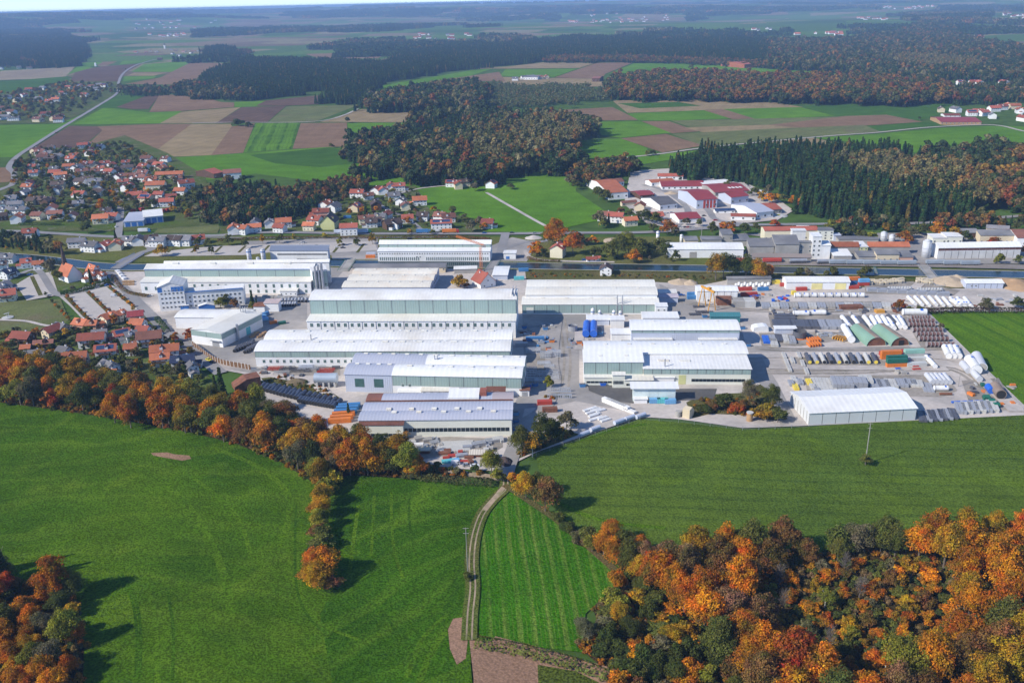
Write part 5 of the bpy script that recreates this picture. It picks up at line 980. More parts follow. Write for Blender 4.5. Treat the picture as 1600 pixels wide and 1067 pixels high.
CARS = [(527, 387, 0, 0, 'on the gravel car park'), (536, 388, 3, 2, 'on the gravel car park'), (537, 383, 3, 2, 'on the gravel car park'), (471, 381, 0, 0, 'behind the modern hall'), (475, 380, 0, 1, 'behind the modern hall'), (800, 364.5, 3, 2, 'on the main road by the junction'), (836, 365, 3, 1, 'on the main road right of the junction'), (757, 365, 2, 3, 'on the main road near the settlement'), (913, 407, 3, 3, 'on the canal path'), (1100, 338, 20, 2, 'at the trade park junction'), (1118, 345, 8, 4, 'on the road below the trade park'), (326, 563, -35, 5, 'outside the timber fence'), (332, 567, -35, 2, 'outside the timber fence'), (234, 463, 15, 0, 'at the corner before the office tower'), (235, 511, 10, 3, 'beside the crimson roofed house'), (217, 398 - 27, 5, 2, 'on the bridge road'),
  (25, 279, 75, 2, 'on the curving country road'), (88, 211 - 3, 40, 4, 'on the country road beside the brown field'), (1034, 334, 20, 0, 'outside the car workshop'), (1039, 334.5, 20, 0, 'outside the car workshop'), (1044, 334, 20, 0, 'outside the car workshop'), (1049, 333, 20, 0, 'outside the car workshop'), (1037, 337, 20, 1, 'outside the car workshop'), (1170, 344, 3, 2, 'beside the white office wing'), (168, 446, 60, 3, 'at the upper corner of the leafy car park'), (152, 450, 60, 1, 'in the leafy car park'), (47, 430, 5, 3, 'at the edge of the upper car park'), (664, 365, 3, 1, 'on the road between the trucks'), (640, 374, 3, 2, 'on the lane by the settlement'), (182, 355, 85, 0, 'in the street by the fire station'), (183, 347, 85, 2, 'in the street by the fire station'), (1065, 462, 0, 3, 'beside the pipe yard office')]
CARS += [(1150 + i * 5.5 + (i % 2) * 2, 286 + i * 1.6 + (i % 3) * 1.5, 15 * (i % 4), 0 if i % 3 else 1, 'in the back lot of the trade park') for i in range(12)] + [(1062 + i * 4.5, 356, 5, (1, 0, 2, 4)[i % 4], 'on the lot by the showroom') for i in range(6)] + [(1012 + i * 5, 298 + i * 3.3, -25, (0, 2, 1)[i % 3], 'along the trade park street') for i in range(7)]
for x, y, r, c, w in CARS: car(x, y, r, CR[c], f'{CN[c]} car {w}')
for x, y, r, c, w in ((178, 463.5, 10, 0, 'beside the tall hall forecourt'), (684, 362, 5, 0, 'turning by the solar-strip house'), (1216, 338, 5, 5, 'in the yard at the wood edge')): car(x, y, r, CR[c], f'{CN[c]} van {w}', True)
def truck(x, y, rot, m, lb, L_=13, cabm=None):
    t = thing('truck', lb, 'truck', P(x, y, Z0), math.radians(rot), 'trucks and buses'); q = MB(); q.box(-L_ / 2, -1.25, 1.1, L_ / 2 - 2.6, 1.25, 3.9, m); q.obj('trailer', t); q = MB(); q.prism([(L_ / 2 - 2.2, .6), (L_ / 2, .6), (L_ / 2, 2.2), (L_ / 2 - .4, 3.4), (L_ / 2 - 2.2, 3.5)], -1.22, 1.22, cabm or m, axis=1); q.obj('cab', t)
    q = MB(); q.box(L_ / 2 - .15, -1.1, 2.0, L_ / 2 + .02, 1.1, 2.9, glass); q.obj('windscreen', t); w = MB(); w.cyl((0, -.15, 0), (0, .15, 0), .5, .5, rubber, 10); me = w.mesh('wheel')
    for xx in (-L_ / 2 + 1, -L_ / 2 + 2.4, L_ / 2 - 3.6, L_ / 2 - 1.2):
        for yy in (-1.1, 1.1): link('wheel', me, t, (xx, yy, .5))
truck(536, 365, 1, bluew, 'grey truck parked by the yellow-green house', 17, CR[2]); truck(566, 364.5, 1, mat('pale blue trailer', (.45, .55, .66), .5), 'pale blue truck beside the grey one', 17, grc)
truck(662, 364.5, 1, blc, 'blue truck on the main road', 14); truck(704, 364, 1, orangep, 'orange truck on the main road', 16, CR[4])
truck(226, 363, 3, CR[0], 'white and blue coach parked below the fire station', 12, blc)
for i, (x, y, m_) in enumerate(((256, 332, redp), (262, 331, redp), (268, 330, redp), (222, 330, redp), (214, 331, redp), (208, 332, redp))): truck(x, y, 80, m_, ('red truck behind the fire station', 'red truck beside the pale gates')[i < 3], 7)
# railway wagons below the grey works
def wagon(x, y, lb, m, tank=False):
    t = thing('railway_wagon', lb, 'wagon', P(x, y, Z0), math.radians(-1.5), 'railway wagons on the works siding'); L_ = 15; q = MB(); q.box(-L_ / 2, -1.3, .9, L_ / 2, 1.3, 1.3, dsteel); q.obj('underframe', t); q = MB()
    if tank: q.cyl((-L_ / 2 + .6, 0, 2.7), (L_ / 2 - .6, 0, 2.7), 1.35, 1.35, m, 14)
    else: q.prism([(-1.35, 1.3), (1.35, 1.3), (1.35, 3.4), (.7, 4), (-.7, 4), (-1.35, 3.4)], -L_ / 2, L_ / 2, m)
    q.obj('hull', t); w = MB(); w.cyl((0, -.08, 0), (0, .08, 0), .46, .46, rubber, 10); me = w.mesh('wheel')
    for xx in (-5.5, -3.7, 3.7, 5.5):
        for yy in (-.8, .8): link('wheel', me, t, (xx, yy, .5))
gw = mat('grey wagon paint', (.28, .32, .36), .6)
for i in range(5): wagon(1330 + i * 26.5 - 20, 413.2 + i * .25, 'grey covered wagon in the train below the orange roofs', gw)
for i in range(4): q = P(1344 + i * 26.5 - 20, 411.5 + i * .25, Z0); 
wagon(1247, 411.5, 'silver tank wagon below the grey works', steel, True); wagon(1290, 412.5, 'silver tank wagon below the white tower', steel, True)
wagon(1156, 410.5, 'red covered wagon half behind the riverside trees', redp); wagon(1206, 410.5, 'red covered wagon left of the tank wagon', redp)
for i in range(3): wagon(1461 + i * 27, 413.5 + i * .5, 'grey covered wagon beside the dark loading yard', gw)
# bridges over the canal
def bridge(a, b, w, lb, railm=None, deck=conc):
    A = P(*a, Z0 + .3); B = P(*b, Z0 + .3); d = B - A; t = thing('bridge', lb, 'bridge', A, math.atan2(d.y, d.x)); q = MB(); q.box(0, -w / 2, -.7, d.length, w / 2, .3, deck); q.obj('deck', t)
    for s_ in (-1, 1):
        q = MB(); q.box(0, s_ * w / 2 - .1, 1.3, d.length, s_ * w / 2 + .1, 1.45, railm or steel); n = int(d.length / 2.5)
        for i in range(n + 1): q.box(i * d.length / n - .08, s_ * w / 2 - .08, .3, i * d.length / n + .08, s_ * w / 2 + .08, 1.4, railm or steel)
        q.obj('railing', t)
bridge((180, 420), (218, 397), 9, 'road bridge with blue railing crossing the canal on the left', bluep, asph)
bridge((1468, 447), (1441, 415), 7, 'slanting concrete bridge over the canal near the sand heap'); bridge((536, 424), (548, 406), 9, 'short bridge with green railings between two halls', grc); bridge((763, 424), (775, 408), 8, 'canal bridge with green railings beside the tower crane', grc, asph)
bridge((1370, 429), (1366, 418), 1.6, 'narrow green footbridge over the canal on the right', grc)
# ================================================================ STORED GOODS IN THE YARDS
def slab_stack(lb, a, axis, L_, w, hh, m, rows=1, group='stacked concrete slabs', layers=3, n=3, name='slab_stack'):
    """n slabs side by side, several layers high, each slab a piece of its own with joints between"""
    A = P(*a, Z0); t = thing(name, lb, 'slab stack', A, axis, group); key = ('slab', L_, round(w / n, 2), round(hh / layers, 2), m.name)
    if key not in HC: q = MB(); q.box(-L_ / 2, -w / n / 2 + .07, 0.04, L_ / 2, w / n / 2 - .07, hh / layers - .06, m); HC[key] = q.mesh('slab')
    for i in range(n):
        for k in range(layers): link('slab', HC[key], t, (random.uniform(-.1, .1), (i - (n - 1) / 2) * w / n, k * hh / layers))
    return t
def ax(a, b): d = P(*b) - P(*a); return math.atan2(d.y, d.x)
random.seed(5)
# the black pipes behind the hedge on the left: three staggered rows
bp_ = mat('black-blue coated pipe', (.055, .065, .095), .35, .1, .4, spec=.5)
def prow(n, p0, p1, dx, dy, r, m, lb, name='pipe', cat='pipe', group=None, caps=None, inner=rubber, z=0.0, jit=.4):
    for i in range(n):
        f = i / max(1, n - 1); x = p0[0] + (p1[0] - p0[0]) * f + random.uniform(-jit, jit); y = p0[1] + (p1[1] - p0[1]) * f
        hpipe(name, lb, cat, (x, y), (x + dx, y + dy), r, m, group or name + 's in the yard', caps, z=z, inner=inner, n=12)
prow(12, (407, 611), (466, 626), 7, -8, 1.35, bp_, 'black pipe in the long upper row on the spur behind the hedge')
prow(14, (424, 610), (527, 634), 6, -6, 1.35, bp_, 'black pipe in the top row on the spur behind the hedge', jit=.2)
prow(13, (468, 630), (520, 639), 5, -6, 1.35, bp_, 'black pipe in the lowest row on the spur behind the hedge')
# dark short pipes in the left yard
prow(7, (366, 551), (392, 541), 5, -7, 1.1, dsteel, 'dark steel pipe in the heap before the double-arched hall'); prow(5, (383, 553), (396, 547), 6, -7, 1.2, dsteel, 'dark pipe lying at the near end of the left yard heap')
prow(8, (441, 474), (478, 473), 0.6, -4.2, 1.2, bluegr, 'grey concrete pipe in the back row of the left yard'); prow(6, (442, 480), (462, 479), .6, -4.2, 1.2, bluegr, 'grey concrete pipe in the front row of the left yard')
# white tower segments
WC = bright
def seg(x, y, x2, y2, r, lb, stripe=True): hpipe('tower_segment', lb, 'tower segment', (x, y), (x2, y2), r, WC, 'white tower segments', BT if stripe else steel, n=18)
for i in range(11): x = 1320 + i * 8.6; seg(x + 8 + (i % 2), 514 + (i % 3) * 1.2, x - 2 - (3 if i < 5 else 0), 498, 1.55, 'long white tower segment in the row behind the mint tents') if i not in (1, 3) else hpipe('tower_segment', 'dark grey tower segment among the white ones behind the tents', 'tower segment', (x + 6, 514), (x - 5, 500), 1.55, dsteel, 'white tower segments', n=18)
hpipe('tower_segment', 'dark grey tower segment at the right end of the row above the tents', 'tower segment', (1397, 509), (1387, 498), 1.8, dsteel, 'white tower segments', n=18)
seg(1330, 536, 1318, 515, 2.3, 'biggest white wrapped segment lying toward the tents', False); seg(1410, 492, 1447, 492, 2.2, 'long white segment with blue end lying along the yard edge')
for i in range(3): seg(1482 + i * 8, 561, 1475 + i * 8, 546, 1.9, 'white segment of the three by the right fence')
for i, (x, y) in enumerate(((1244, 493), (1270, 492))): seg(x - 5, y, x + 20, y, 1.8, 'white segment lying across above the dark slabs')
for i in range(9): seg(1241 + i * 12.4, 464.5, 1251 + i * 12.4, 464.5, 1.7, 'short white segment in the row below the yellow-gated hall')
for i in range(9): x = 1421 + i * 11; seg(x + 9, 478 + (i % 3) * .7 + i * .3, x - 3, 466 + (i > 4) * 1.5, 1.25, 'white segment in the bundle above the dark hedge')
for i in range(4): seg(1515 - i * 4, 480, 1497 - i * 4, 472, 1.5, 'white segment in the right bundle above the dark hedge')
for i in range(5): hpipe('tower_segment', 'pale grey segment in the short row near the light mast', 'tower segment', (1457 + i * 6.8, 601), (1447 + i * 6.8, 589), 1.5, concs, 'white tower segments', caps=BT if i % 2 else None, n=16)
seg(1459, 610, 1481, 610, 1.5, 'single white segment with blue stripe below the short row'); hpipe('pipe', 'long rusty pipe below the white segment', 'pipe', (1468, 617), (1487, 617), .7, rust, n=10)
seg(1461, 576, 1446, 560, 1.4, 'white and blue segment right of the container block')
seg(1525, 586, 1513, 568, 3.0, 'fat white vessel with blue mark by the right fence'); hpipe('vessel', 'fat pale grey vessel leaning behind the white one by the fence', 'tank', (1533, 582), (1524, 563), 3.0, concs, n=18, inner=greyw); hpipe('vessel', 'small pale grey vessel left of the fat white one', 'tank', (1513, 584), (1503, 573), 2.0, concs, n=16)
hpipe('vessel', 'pale grey cylinder below the fat white vessel', 'tank', (1530, 597), (1520, 586), 1.8, concs, n=16); hpipe('vessel', 'rusty open cylinder next to the blue drum by the fence', 'tank', (1563, 624), (1553, 610), 2.8, mat('brown drum', (.25, .19, .15), .8), inner=rubber, n=18); hpipe('vessel', 'blue drum beside the rusty open cylinder', 'tank', (1549, 616), (1543, 609), 2.0, BT, n=16)
for i in range(3): hpipe('vessel', 'green drum at the lower right of the pipe yard', 'tank', (1536 + i * 8, 624 + i * 6), (1545 + i * 8, 624 + i * 6), 1.4, grc, 'green drums', n=12)
prow(9, (1389, 456), (1422, 456), .3, -3.6, 1.3, concl, 'pale ring segment in the left pale row below the canal slope', name='ring_segment', cat='ring segment'); prow(9, (1434, 458), (1470, 458), .3, -3.6, 1.3, concl, 'pale ring segment in the right pale row below the canal slope', name='ring_segment', cat='ring segment')
for i in range(8): x = 1358 + i * 15.5; slab_stack('grey slab stack in the middle row of the far right yard', (x + 6, 455 + i * .9), ax((x, 456), (x + 10, 456)), 9, 4, 2.6, bluegr, layers=2, n=2)
# wire and reel racks along the right-hand fence
for r_, (x0, x1, y) in enumerate(((1425, 1450, 500), (1420, 1456, 505), (1422, 1457, 511), (1428, 1468, 519), (1434, 1470, 526), (1438, 1478, 533), (1450, 1487, 542))):
    n = 7
    for i in range(n):
        x = x0 + (x1 - x0) * i / (n - 1); t = thing('cable_reel', 'brown wire reel in a frame along the right fence road', 'reel', P(x, y, Z0), ax((x, y), (x + 5, y)), 'brown reels in rows by the right fence')
        key = 'reel'
        if key not in HC:
            q = MB(); q.cyl((-.9, 0, 1.8), (.9, 0, 1.8), 1.3, 1.3, mat('brown mesh wire', (.17, .09, .08), .9, .2, .8), 12); f = MB()
            f.cyl((-.1, 0, 1.8), (.1, 0, 1.8), 1.75, 1.75, mat('grey reel flange', (.30, .27, .27), .8), 14)
            HC[key] = (q.mesh('coil'), f.mesh('flange'))
        link('coil', HC[key][0], t); link('flange', HC[key][1], t, (-1.1, 0, 0)); link('flange', HC[key][1], t, (1.1, 0, 0))
# slab rows of the lower pipe yard
for i, (x, y, w_, n, lay, L_) in enumerate(((1287, 601, 15, 6, 1, 18), (1315, 602, 14, 5, 4, 12), (1338, 603, 13, 4, 5, 9), (1352, 598, 9, 3, 4, 9), (1367, 601, 9, 3, 2, 12), (1380, 602, 8, 3, 2, 11), (1392, 601, 8, 3, 2, 11), (1408, 600, 8, 3, 2, 10), (1422, 599, 8, 3, 2, 8), (1432, 601, 8, 3, 2, 8), (1449, 606, 7, 3, 1, 13))):
    slab_stack('grey slab stack in the lower row behind the big white storage hall', (x, y), ax((x, y), (x - 6, y - 14)), L_, w_ * .8, .8 * lay, bluegr if i % 3 else concl, layers=lay, n=n)
for i in range(10):
    x = 1262 + i * 11.5; hpipe('duct', 'dark duct with bright end in the middle yard row', 'duct', (x + 3, 569), (x - 3, 556), 1.3, (dsteel, bluegr, concl)[i % 3], 'ducts in the middle yard row', n=8, inner=yelp if i in (0, 1, 4, 8, 9) else rubber)
for i, (x, y, l_) in enumerate(((1225, 553, 6), (1229, 563, 7), (1233, 573, 7), (1238, 560, 7), (1248, 552, 8), (1254, 565, 8), (1260, 577, 7))): slab_stack('white beam bundle in the open rectangle of the yard', (x, y + 4), ax((x, y), (x + 4, y + 10)), 9, 2.2, 1.2, concl, layers=2, n=2, group='white beam bundles', name='beam_bundle')
for i, (x, y) in enumerate(((1236, 600), (1243, 606), (1240, 594), (1250, 598), (1264, 598), (1270, 606), (1277, 612))): slab_stack('small mixed bundle with yellow straps near the storage hall', (x, y), ax((x, y), (x + 5, y + 10)), 7, 3, 1.4, (bluegr, yelp, concl)[i % 3], layers=2, n=2, group='mixed bundles', name='bundle')
for i in range(14): x = 1196 + i * 14.5; slab_stack('grey beam stack in the long row behind the gantry crane', (x, 479), ax((x, 480), (x - 3, 470)), 10, 6, 1.8, (bluegr, concl, bluegr, greyw)[i % 4], layers=2, n=3, group='grey beam stacks', name='beam_stack')
for i in range(9):
    x = 1216 + i * 13.5; slab_stack('dark slab stack in the row left of the white segments', (x + random.uniform(-1, 1), 509), ax((x, 512), (x - 5, 500)), 14, 6.5, 2.2, dsteel if i < 5 else bluegr, layers=2, n=2, group='dark slab stacks')
for i in range(3): slab_stack('wide dark slab pile above the white sheds', (1226, 494 + i * 4.2), ax((1220, 496), (1240, 496)), 14, 4, 1.4, dsteel, layers=2, n=2, group='wide dark slabs')
for i, (x, y, m_) in enumerate(((1197, 532, BT), (1206, 531, bluegr), (1217, 530, dsteel), (1228, 531, concl), (1237, 532, bluegr), (1209, 537, concl))): slab_stack(('bright blue', 'grey', 'dark', 'white', 'blue-grey', 'pale')[i] + ' panel stack in the yard centre', (x, y), ax((x, y), (x - 4, y - 12)), 12, 4.5, 1.6, m_, layers=2, n=2, group='panel stacks')
for i, (x, y, w) in enumerate(((1131, 474, 20), (1152, 477, 16), (1170, 477, 14))): t = slab_stack(('brown', 'grey', 'pale')[i] + ' timber pile right of the gantry crane', (x, y), ax((x, y), (x + 10, y)), w * .55, 10, 4.5, (rust, greyw, concl)[i], layers=3, n=3, group='timber piles', name='material_pile')
slab_stack('long rusty stack beside the pipe row in the yard', (1329, 482), 0.03, 16, 5, 2.5, rust, layers=2, n=2, name='material_pile'); slab_stack('orange frame stack near the far end of the rails', (1374, 488), 0.03, 6, 4, 2, mast, layers=2, n=2, name='material_pile')
for i in range(7): slab_stack('dark grey slab stack beside the right end of the big storage hall', (1440 + i * 8, 652 - i * .7), ax((1440, 652), (1436, 640)), 12, 4, 1.3, (dsteel, bluegr)[i % 2], layers=2, n=2, group='slabs right of the storage hall')
for i in range(6): slab_stack('grey slab stack with blue cover in the last row on the right', (1500 + i * 10, 640 - i * .6), ax((1500, 640), (1495, 625)), 12, 5, 2.0, (bluegr, concl)[i % 2], layers=3, n=3, group='slabs of the last right row')
slab_stack('long blue cover strip above the last right row', (1518, 628), .04, 22, 1.6, .8, BT, layers=1, n=1, name='cover_strip')
for nm_, x0, x1, y0, y1, n_, ms in (('in the clutter strip before the mint tents', 1252, 1345, 519, 528, 22, (greyw, concl, dsteel, steel)), ('in the clutter right of the yellow ended ducts', 1392, 1432, 556, 585, 16, (greyw, BT, dsteel, redp, steel)), ('in the clutter by the rusty cylinder', 1515, 1585, 598, 645, 20, (orangep, greyw, grc, dsteel, concl)), ('in the yard clutter beside the rusty red tree', 1385, 1425, 470, 490, 16, (greyw, rust, dsteel, steel)), ('in the scrap area by the containers row', 1168, 1235, 459, 472, 20, (BT, orangep, rust, greyw, redp)), ('in the paved clutter right of the tallest hall', 810, 870, 505, 545, 24, (greyw, steel, concl, rust, bluegr, blc)), ('in the clutter on the front storage strip', 612, 785, 686, 724, 34, (steel, concl, rust, greyw, bluegr, redp)), ('in the clutter before the double-arched hall', 404, 530, 574, 588, 14, (steel, rust, dsteel)), ('in the far right yard above the dark hedge', 1500, 1590, 462, 484, 18, (bluegr, greyw, rust, concl)), ('in the row below the long grey beams', 1190, 1380, 484, 492, 26, (greyw, steel, concl, dsteel)), ('in the clutter near the blue tanks', 888, 940, 512, 545, 14, (steel, orangep, greyw)), ('in the clutter behind the left yard', 398, 478, 462, 470, 14, (steel, concl, greyw))):
    for i in range(n_): m_ = random.choice(ms); slab_stack(m_.name.split()[0].replace('galvanised', 'steel') + '-toned goods ' + nm_, (random.uniform(x0, x1), random.uniform(y0, y1)), random.choice((0, .1, 1.4, 1.9)), random.uniform(2, 5), random.uniform(1.2, 2.4), random.choice((.6, 1.0, 1.6)), m_, layers=1, n=2, group='goods ' + nm_, name='stored_goods')
# orange frame goods, round pit, tarpaulins
for i, (x, y) in enumerate(((1272, 533), (1272, 540), (1313, 531))):
    t = thing('frame_stack', ('upper', 'lower', 'leaning')[i] + ' orange steel frame stack in the yard centre', 'frame stack', P(x, y, Z0), .1 if i < 2 else -.9)
    for k in range(5): q = MB(); q.box(-4 + k * 1.7, -3, .2 + .1 * k, -3.4 + k * 1.7, 3, 1.8 + .15 * k, orangep if i < 2 else mast); q.obj('frame', t)
t = thing('steel_ring', 'large open steel ring with orange rim beside the white sheets', 'steel ring', P(1249, 527, Z0)); q = MB(); q.cyl((0, 0, 0), (0, 0, 4.5), 4.4, 4.2, dsteel, 20, False); q.cyl((0, 0, 0), (0, 0, .8), 5.2, 5.2, orangep, 20, False); q.cyl((0, 0, .3), (0, 0, .35), 4.3, 4.3, greyw, 20); q.obj('ring_wall', t)
q = MB(); q.prism([(0, 0), (24, 0), (23, 5.5), (18, 6.3), (8, 5.8), (1, 4.5)], 0, 7, bright, axis=1); t = thing('covered_pile', 'pile under white tarpaulins left of the white shelter', 'covered pile', P(1177, 519, Z0)); q.obj('tarpaulin', t).scale = (.42, 1, .62)
hs_ = H('shed', 'white shelter roof beside the dark slab stacks', (1211, 522), (1244, 522), 514, 509, 'flat', 1, bluew, bright, cat='shed')
# green and yellow reels above, barrels and pallets
for i in range(12):
    x = 1150 + i * 4.6; key = 'sack'
    if key not in HC: q = MB(); q.cyl((0, 0, 0), (0, 0, 2.2), 1.2, 1.1, bright, 10); q.cyl((0, 0, 2.2), (0, 0, 2.6), 1.1, .5, bright, 10); HC[key] = q.mesh('barrel')
    o = link('white_barrel', HC[key], None, P(x, 448 - (i % 2) * 2, Z0)); tag(o, 'white barrel in the line before the open shelter shed', 'barrel', 'white barrels')
for i in range(6):
    x, y = ((1152, 442), (1158, 442), (1164, 442), (1209, 443), (1215, 443), (1240, 460))[i]
    key = 'yb'
    if key not in HC: q = MB(); q.box(-1.6, -1.2, 0, 1.6, 1.2, 2.4, yelp); q.box(-1.3, -1.0, 2.4, 1.3, 1.0, 2.8, yelp); HC[key] = q.mesh('crate')
    tag(link('yellow_crate', HC[key], None, P(x, y, Z0)), 'yellow crate among the stores near the open shelter shed', 'crate', 'yellow crates')
for i in range(46):
    g2 = i % 2; x = 1352 + (i % 23) * 4.1 + (12 if i % 23 > 14 else 0); y = 441 + (i // 23) * 3.2 + random.uniform(-.8, .8) - (2 if 10 < i % 23 < 20 else 0)
    if 1418 < x < 1432: continue
    key = 'blk'
    if key not in HC: q = MB(); q.box(-1.3, -1.2, 0, 1.3, 1.2, 1.1, greyw); q.box(-1.3, -1.2, 1.25, 1.3, 1.2, 2.3, beige); HC[key] = q.mesh('block')
    tag(link('block_pallet', HC[key], None, P(x, y, Z0), random.uniform(-.3, .3)), 'pallet of grey and tan blocks on the yard below the canal', 'pallet', 'block pallets')
# frames in the yard between the halls
sf = mat('bright steel frame', (.55, .57, .60), .35, metal=.3)
def rack(x, y, L_, w, hh, lb, m=sf, rot=0.0, n=4, group='steel racks'):
    t = thing('steel_rack', lb, 'rack', P(x, y, Z0), rot, group)
    q = MB()
    for yy in (-w / 2, w / 2):
        for i in range(n + 1): q.box(-L_ / 2 + i * L_ / n - .12, yy - .12, 0, -L_ / 2 + i * L_ / n + .12, yy + .12, hh, m)
    q.obj('upright', t)
    for k in range(2 + int(hh / 1.6)):
        z = min(hh - .2, .3 + k * 1.4); q = MB()
        for yy in (-w / 2, 0, w / 2): q.box(-L_ / 2, yy - .15, z, L_ / 2, yy + .15, z + .25, m)
        q.obj('shelf_beam', t)
for i, (x, y, L_, w, hh) in enumerate(((852, 559, 6, 3, 4), (862, 556, 5, 3, 4), (871, 557, 4, 3, 4), (850, 569, 8, 3, 1.5), (828, 579, 8, 5, 1.5), (829, 587, 8, 5, 1.5), (848, 587, 8, 5, 2), (863, 585, 7, 5, 2), (864, 592, 7, 4, 1.5), (830, 594, 8, 4, 1.2), (846, 595, 8, 4, 1.2), (858, 574, 6, 3, 1.4), (833, 551, 9, 3, 3))): rack(x, y, L_, w, hh, 'galvanised frame rack in the open yard between the hall groups')
for i in range(13): rack(857 + i * 2.8, 617, 1.2, 9, 2.6, 'upright steel frame in the fan beside the lone autumn birch', n=1, group='upright frames')
for i, (x, y, m_) in enumerate(((819, 513, blc), (852, 515, blc), (825, 598 + 8, BT), (836, 603, blc), (910, 604, blc), (942, 602, BT), (862, 535, orangep), (905, 537, orangep), (913, 540, orangep), (857, 547, orangep), (835, 489, orangep), (843, 490, yelp), (895, 489, redp), (902, 490, redp), (941, 505, orangep), (938, 522, lbc), (1168, 541, blc), (1160, 514, blc), (1101, 516 - 20, blc), (806, 660, blc), (806, 672, blc), (806, 648, lbc))):
    key = ('bin', m_.name)
    if key not in HC: q = MB(); q.prism([(-1.4, 0), (1.4, 0), (1.8, 1.7), (-1.8, 1.7)], -1.1, 1.1, m_, axis=1); q.box(-1.5, -.9, 1.705, 1.5, .9, 1.8, dsteel); HC[key] = q.mesh('skip')
    nm = {blc.name: 'blue', BT.name: 'bright blue', lbc.name: 'light blue', orangep.name: 'orange', redp.name: 'red', yelp.name: 'yellow'}[m_.name]
    tag(link('waste_skip', HC[key], None, P(x, y, Z0), .1), f'{nm} skip on the paved works yard', 'skip', 'skips on the works yard')
# white packets right of the avenue
for i, (x, y) in enumerate(((951, 630), (957, 632), (964, 635), (968, 637), (974, 639), (984, 643))): slab_stack('white beam packet in the diagonal line beside the grey road', (x, y), ax((x, y), (x + 10, y + 4)), 8, 2.6, 2.6 if i < 5 else 1.4, bright, layers=3, n=2, group='white beam packets', name='beam_packet')
for i, (x, y) in enumerate(((919, 641), (925, 639), (931, 641), (923, 645), (930, 648), (938, 642), (928, 656), (934, 654), (941, 654), (946, 657), (927, 650))): slab_stack('low white packet on the gravel before the field', (x, y), ax((x, y), (x + 10, y - 3)), 6, 2, .9, bright, layers=1, n=3, group='low white packets', name='beam_packet')
for i, (x, y) in enumerate(((913, 681), (930, 673), (967, 662), (984, 656), (1001, 653))): hpipe('pipe', 'light blue-grey pipe along the field edge fence', 'pipe', (x - 7, y + 2), (x + 7, y - 3), 1.2, bluew, 'light pipes along the fence', n=10)
for i in range(3): m_ = (lbc, skyb, lbc)[i]; container(1019 + i * 12 + 4, 629 + (i == 2), 6, m_, ('light blue', 'turquoise', 'pale blue')[i] + ' box at the foot of the panelled building', 0, 0)
# storage strip in front of the low hall
for i in range(13): rack(640 + i * 7.8, 677, 3.2, 6, .8, 'low galvanised frame standing along the front of the low hall', rot=-1.2, n=1, group='frames along the low hall')
for i in range(12): slab_stack('slanting pale slab in the fan on the front storage strip', (686 + i * 4.4, 699 - i * .2), ax((690, 702), (695, 690)), 11, 1.6, .7, concl, layers=1, n=1, group='slanting slabs', name='stored_slab')
for i, (x, y) in enumerate(((618, 691), (628, 690), (640, 692), (654, 688), (668, 689), (679, 692), (660, 698), (630, 699), (617, 700), (760, 693), (769, 690), (778, 688), (748, 696))): slab_stack('grey mixed pile on the front storage strip', (x, y), random.uniform(-.2, .3), random.uniform(4, 7), 3.5, random.uniform(1, 2.2), random.choice((steel, concl, bluegr, greyw)), layers=2, n=3, group='mixed piles', name='material_pile')
slab_stack('white box among the grey piles on the front strip', (654, 697), 0, 5, 2.6, 1.6, bright, layers=1, n=1, name='white_box')
h = H('shed', 'tiny shed with ribbed white and brown roof at the front storage strip', (734, 714), (756, 714), 710, 704, 'mono', .8, rust, mat('striped roof sheet', (.60, .54, .45), .8, wave=(0, 1.2, .5)), cat='shed'); h = H('shed', 'weathered brown shed among the piles left of the striped one', (655, 709), (671, 709), 704, 700, 'mono', .5, rust, beige, cat='shed')
car(730, 728, 5, CR[1], 'silver car parked at the shed strip'); car(742, 729, 10, CR[0], 'white car parked at the end of the shed strip'); car(712, 725, 3, CR[0], 'white van behind the shed strip', True)
for i, (x, y, r, m_) in enumerate(((695, 709, 1.2, rust), (710, 712, .8, redp), (722, 713, 1.4, bluegr), (762, 711, .9, redp), (708, 720, 1, lbc), (700, 722, 1.2, skyb))): slab_stack(('rusty', 'red', 'grey', 'reddish', 'blue', 'turquoise')[i] + ' scrap bundle at the hedge side of the storage strip', (x, y), random.uniform(-.3, .3), 6, 2.5, r, m_, layers=1, n=2, name='scrap_bundle')
for i, (x, y, m_) in enumerate(((404, 579, steel), (431, 577, redp), (449, 577, dsteel), (466, 580, dsteel), (478, 575, bluew), (497, 576, steel), (507, 584, redp), (511, 580, redp), (440, 584, steel))): rack(x, y, 9, 3.5, 1.4, ('galvanised', 'red', 'dark steel', 'black', 'pale', 'grey', 'bright red', 'red-brown', 'steel')[i] + ' frame lying before the double-arched hall', m_, n=3)
for i in range(9): slab_stack('tan timber bundle in the left yard', (394 + i * 3.8, 527 - (i % 3) * 3), .8, 3.5, 2, 1.2, wood, layers=2, n=2, group='timber bundles', name='timber_bundle')
for i, (x, y, m_) in enumerate(((427, 505, orangep), (441, 506, grc), (414, 500, lbc))): slab_stack(('orange', 'green', 'light blue')[i] + ' crate group in the left yard', (x, y), .4, 5, 3, 1.8, m_, layers=1, n=2, name='crate_group')
for i in range(16): slab_stack('pale steel bundle on the racks behind the left yard', (437 + (i % 8) * 6, 465 + (i // 8) * 4), 0.05, 4, 2, 1.1, (steel, concl)[i % 2], layers=1, n=2, group='steel bundles', name='steel_bundle')
for i, (x, y) in enumerate(((184, 425), (187, 428), (190, 432), (194, 436))): slab_stack('white wrapped pack beside the yard fence by the bridge', (x, y), -.8, 5, 3, 1.6, bright, layers=1, n=1, group='white wrapped packs', name='wrapped_pack')
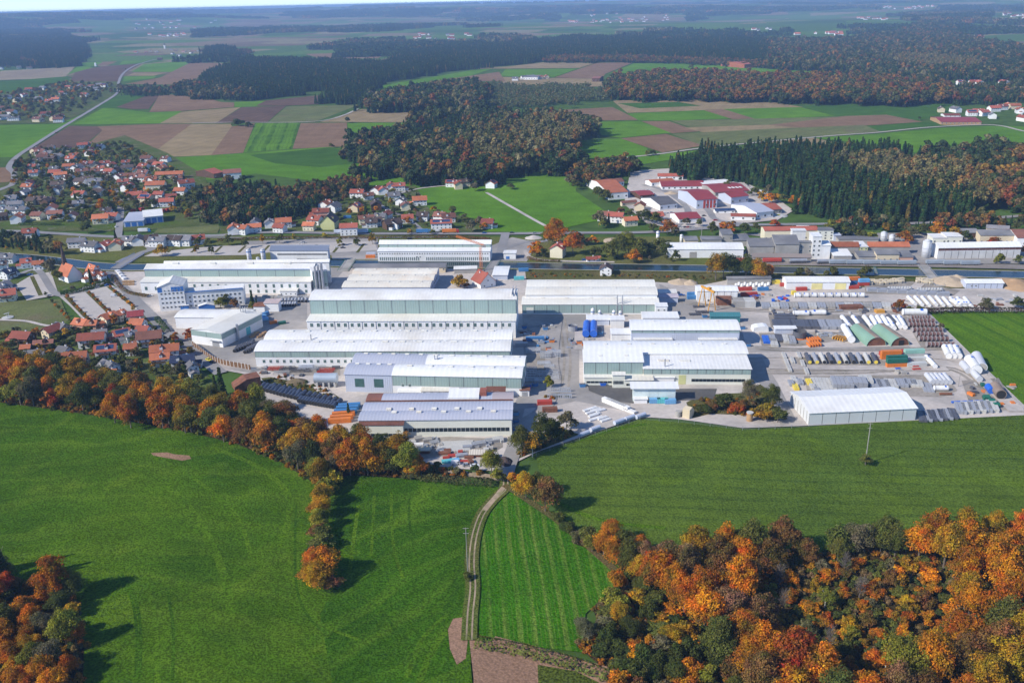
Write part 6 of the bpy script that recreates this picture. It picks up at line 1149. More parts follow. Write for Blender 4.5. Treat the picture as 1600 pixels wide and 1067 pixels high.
for i in range(6): slab_stack('brown pallet pile at the forecourt left of the clerestory hall', (196 + (i % 3) * 5, 441 + (i // 3) * 4), .2, 4, 3, 1.2, wood, layers=2, n=2, group='pallet piles', name='pallet_pile')
for i in range(8): x = 1070 + i; 
for i, (x, y) in enumerate(((1086, 492), (1096, 488), (1105, 489), (1092, 480))): rack(x, y, 8, 3, 1, 'low flatbed frame near the feet of the gantry crane', dsteel, n=3)
rail_y = 488
ribbon('crane_rail', [(1100, 488), (1250, 488), (1384, 489)], .5, rail, dz=Z0 + .05, sm=False); ribbon('crane_rail', [(1100, 484.5), (1250, 484.5), (1380, 485)], .5, rail, dz=Z0 + .05, sm=False)
# heaps of sand and soil
def heap(x, y, r, hh, m, lb, asp=1.0, seed=0):
    n = 22; vs = []; fs = []; R_ = 7; rnd = random.Random(seed)
    for j in range(R_ + 1):
        for i in range(n):
            a = 2 * math.pi * i / n; k = j / R_; rr = r * k * (1 + .18 * noise.noise(Vector((math.cos(a) * 1.3 + seed, math.sin(a) * 1.3, 2)))); z = hh * (1 - k) ** .9 * (1 + .25 * noise.noise(Vector((rr * math.cos(a) / 3 + seed, rr * math.sin(a) / 3, 0)))) - (.6 if j == R_ else 0)
            vs.append((rr * math.cos(a), rr * math.sin(a) * asp, z))
    for j in range(R_):
        for i in range(n): fs.append((j * n + i, (j + 1) * n + i, (j + 1) * n + (i + 1) % n, j * n + (i + 1) % n))
    me = bpy.data.meshes.new('heap'); me.from_pydata(vs, [], fs); me.materials.append(m); me.polygons.foreach_set('use_smooth', [True] * len(fs)); tag(link('soil_heap', me, None, P(x, y, Z0), .1), lb, 'heap')
heap(1482, 441, 14, 5, sand, 'big tan sand heap right of the slanting bridge', 1.0, 1); heap(1494, 437, 10, 4, sand, 'lower sand heap beside the big one', 1, 2); heap(1585, 445, 16, 4.5, mat('orange-brown sand', (.42, .27, .15), .95, bump=.3), 'orange-brown sand heap at the right edge', 1.2, 3)
heap(1062, 441, 10, 3, sand, 'light sand heap on the rough strip by the canal', .8, 4); heap(1078, 443, 7, 3, sand, 'small sand heap next to the light one by the canal', .8, 5); heap(834, 372, 9, 2.5, gravel, 'gravel heap on the island by the junction', .8, 6); heap(790, 722, 3.6, 2.6, mat('dark compost', (.07, .05, .045), 1, bump=.3), 'dark compost heap behind the young green tree', 1.6, 7); heap(463, 598, 8, 3, mat('brown weedy soil', (.17, .13, .075), 1, .2, .3, bump=.3), 'brown weedy mound above the black pipes', .7, 8)
heap(1048, 303, 9, 3, sand, 'pale heap beside the car workshop', .8, 9); heap(1215, 337, 10, 2.5, concl, 'pale rubble heap at the wood edge yard', .8, 10); heap(960, 376, 12, 1.5, sand, 'flat pale soil heap behind the orange bush', .9, 11)
# timber fence with white posts beside the lane
fp = [(301, 540), (312, 548), (322, 556), (333, 563), (345, 568), (360, 572), (378, 575), (392, 578)]
t = thing('timber_fence', 'brown timber fence with white posts between lane and left yard', 'fence', P(301, 540, Z0)); w0 = P(301, 540, Z0)
pts = smooth_path([P(x, y, Z0) for x, y in fp], 3)
for a, b in zip(pts, pts[1:]):
    d = b - a; q = MB(); q.box(.15, -.06, 0, d.length - .15, .06, 3.2, mat('dark brown fence boards', (.17, .095, .05), .9, .15, .5)); link('fence_panel', q.mesh('fence_panel'), t, a - w0, math.atan2(d.y, d.x)); q = MB(); q.box(-.14, -.14, -.5, .14, .14, 3.5, white); link('fence_post', q.mesh('fence_post'), t, a - w0, math.atan2(d.y, d.x))
def wire_fence(pts, lb, step=6, hh=2.0, m=steel):
    w = [P(x, y, Z0) for x, y in pts]; o = w[0]; t = thing('wire_fence', lb, 'fence', o); q = MB(); q.cyl((0, 0, -.5), (0, 0, hh), .09, .09, m, 5); me = q.mesh('fence_post'); wr = MB()
    for a, b in zip(w, w[1:]):
        n = max(1, int((b - a).length / step))
        for i in range(n): link('fence_post', me, t, a + (b - a) * i / n - o)
        for z in (.5, 1.2, hh - .1): wr.cyl(a - o + UP * z, b - o + UP * z, .035, .035, m, 3)
    wr.obj('wire', t)
wire_fence([(1450, 492), (1470, 512), (1500, 545), (1540, 580), (1570, 610), (1606, 648)], 'wire fence between the pipe yard and the right-hand crop'); wire_fence([(838, 712), (880, 696), (930, 680), (1000, 656), (1060, 660), (1160, 672), (1262, 668)], 'wire fence between the works and the near green field', 7)
# sculpture on the left lawn, skate ramps
t = thing('sculpture', 'pale metal sculpture on a round plate on the left lawn', 'sculpture', P(12, 496, Z0)); q = MB(); q.cyl((0, 0, -.3), (0, 0, .2), 4, 4, concl, 16); q.obj('plate', t); q = MB(); q.cyl((0, 0, .2), (0, 0, 3), .25, .2, steel, 8); q.cyl((-2, 0, 2.6), (2, 0, 3.8), .3, .15, steel, 8); q.cyl((1, -1, .2), (1.4, 0, 3.2), .15, .15, steel, 6); q.obj('figure', t)
# red garden wall block at the hedge
q = MB(); q.prism([(0, 0), (15, 0), (15, 6), (7, 6), (0, 2.5)], 0, 9, rust, axis=1); t = thing('rust_shed', 'rust-red slanted shed half hidden by the conifer at the yard corner', 'shed', P(368, 612, Z0), .5); q.obj('wall', t)
# ================================================================ TREES
rng = np.random.default_rng(3)
leafm = leaf_mat('autumn leaves')
bark = mat('grey-brown bark', (.16, .13, .105), .9, .2, .6); birchb = mat('pale birch bark', (.5, .48, .43), .8, .2, .8)
def leaves_mesh(name, c, nrm, size, m, asp=1.0):
    n = len(c); nrm = nrm / np.linalg.norm(nrm, axis=1, keepdims=True); t = rng.normal(size=(n, 3)); u = np.cross(nrm, t); u /= np.linalg.norm(u, axis=1, keepdims=True); v = np.cross(nrm, u)
    s = (size * rng.uniform(.6, 1.35, (n, 1))); u = u * s; v = v * s * asp
    V = np.empty((n * 4, 3)); V[0::4] = c - u - v * .6; V[1::4] = c + u * .7 - v; V[2::4] = c + u + v * .7; V[3::4] = c - u * .6 + v
    me = bpy.data.meshes.new(name); me.vertices.add(n * 4); me.vertices.foreach_set('co', V.ravel()); me.loops.add(n * 4); me.loops.foreach_set('vertex_index', np.arange(n * 4, dtype=np.int32))
    me.polygons.add(n); me.polygons.foreach_set('loop_start', np.arange(0, n * 4, 4, dtype=np.int32)); me.materials.append(m); me.update(); me.validate(); return me
def broad(n, size, seed, m=leafm, tall=1.0, nc=16, spread=.95, base=.08):
    """unit crown: width about 1 (radius .5), height tall; made of leaf-sized faces lying on many uneven clumps"""
    r = np.random.default_rng(seed); d = r.normal(size=(nc, 3)); d /= np.linalg.norm(d, axis=1, keepdims=True); d[:, 2] = np.abs(d[:, 2]) * 1.5 - .62
    rad = r.uniform(.10, .36, (nc, 1)); cc = d * rad; cc[:, 2] *= tall * 1.15; cr = r.uniform(.07, .20, nc)
    w = cr ** 2; k = r.choice(nc, n, p=w / w.sum()); dd = r.normal(size=(n, 3)); dd /= np.linalg.norm(dd, axis=1, keepdims=True); dd[:, 2] = np.where(dd[:, 2] < -.4, -dd[:, 2], dd[:, 2])
    lump = 1 + .25 * np.sin(dd[:, 0] * 9 + k) * np.sin(dd[:, 1] * 8 + 2 * k)
    rr = (cr[k] * lump * r.uniform(.55, 1.08, n) ** .5)[:, None]
    p = cc[k] + dd * rr * np.array([1, 1, .85 * max(1, tall * .8)]); p[:, 2] += base + .5 * tall * .85
    nr = dd + r.normal(size=(n, 3)) * .55; nr[:, 2] += .25
    return leaves_mesh('crown', p, nr, size, m)
def conifer(n, size, seed, m, wid=.16):
    r = np.random.default_rng(seed); z = 1 - r.uniform(0, 1, n) ** .62; a = r.uniform(0, 2 * math.pi, n); lay = .82 + .18 * np.sin(z * 60 + np.sin(a * 3) * 1.5)
    R_ = wid * (1 - z) ** .85 * lay * r.uniform(.55, 1.05, n) ** .4; p = np.stack([R_ * np.cos(a), R_ * np.sin(a), .06 + z * .94], 1)
    nr = np.stack([np.cos(a) * .55, np.sin(a) * .55, np.full(n, .75)], 1) + r.normal(size=(n, 3)) * .3
    return leaves_mesh('crown', p, nr, size, m)
def bare(n, seed, m):
    r = np.random.default_rng(seed); mb = MB(); 
    for i in range(n):
        a = r.uniform(0, 6.28); z0 = r.uniform(.18, .7); e = r.uniform(.5, 1.3); L_ = r.uniform(.18, .42) * (1.1 - z0 * .5)
        p = Vector((0, 0, z0)); d = Vector((math.cos(a) * math.cos(e), math.sin(a) * math.cos(e), math.sin(e))); q = p + d * L_; mb.cyl(p, q, .008, .003, m, 3, False)
        for _ in range(6):
            s = p + (q - p) * r.uniform(.35, 1); dd = (d + Vector(r.normal(size=3)) * .55).normalized(); mb.cyl(s, s + dd * r.uniform(.06, .16), .003, .0012, m, 3, False)
    return mb.mesh('crown')
def trunk_mesh(m, seed=0, hgt=.62):
    r = random.Random(seed); q = MB(); q.cyl((0, 0, -.06), (0, 0, hgt * .5), .022, .015, m, 7, False); q.cyl((0, 0, hgt * .5), (0.01, 0, hgt), .015, .006, m, 6, False)
    for i in range(6): a = r.uniform(0, 6.28); z = hgt * r.uniform(.4, .8); q.cyl((0, 0, z), (math.cos(a) * .2, math.sin(a) * .2, z + r.uniform(.12, .25)), .009, .003, m, 5, False)
    return q.mesh('trunk')
CROWN = dict(hi=[broad(9000, .0125, 20 + i, tall=1.0, nc=46) for i in range(5)], tallhi=[broad(8500, .0125, 40 + i, tall=1.35, nc=42) for i in range(4)], mid=[broad(1300, .032, 60 + i, tall=1.0, nc=18) for i in range(4)], bush=[broad(900, .040, 80 + i, tall=.75, nc=12, base=-.05) for i in range(3)],
    bushhi=[broad(4200, .019, 85 + i, tall=.75, nc=20, base=-.05) for i in range(3)], thin=[broad(1500, .017, 90 + i, tall=1.3, nc=16) for i in range(2)], con=[conifer(2200, .017, 100 + i, leafm) for i in range(2)], poplar=[broad(1500, .03, 110 + i, tall=2.4, nc=20) for i in range(2)])
bare_m = [bare(60, i, mat('grey twigs', (.15, .125, .105), .9)) for i in range(2)]
TR = [trunk_mesh(bark, i) for i in range(2)]; TRB = [trunk_mesh(birchb, 3)]
COLS = dict(rust=((0.478, 0.139, 0.012), 'rust-orange'), orange=((0.640, 0.214, 0.012), 'bright orange'), gold=((0.455, 0.236, 0.015), 'golden'), yellow=((0.492, 0.368, 0.024), 'yellow'), olive=((0.130, 0.134, 0.027), 'olive green'), yg=((0.260, 0.246, 0.027), 'yellow-green'), green=((.066, .082, .018), 'dark green'), brown=((0.225, 0.102, 0.034), 'brown'), red=((0.375, 0.075, 0.017), 'dark red'), greybr=((0.170, 0.143, 0.079), 'grey-brown'), fir=((0.025, 0.055, 0.017), 'blackish green'), pinkbr=((0.273, 0.137, 0.067), 'pinkish brown'))
SPECS = []
def tree(x, y, dia, hh, col, lb, cat='tree', form='hi', grp=None, pt=None): SPECS.append((pt or P(x, y, Z0), dia, hh, col, lb, cat, form, grp))
def grow(p, dia, hh, col, lb, cat, form, grp):
    dia *= 1.2; hh *= 1.06
    t = thing('tree' if cat == 'tree' else 'bush', lb, cat, p, random.uniform(0, 6.28), grp)
    c, _ = COLS[col]; j = random.uniform(.8, 1.2); jr = random.uniform(.9, 1.1)
    if form == 'bare': o = link('crown', random.choice(bare_m), t, sc=(dia, dia, hh))
    else:
        me = random.choice(CROWN[form]); tall = dict(hi=1.0, tallhi=1.35, mid=1.0, bush=.75, bushhi=.75, thin=1.3, poplar=2.4).get(form)
        if form == 'con': o = link('crown', me, t, sc=(hh, hh, hh))
        else: top = (.08 if 'bush' not in form else -.05) + tall * .95; o = link('crown', me, t, sc=(dia, dia, hh / top))
        o.color = (c[0] * j * jr, c[1] * j, c[2] * j, 1)
    if 'bush' not in form: link('trunk', random.choice(TRB if form == 'thin' else TR), t, sc=(hh * .9, hh * .9, hh * .95))
    return t
def world_poly(pts): return [P(x, y) for x, y in pts]
def inside(p, poly):
    c = False; n = len(poly)
    for i in range(n):
        a = poly[i]; b = poly[i - 1]
        if (a.y > p[1]) != (b.y > p[1]) and p[0] < (b.x - a.x) * (p[1] - a.y) / (b.y - a.y) + a.x: c = not c
    return c
def scatter(poly, d, rnd, jit=.42, rag=0):
    xs = [p.x for p in poly]; ys = [p.y for p in poly]; out = []
    nx = int((max(xs) - min(xs)) / d) + 1; ny = int((max(ys) - min(ys)) / d) + 1
    for j in range(ny):
        for i in range(nx):
            x = min(xs) + (i + .5 * (j % 2) + rnd.uniform(-jit, jit)) * d; y = min(ys) + (j + rnd.uniform(-jit, jit)) * d
            if inside((x, y) if not rag else (x + rag * noise.noise(Vector((x / 45, y / 45, 0))), y + rag * 1.6 * noise.noise(Vector((x / 45, y / 45, 7)))), poly): out.append(Vector((x, y, Z0)))
    return out
def weighted(r, ch):
    t = r.uniform(0, sum(w for w, _ in ch))
    for w, c in ch:
        t -= w
        if t <= 0: return c
    return ch[-1][1]
R1 = random.Random(21)
AUT = [(4.5, 'rust'), (4.5, 'orange'), (2.4, 'gold'), (1.5, 'olive'), (1.5, 'brown'), (1.2, 'red'), (1, 'pinkbr'), (.8, 'yg'), (.3, 'green')]; BAUT = [(2.4, 'rust'), (2.6, 'orange'), (3, 'gold'), (3, 'olive'), (1.4, 'brown'), (.5, 'red'), (1.8, 'yg'), (1.4, 'green'), (.8, 'greybr')]
# the wood at the lower right: tall beeches round the rim, a young thicket in the middle
poly = world_poly(WOOD_R); THICK = world_poly([(1230, 905), (1330, 880), (1440, 890), (1500, 930), (1490, 1010), (1400, 1075), (1330, 1090), (1240, 1060), (1190, 1000), (1180, 940)])
LOWP = world_poly([(895, 1030), (925, 950), (985, 905), (1040, 930), (1090, 990), (1150, 1060), (1230, 1140), (1000, 1200)])
for p in scatter(poly, 10.5, R1, .36):
    q = pix(p)
    if not (-60 < q[0] < 1680 and q[1] < 1200): continue
    if inside(p, THICK) or inside(p, LOWP): continue
    col = weighted(R1, AUT); hh = R1.uniform(15, 22) if q[0] > 1010 else R1.uniform(9, 14); f = 'hi' if R1.random() < .8 else 'tallhi'
    if 1240 < q[0] < 1420 and q[1] < 890: hh = R1.uniform(10, 14); col = R1.choice(['olive', 'greybr', 'olive', 'brown'])
    if R1.random() < .03: tree(0, 0, 11, 16, 'brown', 'bare grey tree standing among the beeches of the lower right wood', form='bare', grp='bare trees of the lower right wood', pt=p); continue
    tree(0, 0, R1.uniform(12, 16.5) * (hh / 19) ** .5, hh, col, f'{COLS[col][1]} beech in the wood at the lower right corner', form=f, grp='trees of the lower right wood', pt=p)
for p in scatter(LOWP, 6.8, R1):
    if not inside(p, poly) or pix(p)[1] > 1150: continue
    col = weighted(R1, [(3, 'green'), (3, 'olive'), (2, 'greybr'), (1, 'yg'), (.7, 'orange'), (.7, 'brown'), (.7, 'gold')]); tree(0, 0, R1.uniform(7, 9.5), R1.uniform(6, 9.5), col, f'{COLS[col][1]} bushy tree at the dark left end of the wood', form='bushhi' if R1.random() < .6 else 'hi', grp='low trees at the left of the wood', pt=p)
for p in scatter(THICK, 8.2, R1):
    col = weighted(R1, [(4.5, 'orange'), (3, 'gold'), (3, 'rust'), (1.6, 'olive'), (1, 'greybr'), (1.3, 'brown'), (.6, 'green'), (.5, 'yg')]); s = R1.uniform(5.0, 8.0)
    f = R1.choice(['bushhi', 'bushhi', 'hi', 'thin', 'bare']); tree(0, 0, s, s * (1.4 if f in ('thin', 'bare') else 1), col, f'young {COLS[col][1] if f != "bare" else "leafless grey"} tree in the thicket of the lower right wood', form=f, grp='young trees of the thicket', pt=p)
# the rim hedge that runs up from the wood to the track fork
for x, y, dia, h, c, f in ((852, 800, 15, 17, 'brown', 'hi'), (822, 778, 11, 13, 'gold', 'hi'), (838, 772, 9, 12, 'olive', 'hi'), (803, 757, 7, 8, 'orange', 'hi'), (870, 815, 6, 5, 'olive', 'bushhi'), (888, 832, 8, 6, 'green', 'bushhi'), (905, 843, 7, 5, 'greybr', 'bushhi'), (920, 848, 9, 9, 'olive', 'hi'), (925, 862, 8, 9, 'yg', 'hi'), (943, 868, 11, 13, 'orange', 'hi'), (962, 880, 12, 13, 'orange', 'hi'), (985, 892, 12, 14, 'olive', 'hi'), (1000, 905, 10, 11, 'gold', 'hi'), (1020, 925, 12, 15, 'rust', 'hi'), (1050, 940, 12, 18, 'orange', 'hi'), (1090, 955, 13, 20, 'rust', 'hi'), (1010, 890, 11, 14, 'pinkbr', 'hi'),
    (1380, 862, 13, 17, 'olive', 'hi'), (1398, 868, 10, 13, 'olive', 'tallhi'), (1310, 862, 14, 12, 'olive', 'bushhi')):
    tree(x, y, dia, h, c, f'{COLS[c][1]} {"bush" if "bush" in f else "tree"} along the field edge above the lower right wood', form=f, grp='trees along the field edge', cat='bush' if 'bush' in f else 'tree')
# the wood at the lower left
poly = world_poly(WOOD_L)
for p in scatter(poly, 7.6, R1):
    q = pix(p)
    if q[0] < -60 or q[1] > 1190: continue
    col = weighted(R1, [(2.5, 'orange'), (2, 'rust'), (2, 'olive'), (2.5, 'gold'), (1.5, 'greybr'), (1, 'green'), (.8, 'red'), (.8, 'yg')]); s = R1.uniform(7, 10.5); tree(0, 0, s, s * R1.uniform(.9, 1.25), col, f'{COLS[col][1]} tree in the wood at the lower left corner', form='hi', grp='trees of the lower left wood', pt=p)
tree(88, 936, 13, 20, 'rust', 'tall rust-orange tree rising at the upper corner of the lower left wood', form='tallhi', grp='trees of the lower left wood')
for x, y in ((-6, 920), (6, 912), (-25, 900)): tree(x, y, 12, 22, 'fir', 'dark fir at the left edge above the lower left wood', form='con', grp='firs at the left edge')
tree(105, 1010, 11, 16, 'yg', 'yellow-green tree at the field edge of the lower left wood', form='hi'); tree(80, 1050, 11, 13, 'greybr', 'grey-olive leafy tree low in the lower left wood', form='hi')
# the belt between the left meadow and the village
poly = world_poly(BELT)
for p in scatter(poly, 8.8, R1, .35):
    q = pix(p)
    if q[0] < -80: continue
    big = q[1] > 640 or q[0] < 330; hh = R1.uniform(13, 19) if big else R1.uniform(9, 14)
    if q[0] > 640: hh = R1.uniform(5, 9)
    col = weighted(R1, BAUT if q[0] < 660 else [(2, 'olive'), (2, 'greybr'), (1, 'green'), (1, 'yg')])
    if R1.random() < .12: col = 'green'
    tree(0, 0, hh * R1.uniform(.72, .95), hh, col, f'{COLS[col][1]} tree in the belt between the left meadow and the village', form='hi' if R1.random() < .7 else 'tallhi', grp='trees of the left belt', pt=p)
for x, y, dia, h, c in ((180, 690 - 30, 13, 18, 'orange'), (205, 668, 13, 19, 'rust'), (255, 668, 14, 20, 'rust'), (290, 676, 12, 17, 'gold'), (350, 690, 13, 16, 'orange'), (470, 718, 11, 14, 'gold'), (548, 742, 14, 20, 'rust'), (575, 742, 14, 19, 'orange'), (600, 738, 12, 16, 'gold'), (522, 757, 8, 10, 'yellow'), (652, 745, 10, 12, 'orange'), (640, 742, 7, 8, 'gold'), (500, 690, 12, 15, 'orange')):
    tree(x, y, dia, h, c, f'large {COLS[c][1]} tree at the meadow edge of the left belt', grp='large trees of the left belt')
for x, y, h in ((348, 622, 19), (338, 618, 13), (545, 650, 8), (192, 565, 13), (143, 448 - 4, 13), (60, 383, 14), (182, 380, 13), (395, 480, 13), (402, 484, 9)): tree(x, y, h * .4, h, 'fir', f'dark conifer {dict([(348, "at the yard corner behind the belt"), (338, "beside the tallest yard conifer"), (545, "by the orange containers"), (192, "among the lower village gardens"), (143, "between the church and its neighbour"), (60, "on the canal slope at the far left"), (182, "at the bridge road"), (395, "beside the low white offices"), (402, "small beside the office conifer")])[x]}', form='con')
# the hedge spur in the middle
for i, (x, y, d, h, c) in enumerate(((505, 790, 8, 9, 'gold'), (500, 808, 8, 9, 'gold'), (500, 825, 7, 8, 'yg'), (503, 843, 6, 6, 'olive'), (497, 838, 6, 6, 'brown'), (505, 858, 7, 7, 'olive'), (497, 868, 6, 6, 'green'), (490, 890, 8, 8, 'rust'), (505, 900, 11, 11, 'orange'), (498, 915, 10, 9, 'gold'), (485, 905, 6, 5, 'rust'), (512, 770, 7, 8, 'yg'), (516, 920, 7, 5, 'brown'), (522, 742, 8, 9, 'greybr'))):
    tree(x, y, d * 1.35, h * 1.25, c, f'{COLS[c][1]} tree in the hedge spur running down between the two meadows', grp='trees of the hedge spur')
# single trees of the middle ground: x, y base, crown, height, colour, form, words
ONE = '''
815,712,10,14,olive,hi,before the low hall beside the yard road|832,712,9,12,gold,thin,beside the pale stemmed pair at the yard road|850,692,11,14,green,hi,at the field corner by the yard road|868,688,8,11,green,hi,second of the dark pair at the field corner|885,672,8,11,greybr,tallhi,at the tip of the field by the low packets|842,700,8,10,olive,hi,behind the yard road birches|768,742,9,12,yg,hi,young and bright at the track fork|778,752,6,7,yg,hi,small at the track fork|857,606,5,8,yg,mid,alone in the frame yard
1205,640,9,14,olive,tallhi,right of the panelled canopy bushes|1170,632,8,14,greybr,tallhi,tall between hall corner and field|1198,655,9,9,gold,hi,golden at the yard edge|1215,660,8,8,olive,hi,bushy at the spur end|1185,655,8,7,gold,hi,low at the spur end|1130,636,9,9,green,hi,round on the bushy mound|1112,640,7,5,brown,bushhi,low on the bushy mound|1150,645,7,6,red,bushhi,reddish on the bushy mound|1100,645,7,5,green,bushhi,at the left end of the bushy mound|1160,640,7,6,brown,bushhi,dark on the bushy mound
1405,486,8,9,red,hi,rusty red in the far right yard|1420,488,5,4,olive,bushhi,beside the rusty red yard tree|1437,490,5,5,olive,bushhi,at the left end of the dark hedge|1540,484,8,9,greybr,hi,behind the dark hedge|1590,483,9,9,green,hi,at the right edge by the field|1470,516,4,6,greybr,mid,small at the fence corner|1352,726,5,6,olive,mid,at the foot of the power pole|731,905,3,3,olive,bush,at the foot of the thin pole
354,478,7,10,olive,hi,before the white office wing|345,482,7,9,yg,hi,left one before the white office wing|367,481,6,7,brown,hi,dark one before the white office wing|298,532,7,9,red,hi,deep red by the corner hall|272,535,6,7,rust,hi,rust coloured at the hedge corner|281,545,5,6,green,hi,dark at the hedge corner|298,556,5,6,gold,hi,golden beside the corner hall|302,478,4,5,yg,mid,small before the office tower|395,484,5,6,yg,mid,small by the office conifers|330,462,3,4,fir,mid,slim before the clerestory hall
254,400,8,10,gold,hi,big golden at the bridge road car park|308,395,4,7,gold,mid,at the car park|310,386,6,9,olive,mid,at the orange roofed house|326,386,5,8,olive,mid,on the car park verge|331,398,4,7,olive,mid,in the second car park strip|358,384,7,10,olive,mid,big on the car park verge|383,388,6,9,olive,mid,on the verge before the modern hall|411,381,5,8,gold,mid,on the verge above the silos|437,380,6,8,olive,mid,on the verge at the modern hall|460,376,4,6,yellow,mid,by the road hedge|557,384,5,7,olive,mid,in the gravel car park|582,382,5,10,gold,mid,tall at the hall corner|530,384,5,7,yg,mid,in the gravel car park left|508,373,5,5,yellow,mid,in front of the parked trucks
720,449,9,9,gold,hi,round golden one inside the works|730,450,5,5,brown,mid,small by the round golden one|870,384,15,19,orange,hi,great orange one behind the tall cream house|856,382,10,15,olive,hi,left behind the tall cream house|895,398,13,16,rust,hi,rust coloured right of the cream house|838,400,10,12,orange,hi,orange left of the cream house|848,402,7,7,green,hi,dark beside the orange one|905,384,9,12,brown,mid,behind the rust coloured one|925,382,8,8,orange,mid,orange by the pale soil heap|950,404,11,13,olive,hi,left in the riverside grove|965,402,13,16,olive,hi,tall in the riverside grove|982,400,13,17,yg,hi,tallest of the riverside grove|1000,402,12,15,olive,hi,right in the riverside grove|990,412,9,11,orange,hi,orange at the water|930,402,8,8,olive,mid,at the riverside garden|1015,400,9,11,green,hi,at the end of the riverside grove
1040,400,10,11,green,mid,dark before the white shed|1056,408,5,9,green,mid,slim before the white shed|1030,390,8,9,olive,mid,by the white tank|1118,438,12,17,gold,hi,golden left in the canal grove|1130,436,12,17,olive,hi,olive in the canal grove|1145,434,12,15,green,hi,dark in the canal grove|1165,436,11,15,olive,hi,middle of the canal grove|1185,438,12,14,gold,hi,right in the canal grove|1200,434,8,10,rust,mid,end of the canal grove|1175,432,8,13,green,mid,behind the canal grove|1250,430,6,5,olive,bush,at the water below the railway|1300,432,8,6,olive,bush,before the yellow gated hall by the water|1350,432,8,6,olive,bush,at the green footbridge|1262,432,6,5,greybr,bush,greyish by the water
1043,366,10,13,rust,mid,rust coloured by the main road|1025,352,9,12,olive,mid,olive at the trade park entrance|1055,370,6,8,greybr,mid,grey beside the rust coloured one|1008,348,9,12,green,mid,dark by the white garden house|951,350,6,8,fir,con,conical in the meadow gardens|935,354,11,14,greybr,mid,grey in the meadow gardens|942,356,7,8,yg,mid,yellow in the meadow gardens|983,340,7,8,olive,mid,by the trade park fence|971,335,7,7,brown,mid,brown by the trade park fence|905,285,9,10,greybr,mid,at the meadow corner|920,292,9,11,green,mid,below the small tower|935,312,11,13,olive,mid,before the big orange-roofed hall|948,316,9,12,olive,mid,second before the big orange-roofed hall
1113,366,7,11,olive,mid,by the road in the middle|1130,362,8,8,rust,mid,russet left of the dark round one|1143,362,8,9,rust,mid,russet by the dark round one|1163,366,9,9,green,mid,dark and round by the road|1210,354,7,6,red,mid,deep red behind the road|1410,380,11,10,rust,mid,rusty by the grey tanks|1325,372,10,11,yg,mid,yellow-green behind the works|1345,374,9,9,olive,mid,second behind the works|1362,376,9,8,yg,mid,third behind the works|1385,362,8,9,gold,mid,golden behind the works|1464,368,10,12,orange,mid,brightest orange behind the right works|1553,382,8,6,red,mid,dark red before the orange walled building|1560,412,6,6,yg,bush,at the end of the dark yard
757,358,6,6,orange,mid,orange at the road junction|737,362,7,11,greybr,mid,thin in the meadow by the settlement|750,352,6,9,greybr,mid,second thin in the meadow|572,338,6,11,fir,con,dark column in the settlement|616,336,4,7,fir,con,dark column by the grey roofed houses|742,298,9,8,greybr,mid,before the solar farm|765,292,7,8,greybr,mid,right of the solar farm|797,296,8,6,olive,mid,at the track from the solar farm|137,364,9,10,green,mid,at the old gardens|33,380,8,10,greybr,mid,on the slope at the far left|78,428,10,12,greybr,mid,big grey by the church|92,440,7,9,yg,mid,yellow-green left of the church|136,342,5,7,orange,mid,glowing yellow in the upper village|160,330,9,13,orange,mid,orange in the village middle|170,332,9,13,olive,mid,olive in the village middle|129,260,6,8,orange,mid,orange among the top village rows|30,268,9,14,fir,mid,dark at the village road bend|46,258,9,10,olive,mid,by the village road bend
1437,188,4,6,green,mid,by the far farm|1080,108,12,13,olive,mid,clump in the far green field|1020,243,7,8,green,mid,dark at the pale lane|1011,244,6,7,yg,mid,yellowish at the pale lane|543,192,9,9,green,mid,alone in the tan fields|371,197,18,9,green,bush,wide in the brown fields|388,198,12,7,green,bush,right of the wide one in the brown fields|196,110,6,6,olive,mid,by the far country road|14,108,12,14,olive,mid,at the far left fields|518,232,7,7,olive,mid,at the crop corner
'''
for tk in ONE.replace('\n', '|').split('|'):
    if not tk.strip(): continue
    x, y, d, h, c, f, w = tk.split(','); f = f.strip()
    tree(float(x), float(y), float(d) * (1.45 if float(y) < 450 else 1.2), float(h) * (1.35 if float(y) < 450 else 1.2), c, f'{COLS[c][1]} {"bush" if "bush" in f else "tree"} {w}', form=f, cat='bush' if 'bush' in f else 'tree')
# little trees of the leafy car park
for (a, b, n, o) in (((106, 466), (138, 500), 7, 1), ((140, 459), (170, 488), 6, 1), ((173, 451), (208, 480), 6, 1), ((72, 462), (112, 505), 9, 0), ((160, 502), (208, 486), 5, 1)):
    for i in range(n):
        x = a[0] + (b[0] - a[0]) * i / (n - 1); y = a[1] + (b[1] - a[1]) * i / (n - 1); c = random.choice(['orange', 'orange', 'rust', 'gold']) if o or random.random() < .6 else 'olive'
        tree(x, y, random.uniform(2.8, 4), random.uniform(3, 4.5), c, f'small {COLS[c][1]} tree in the planting strips of the leafy car park', form='mid', grp='small trees of the leafy car park')
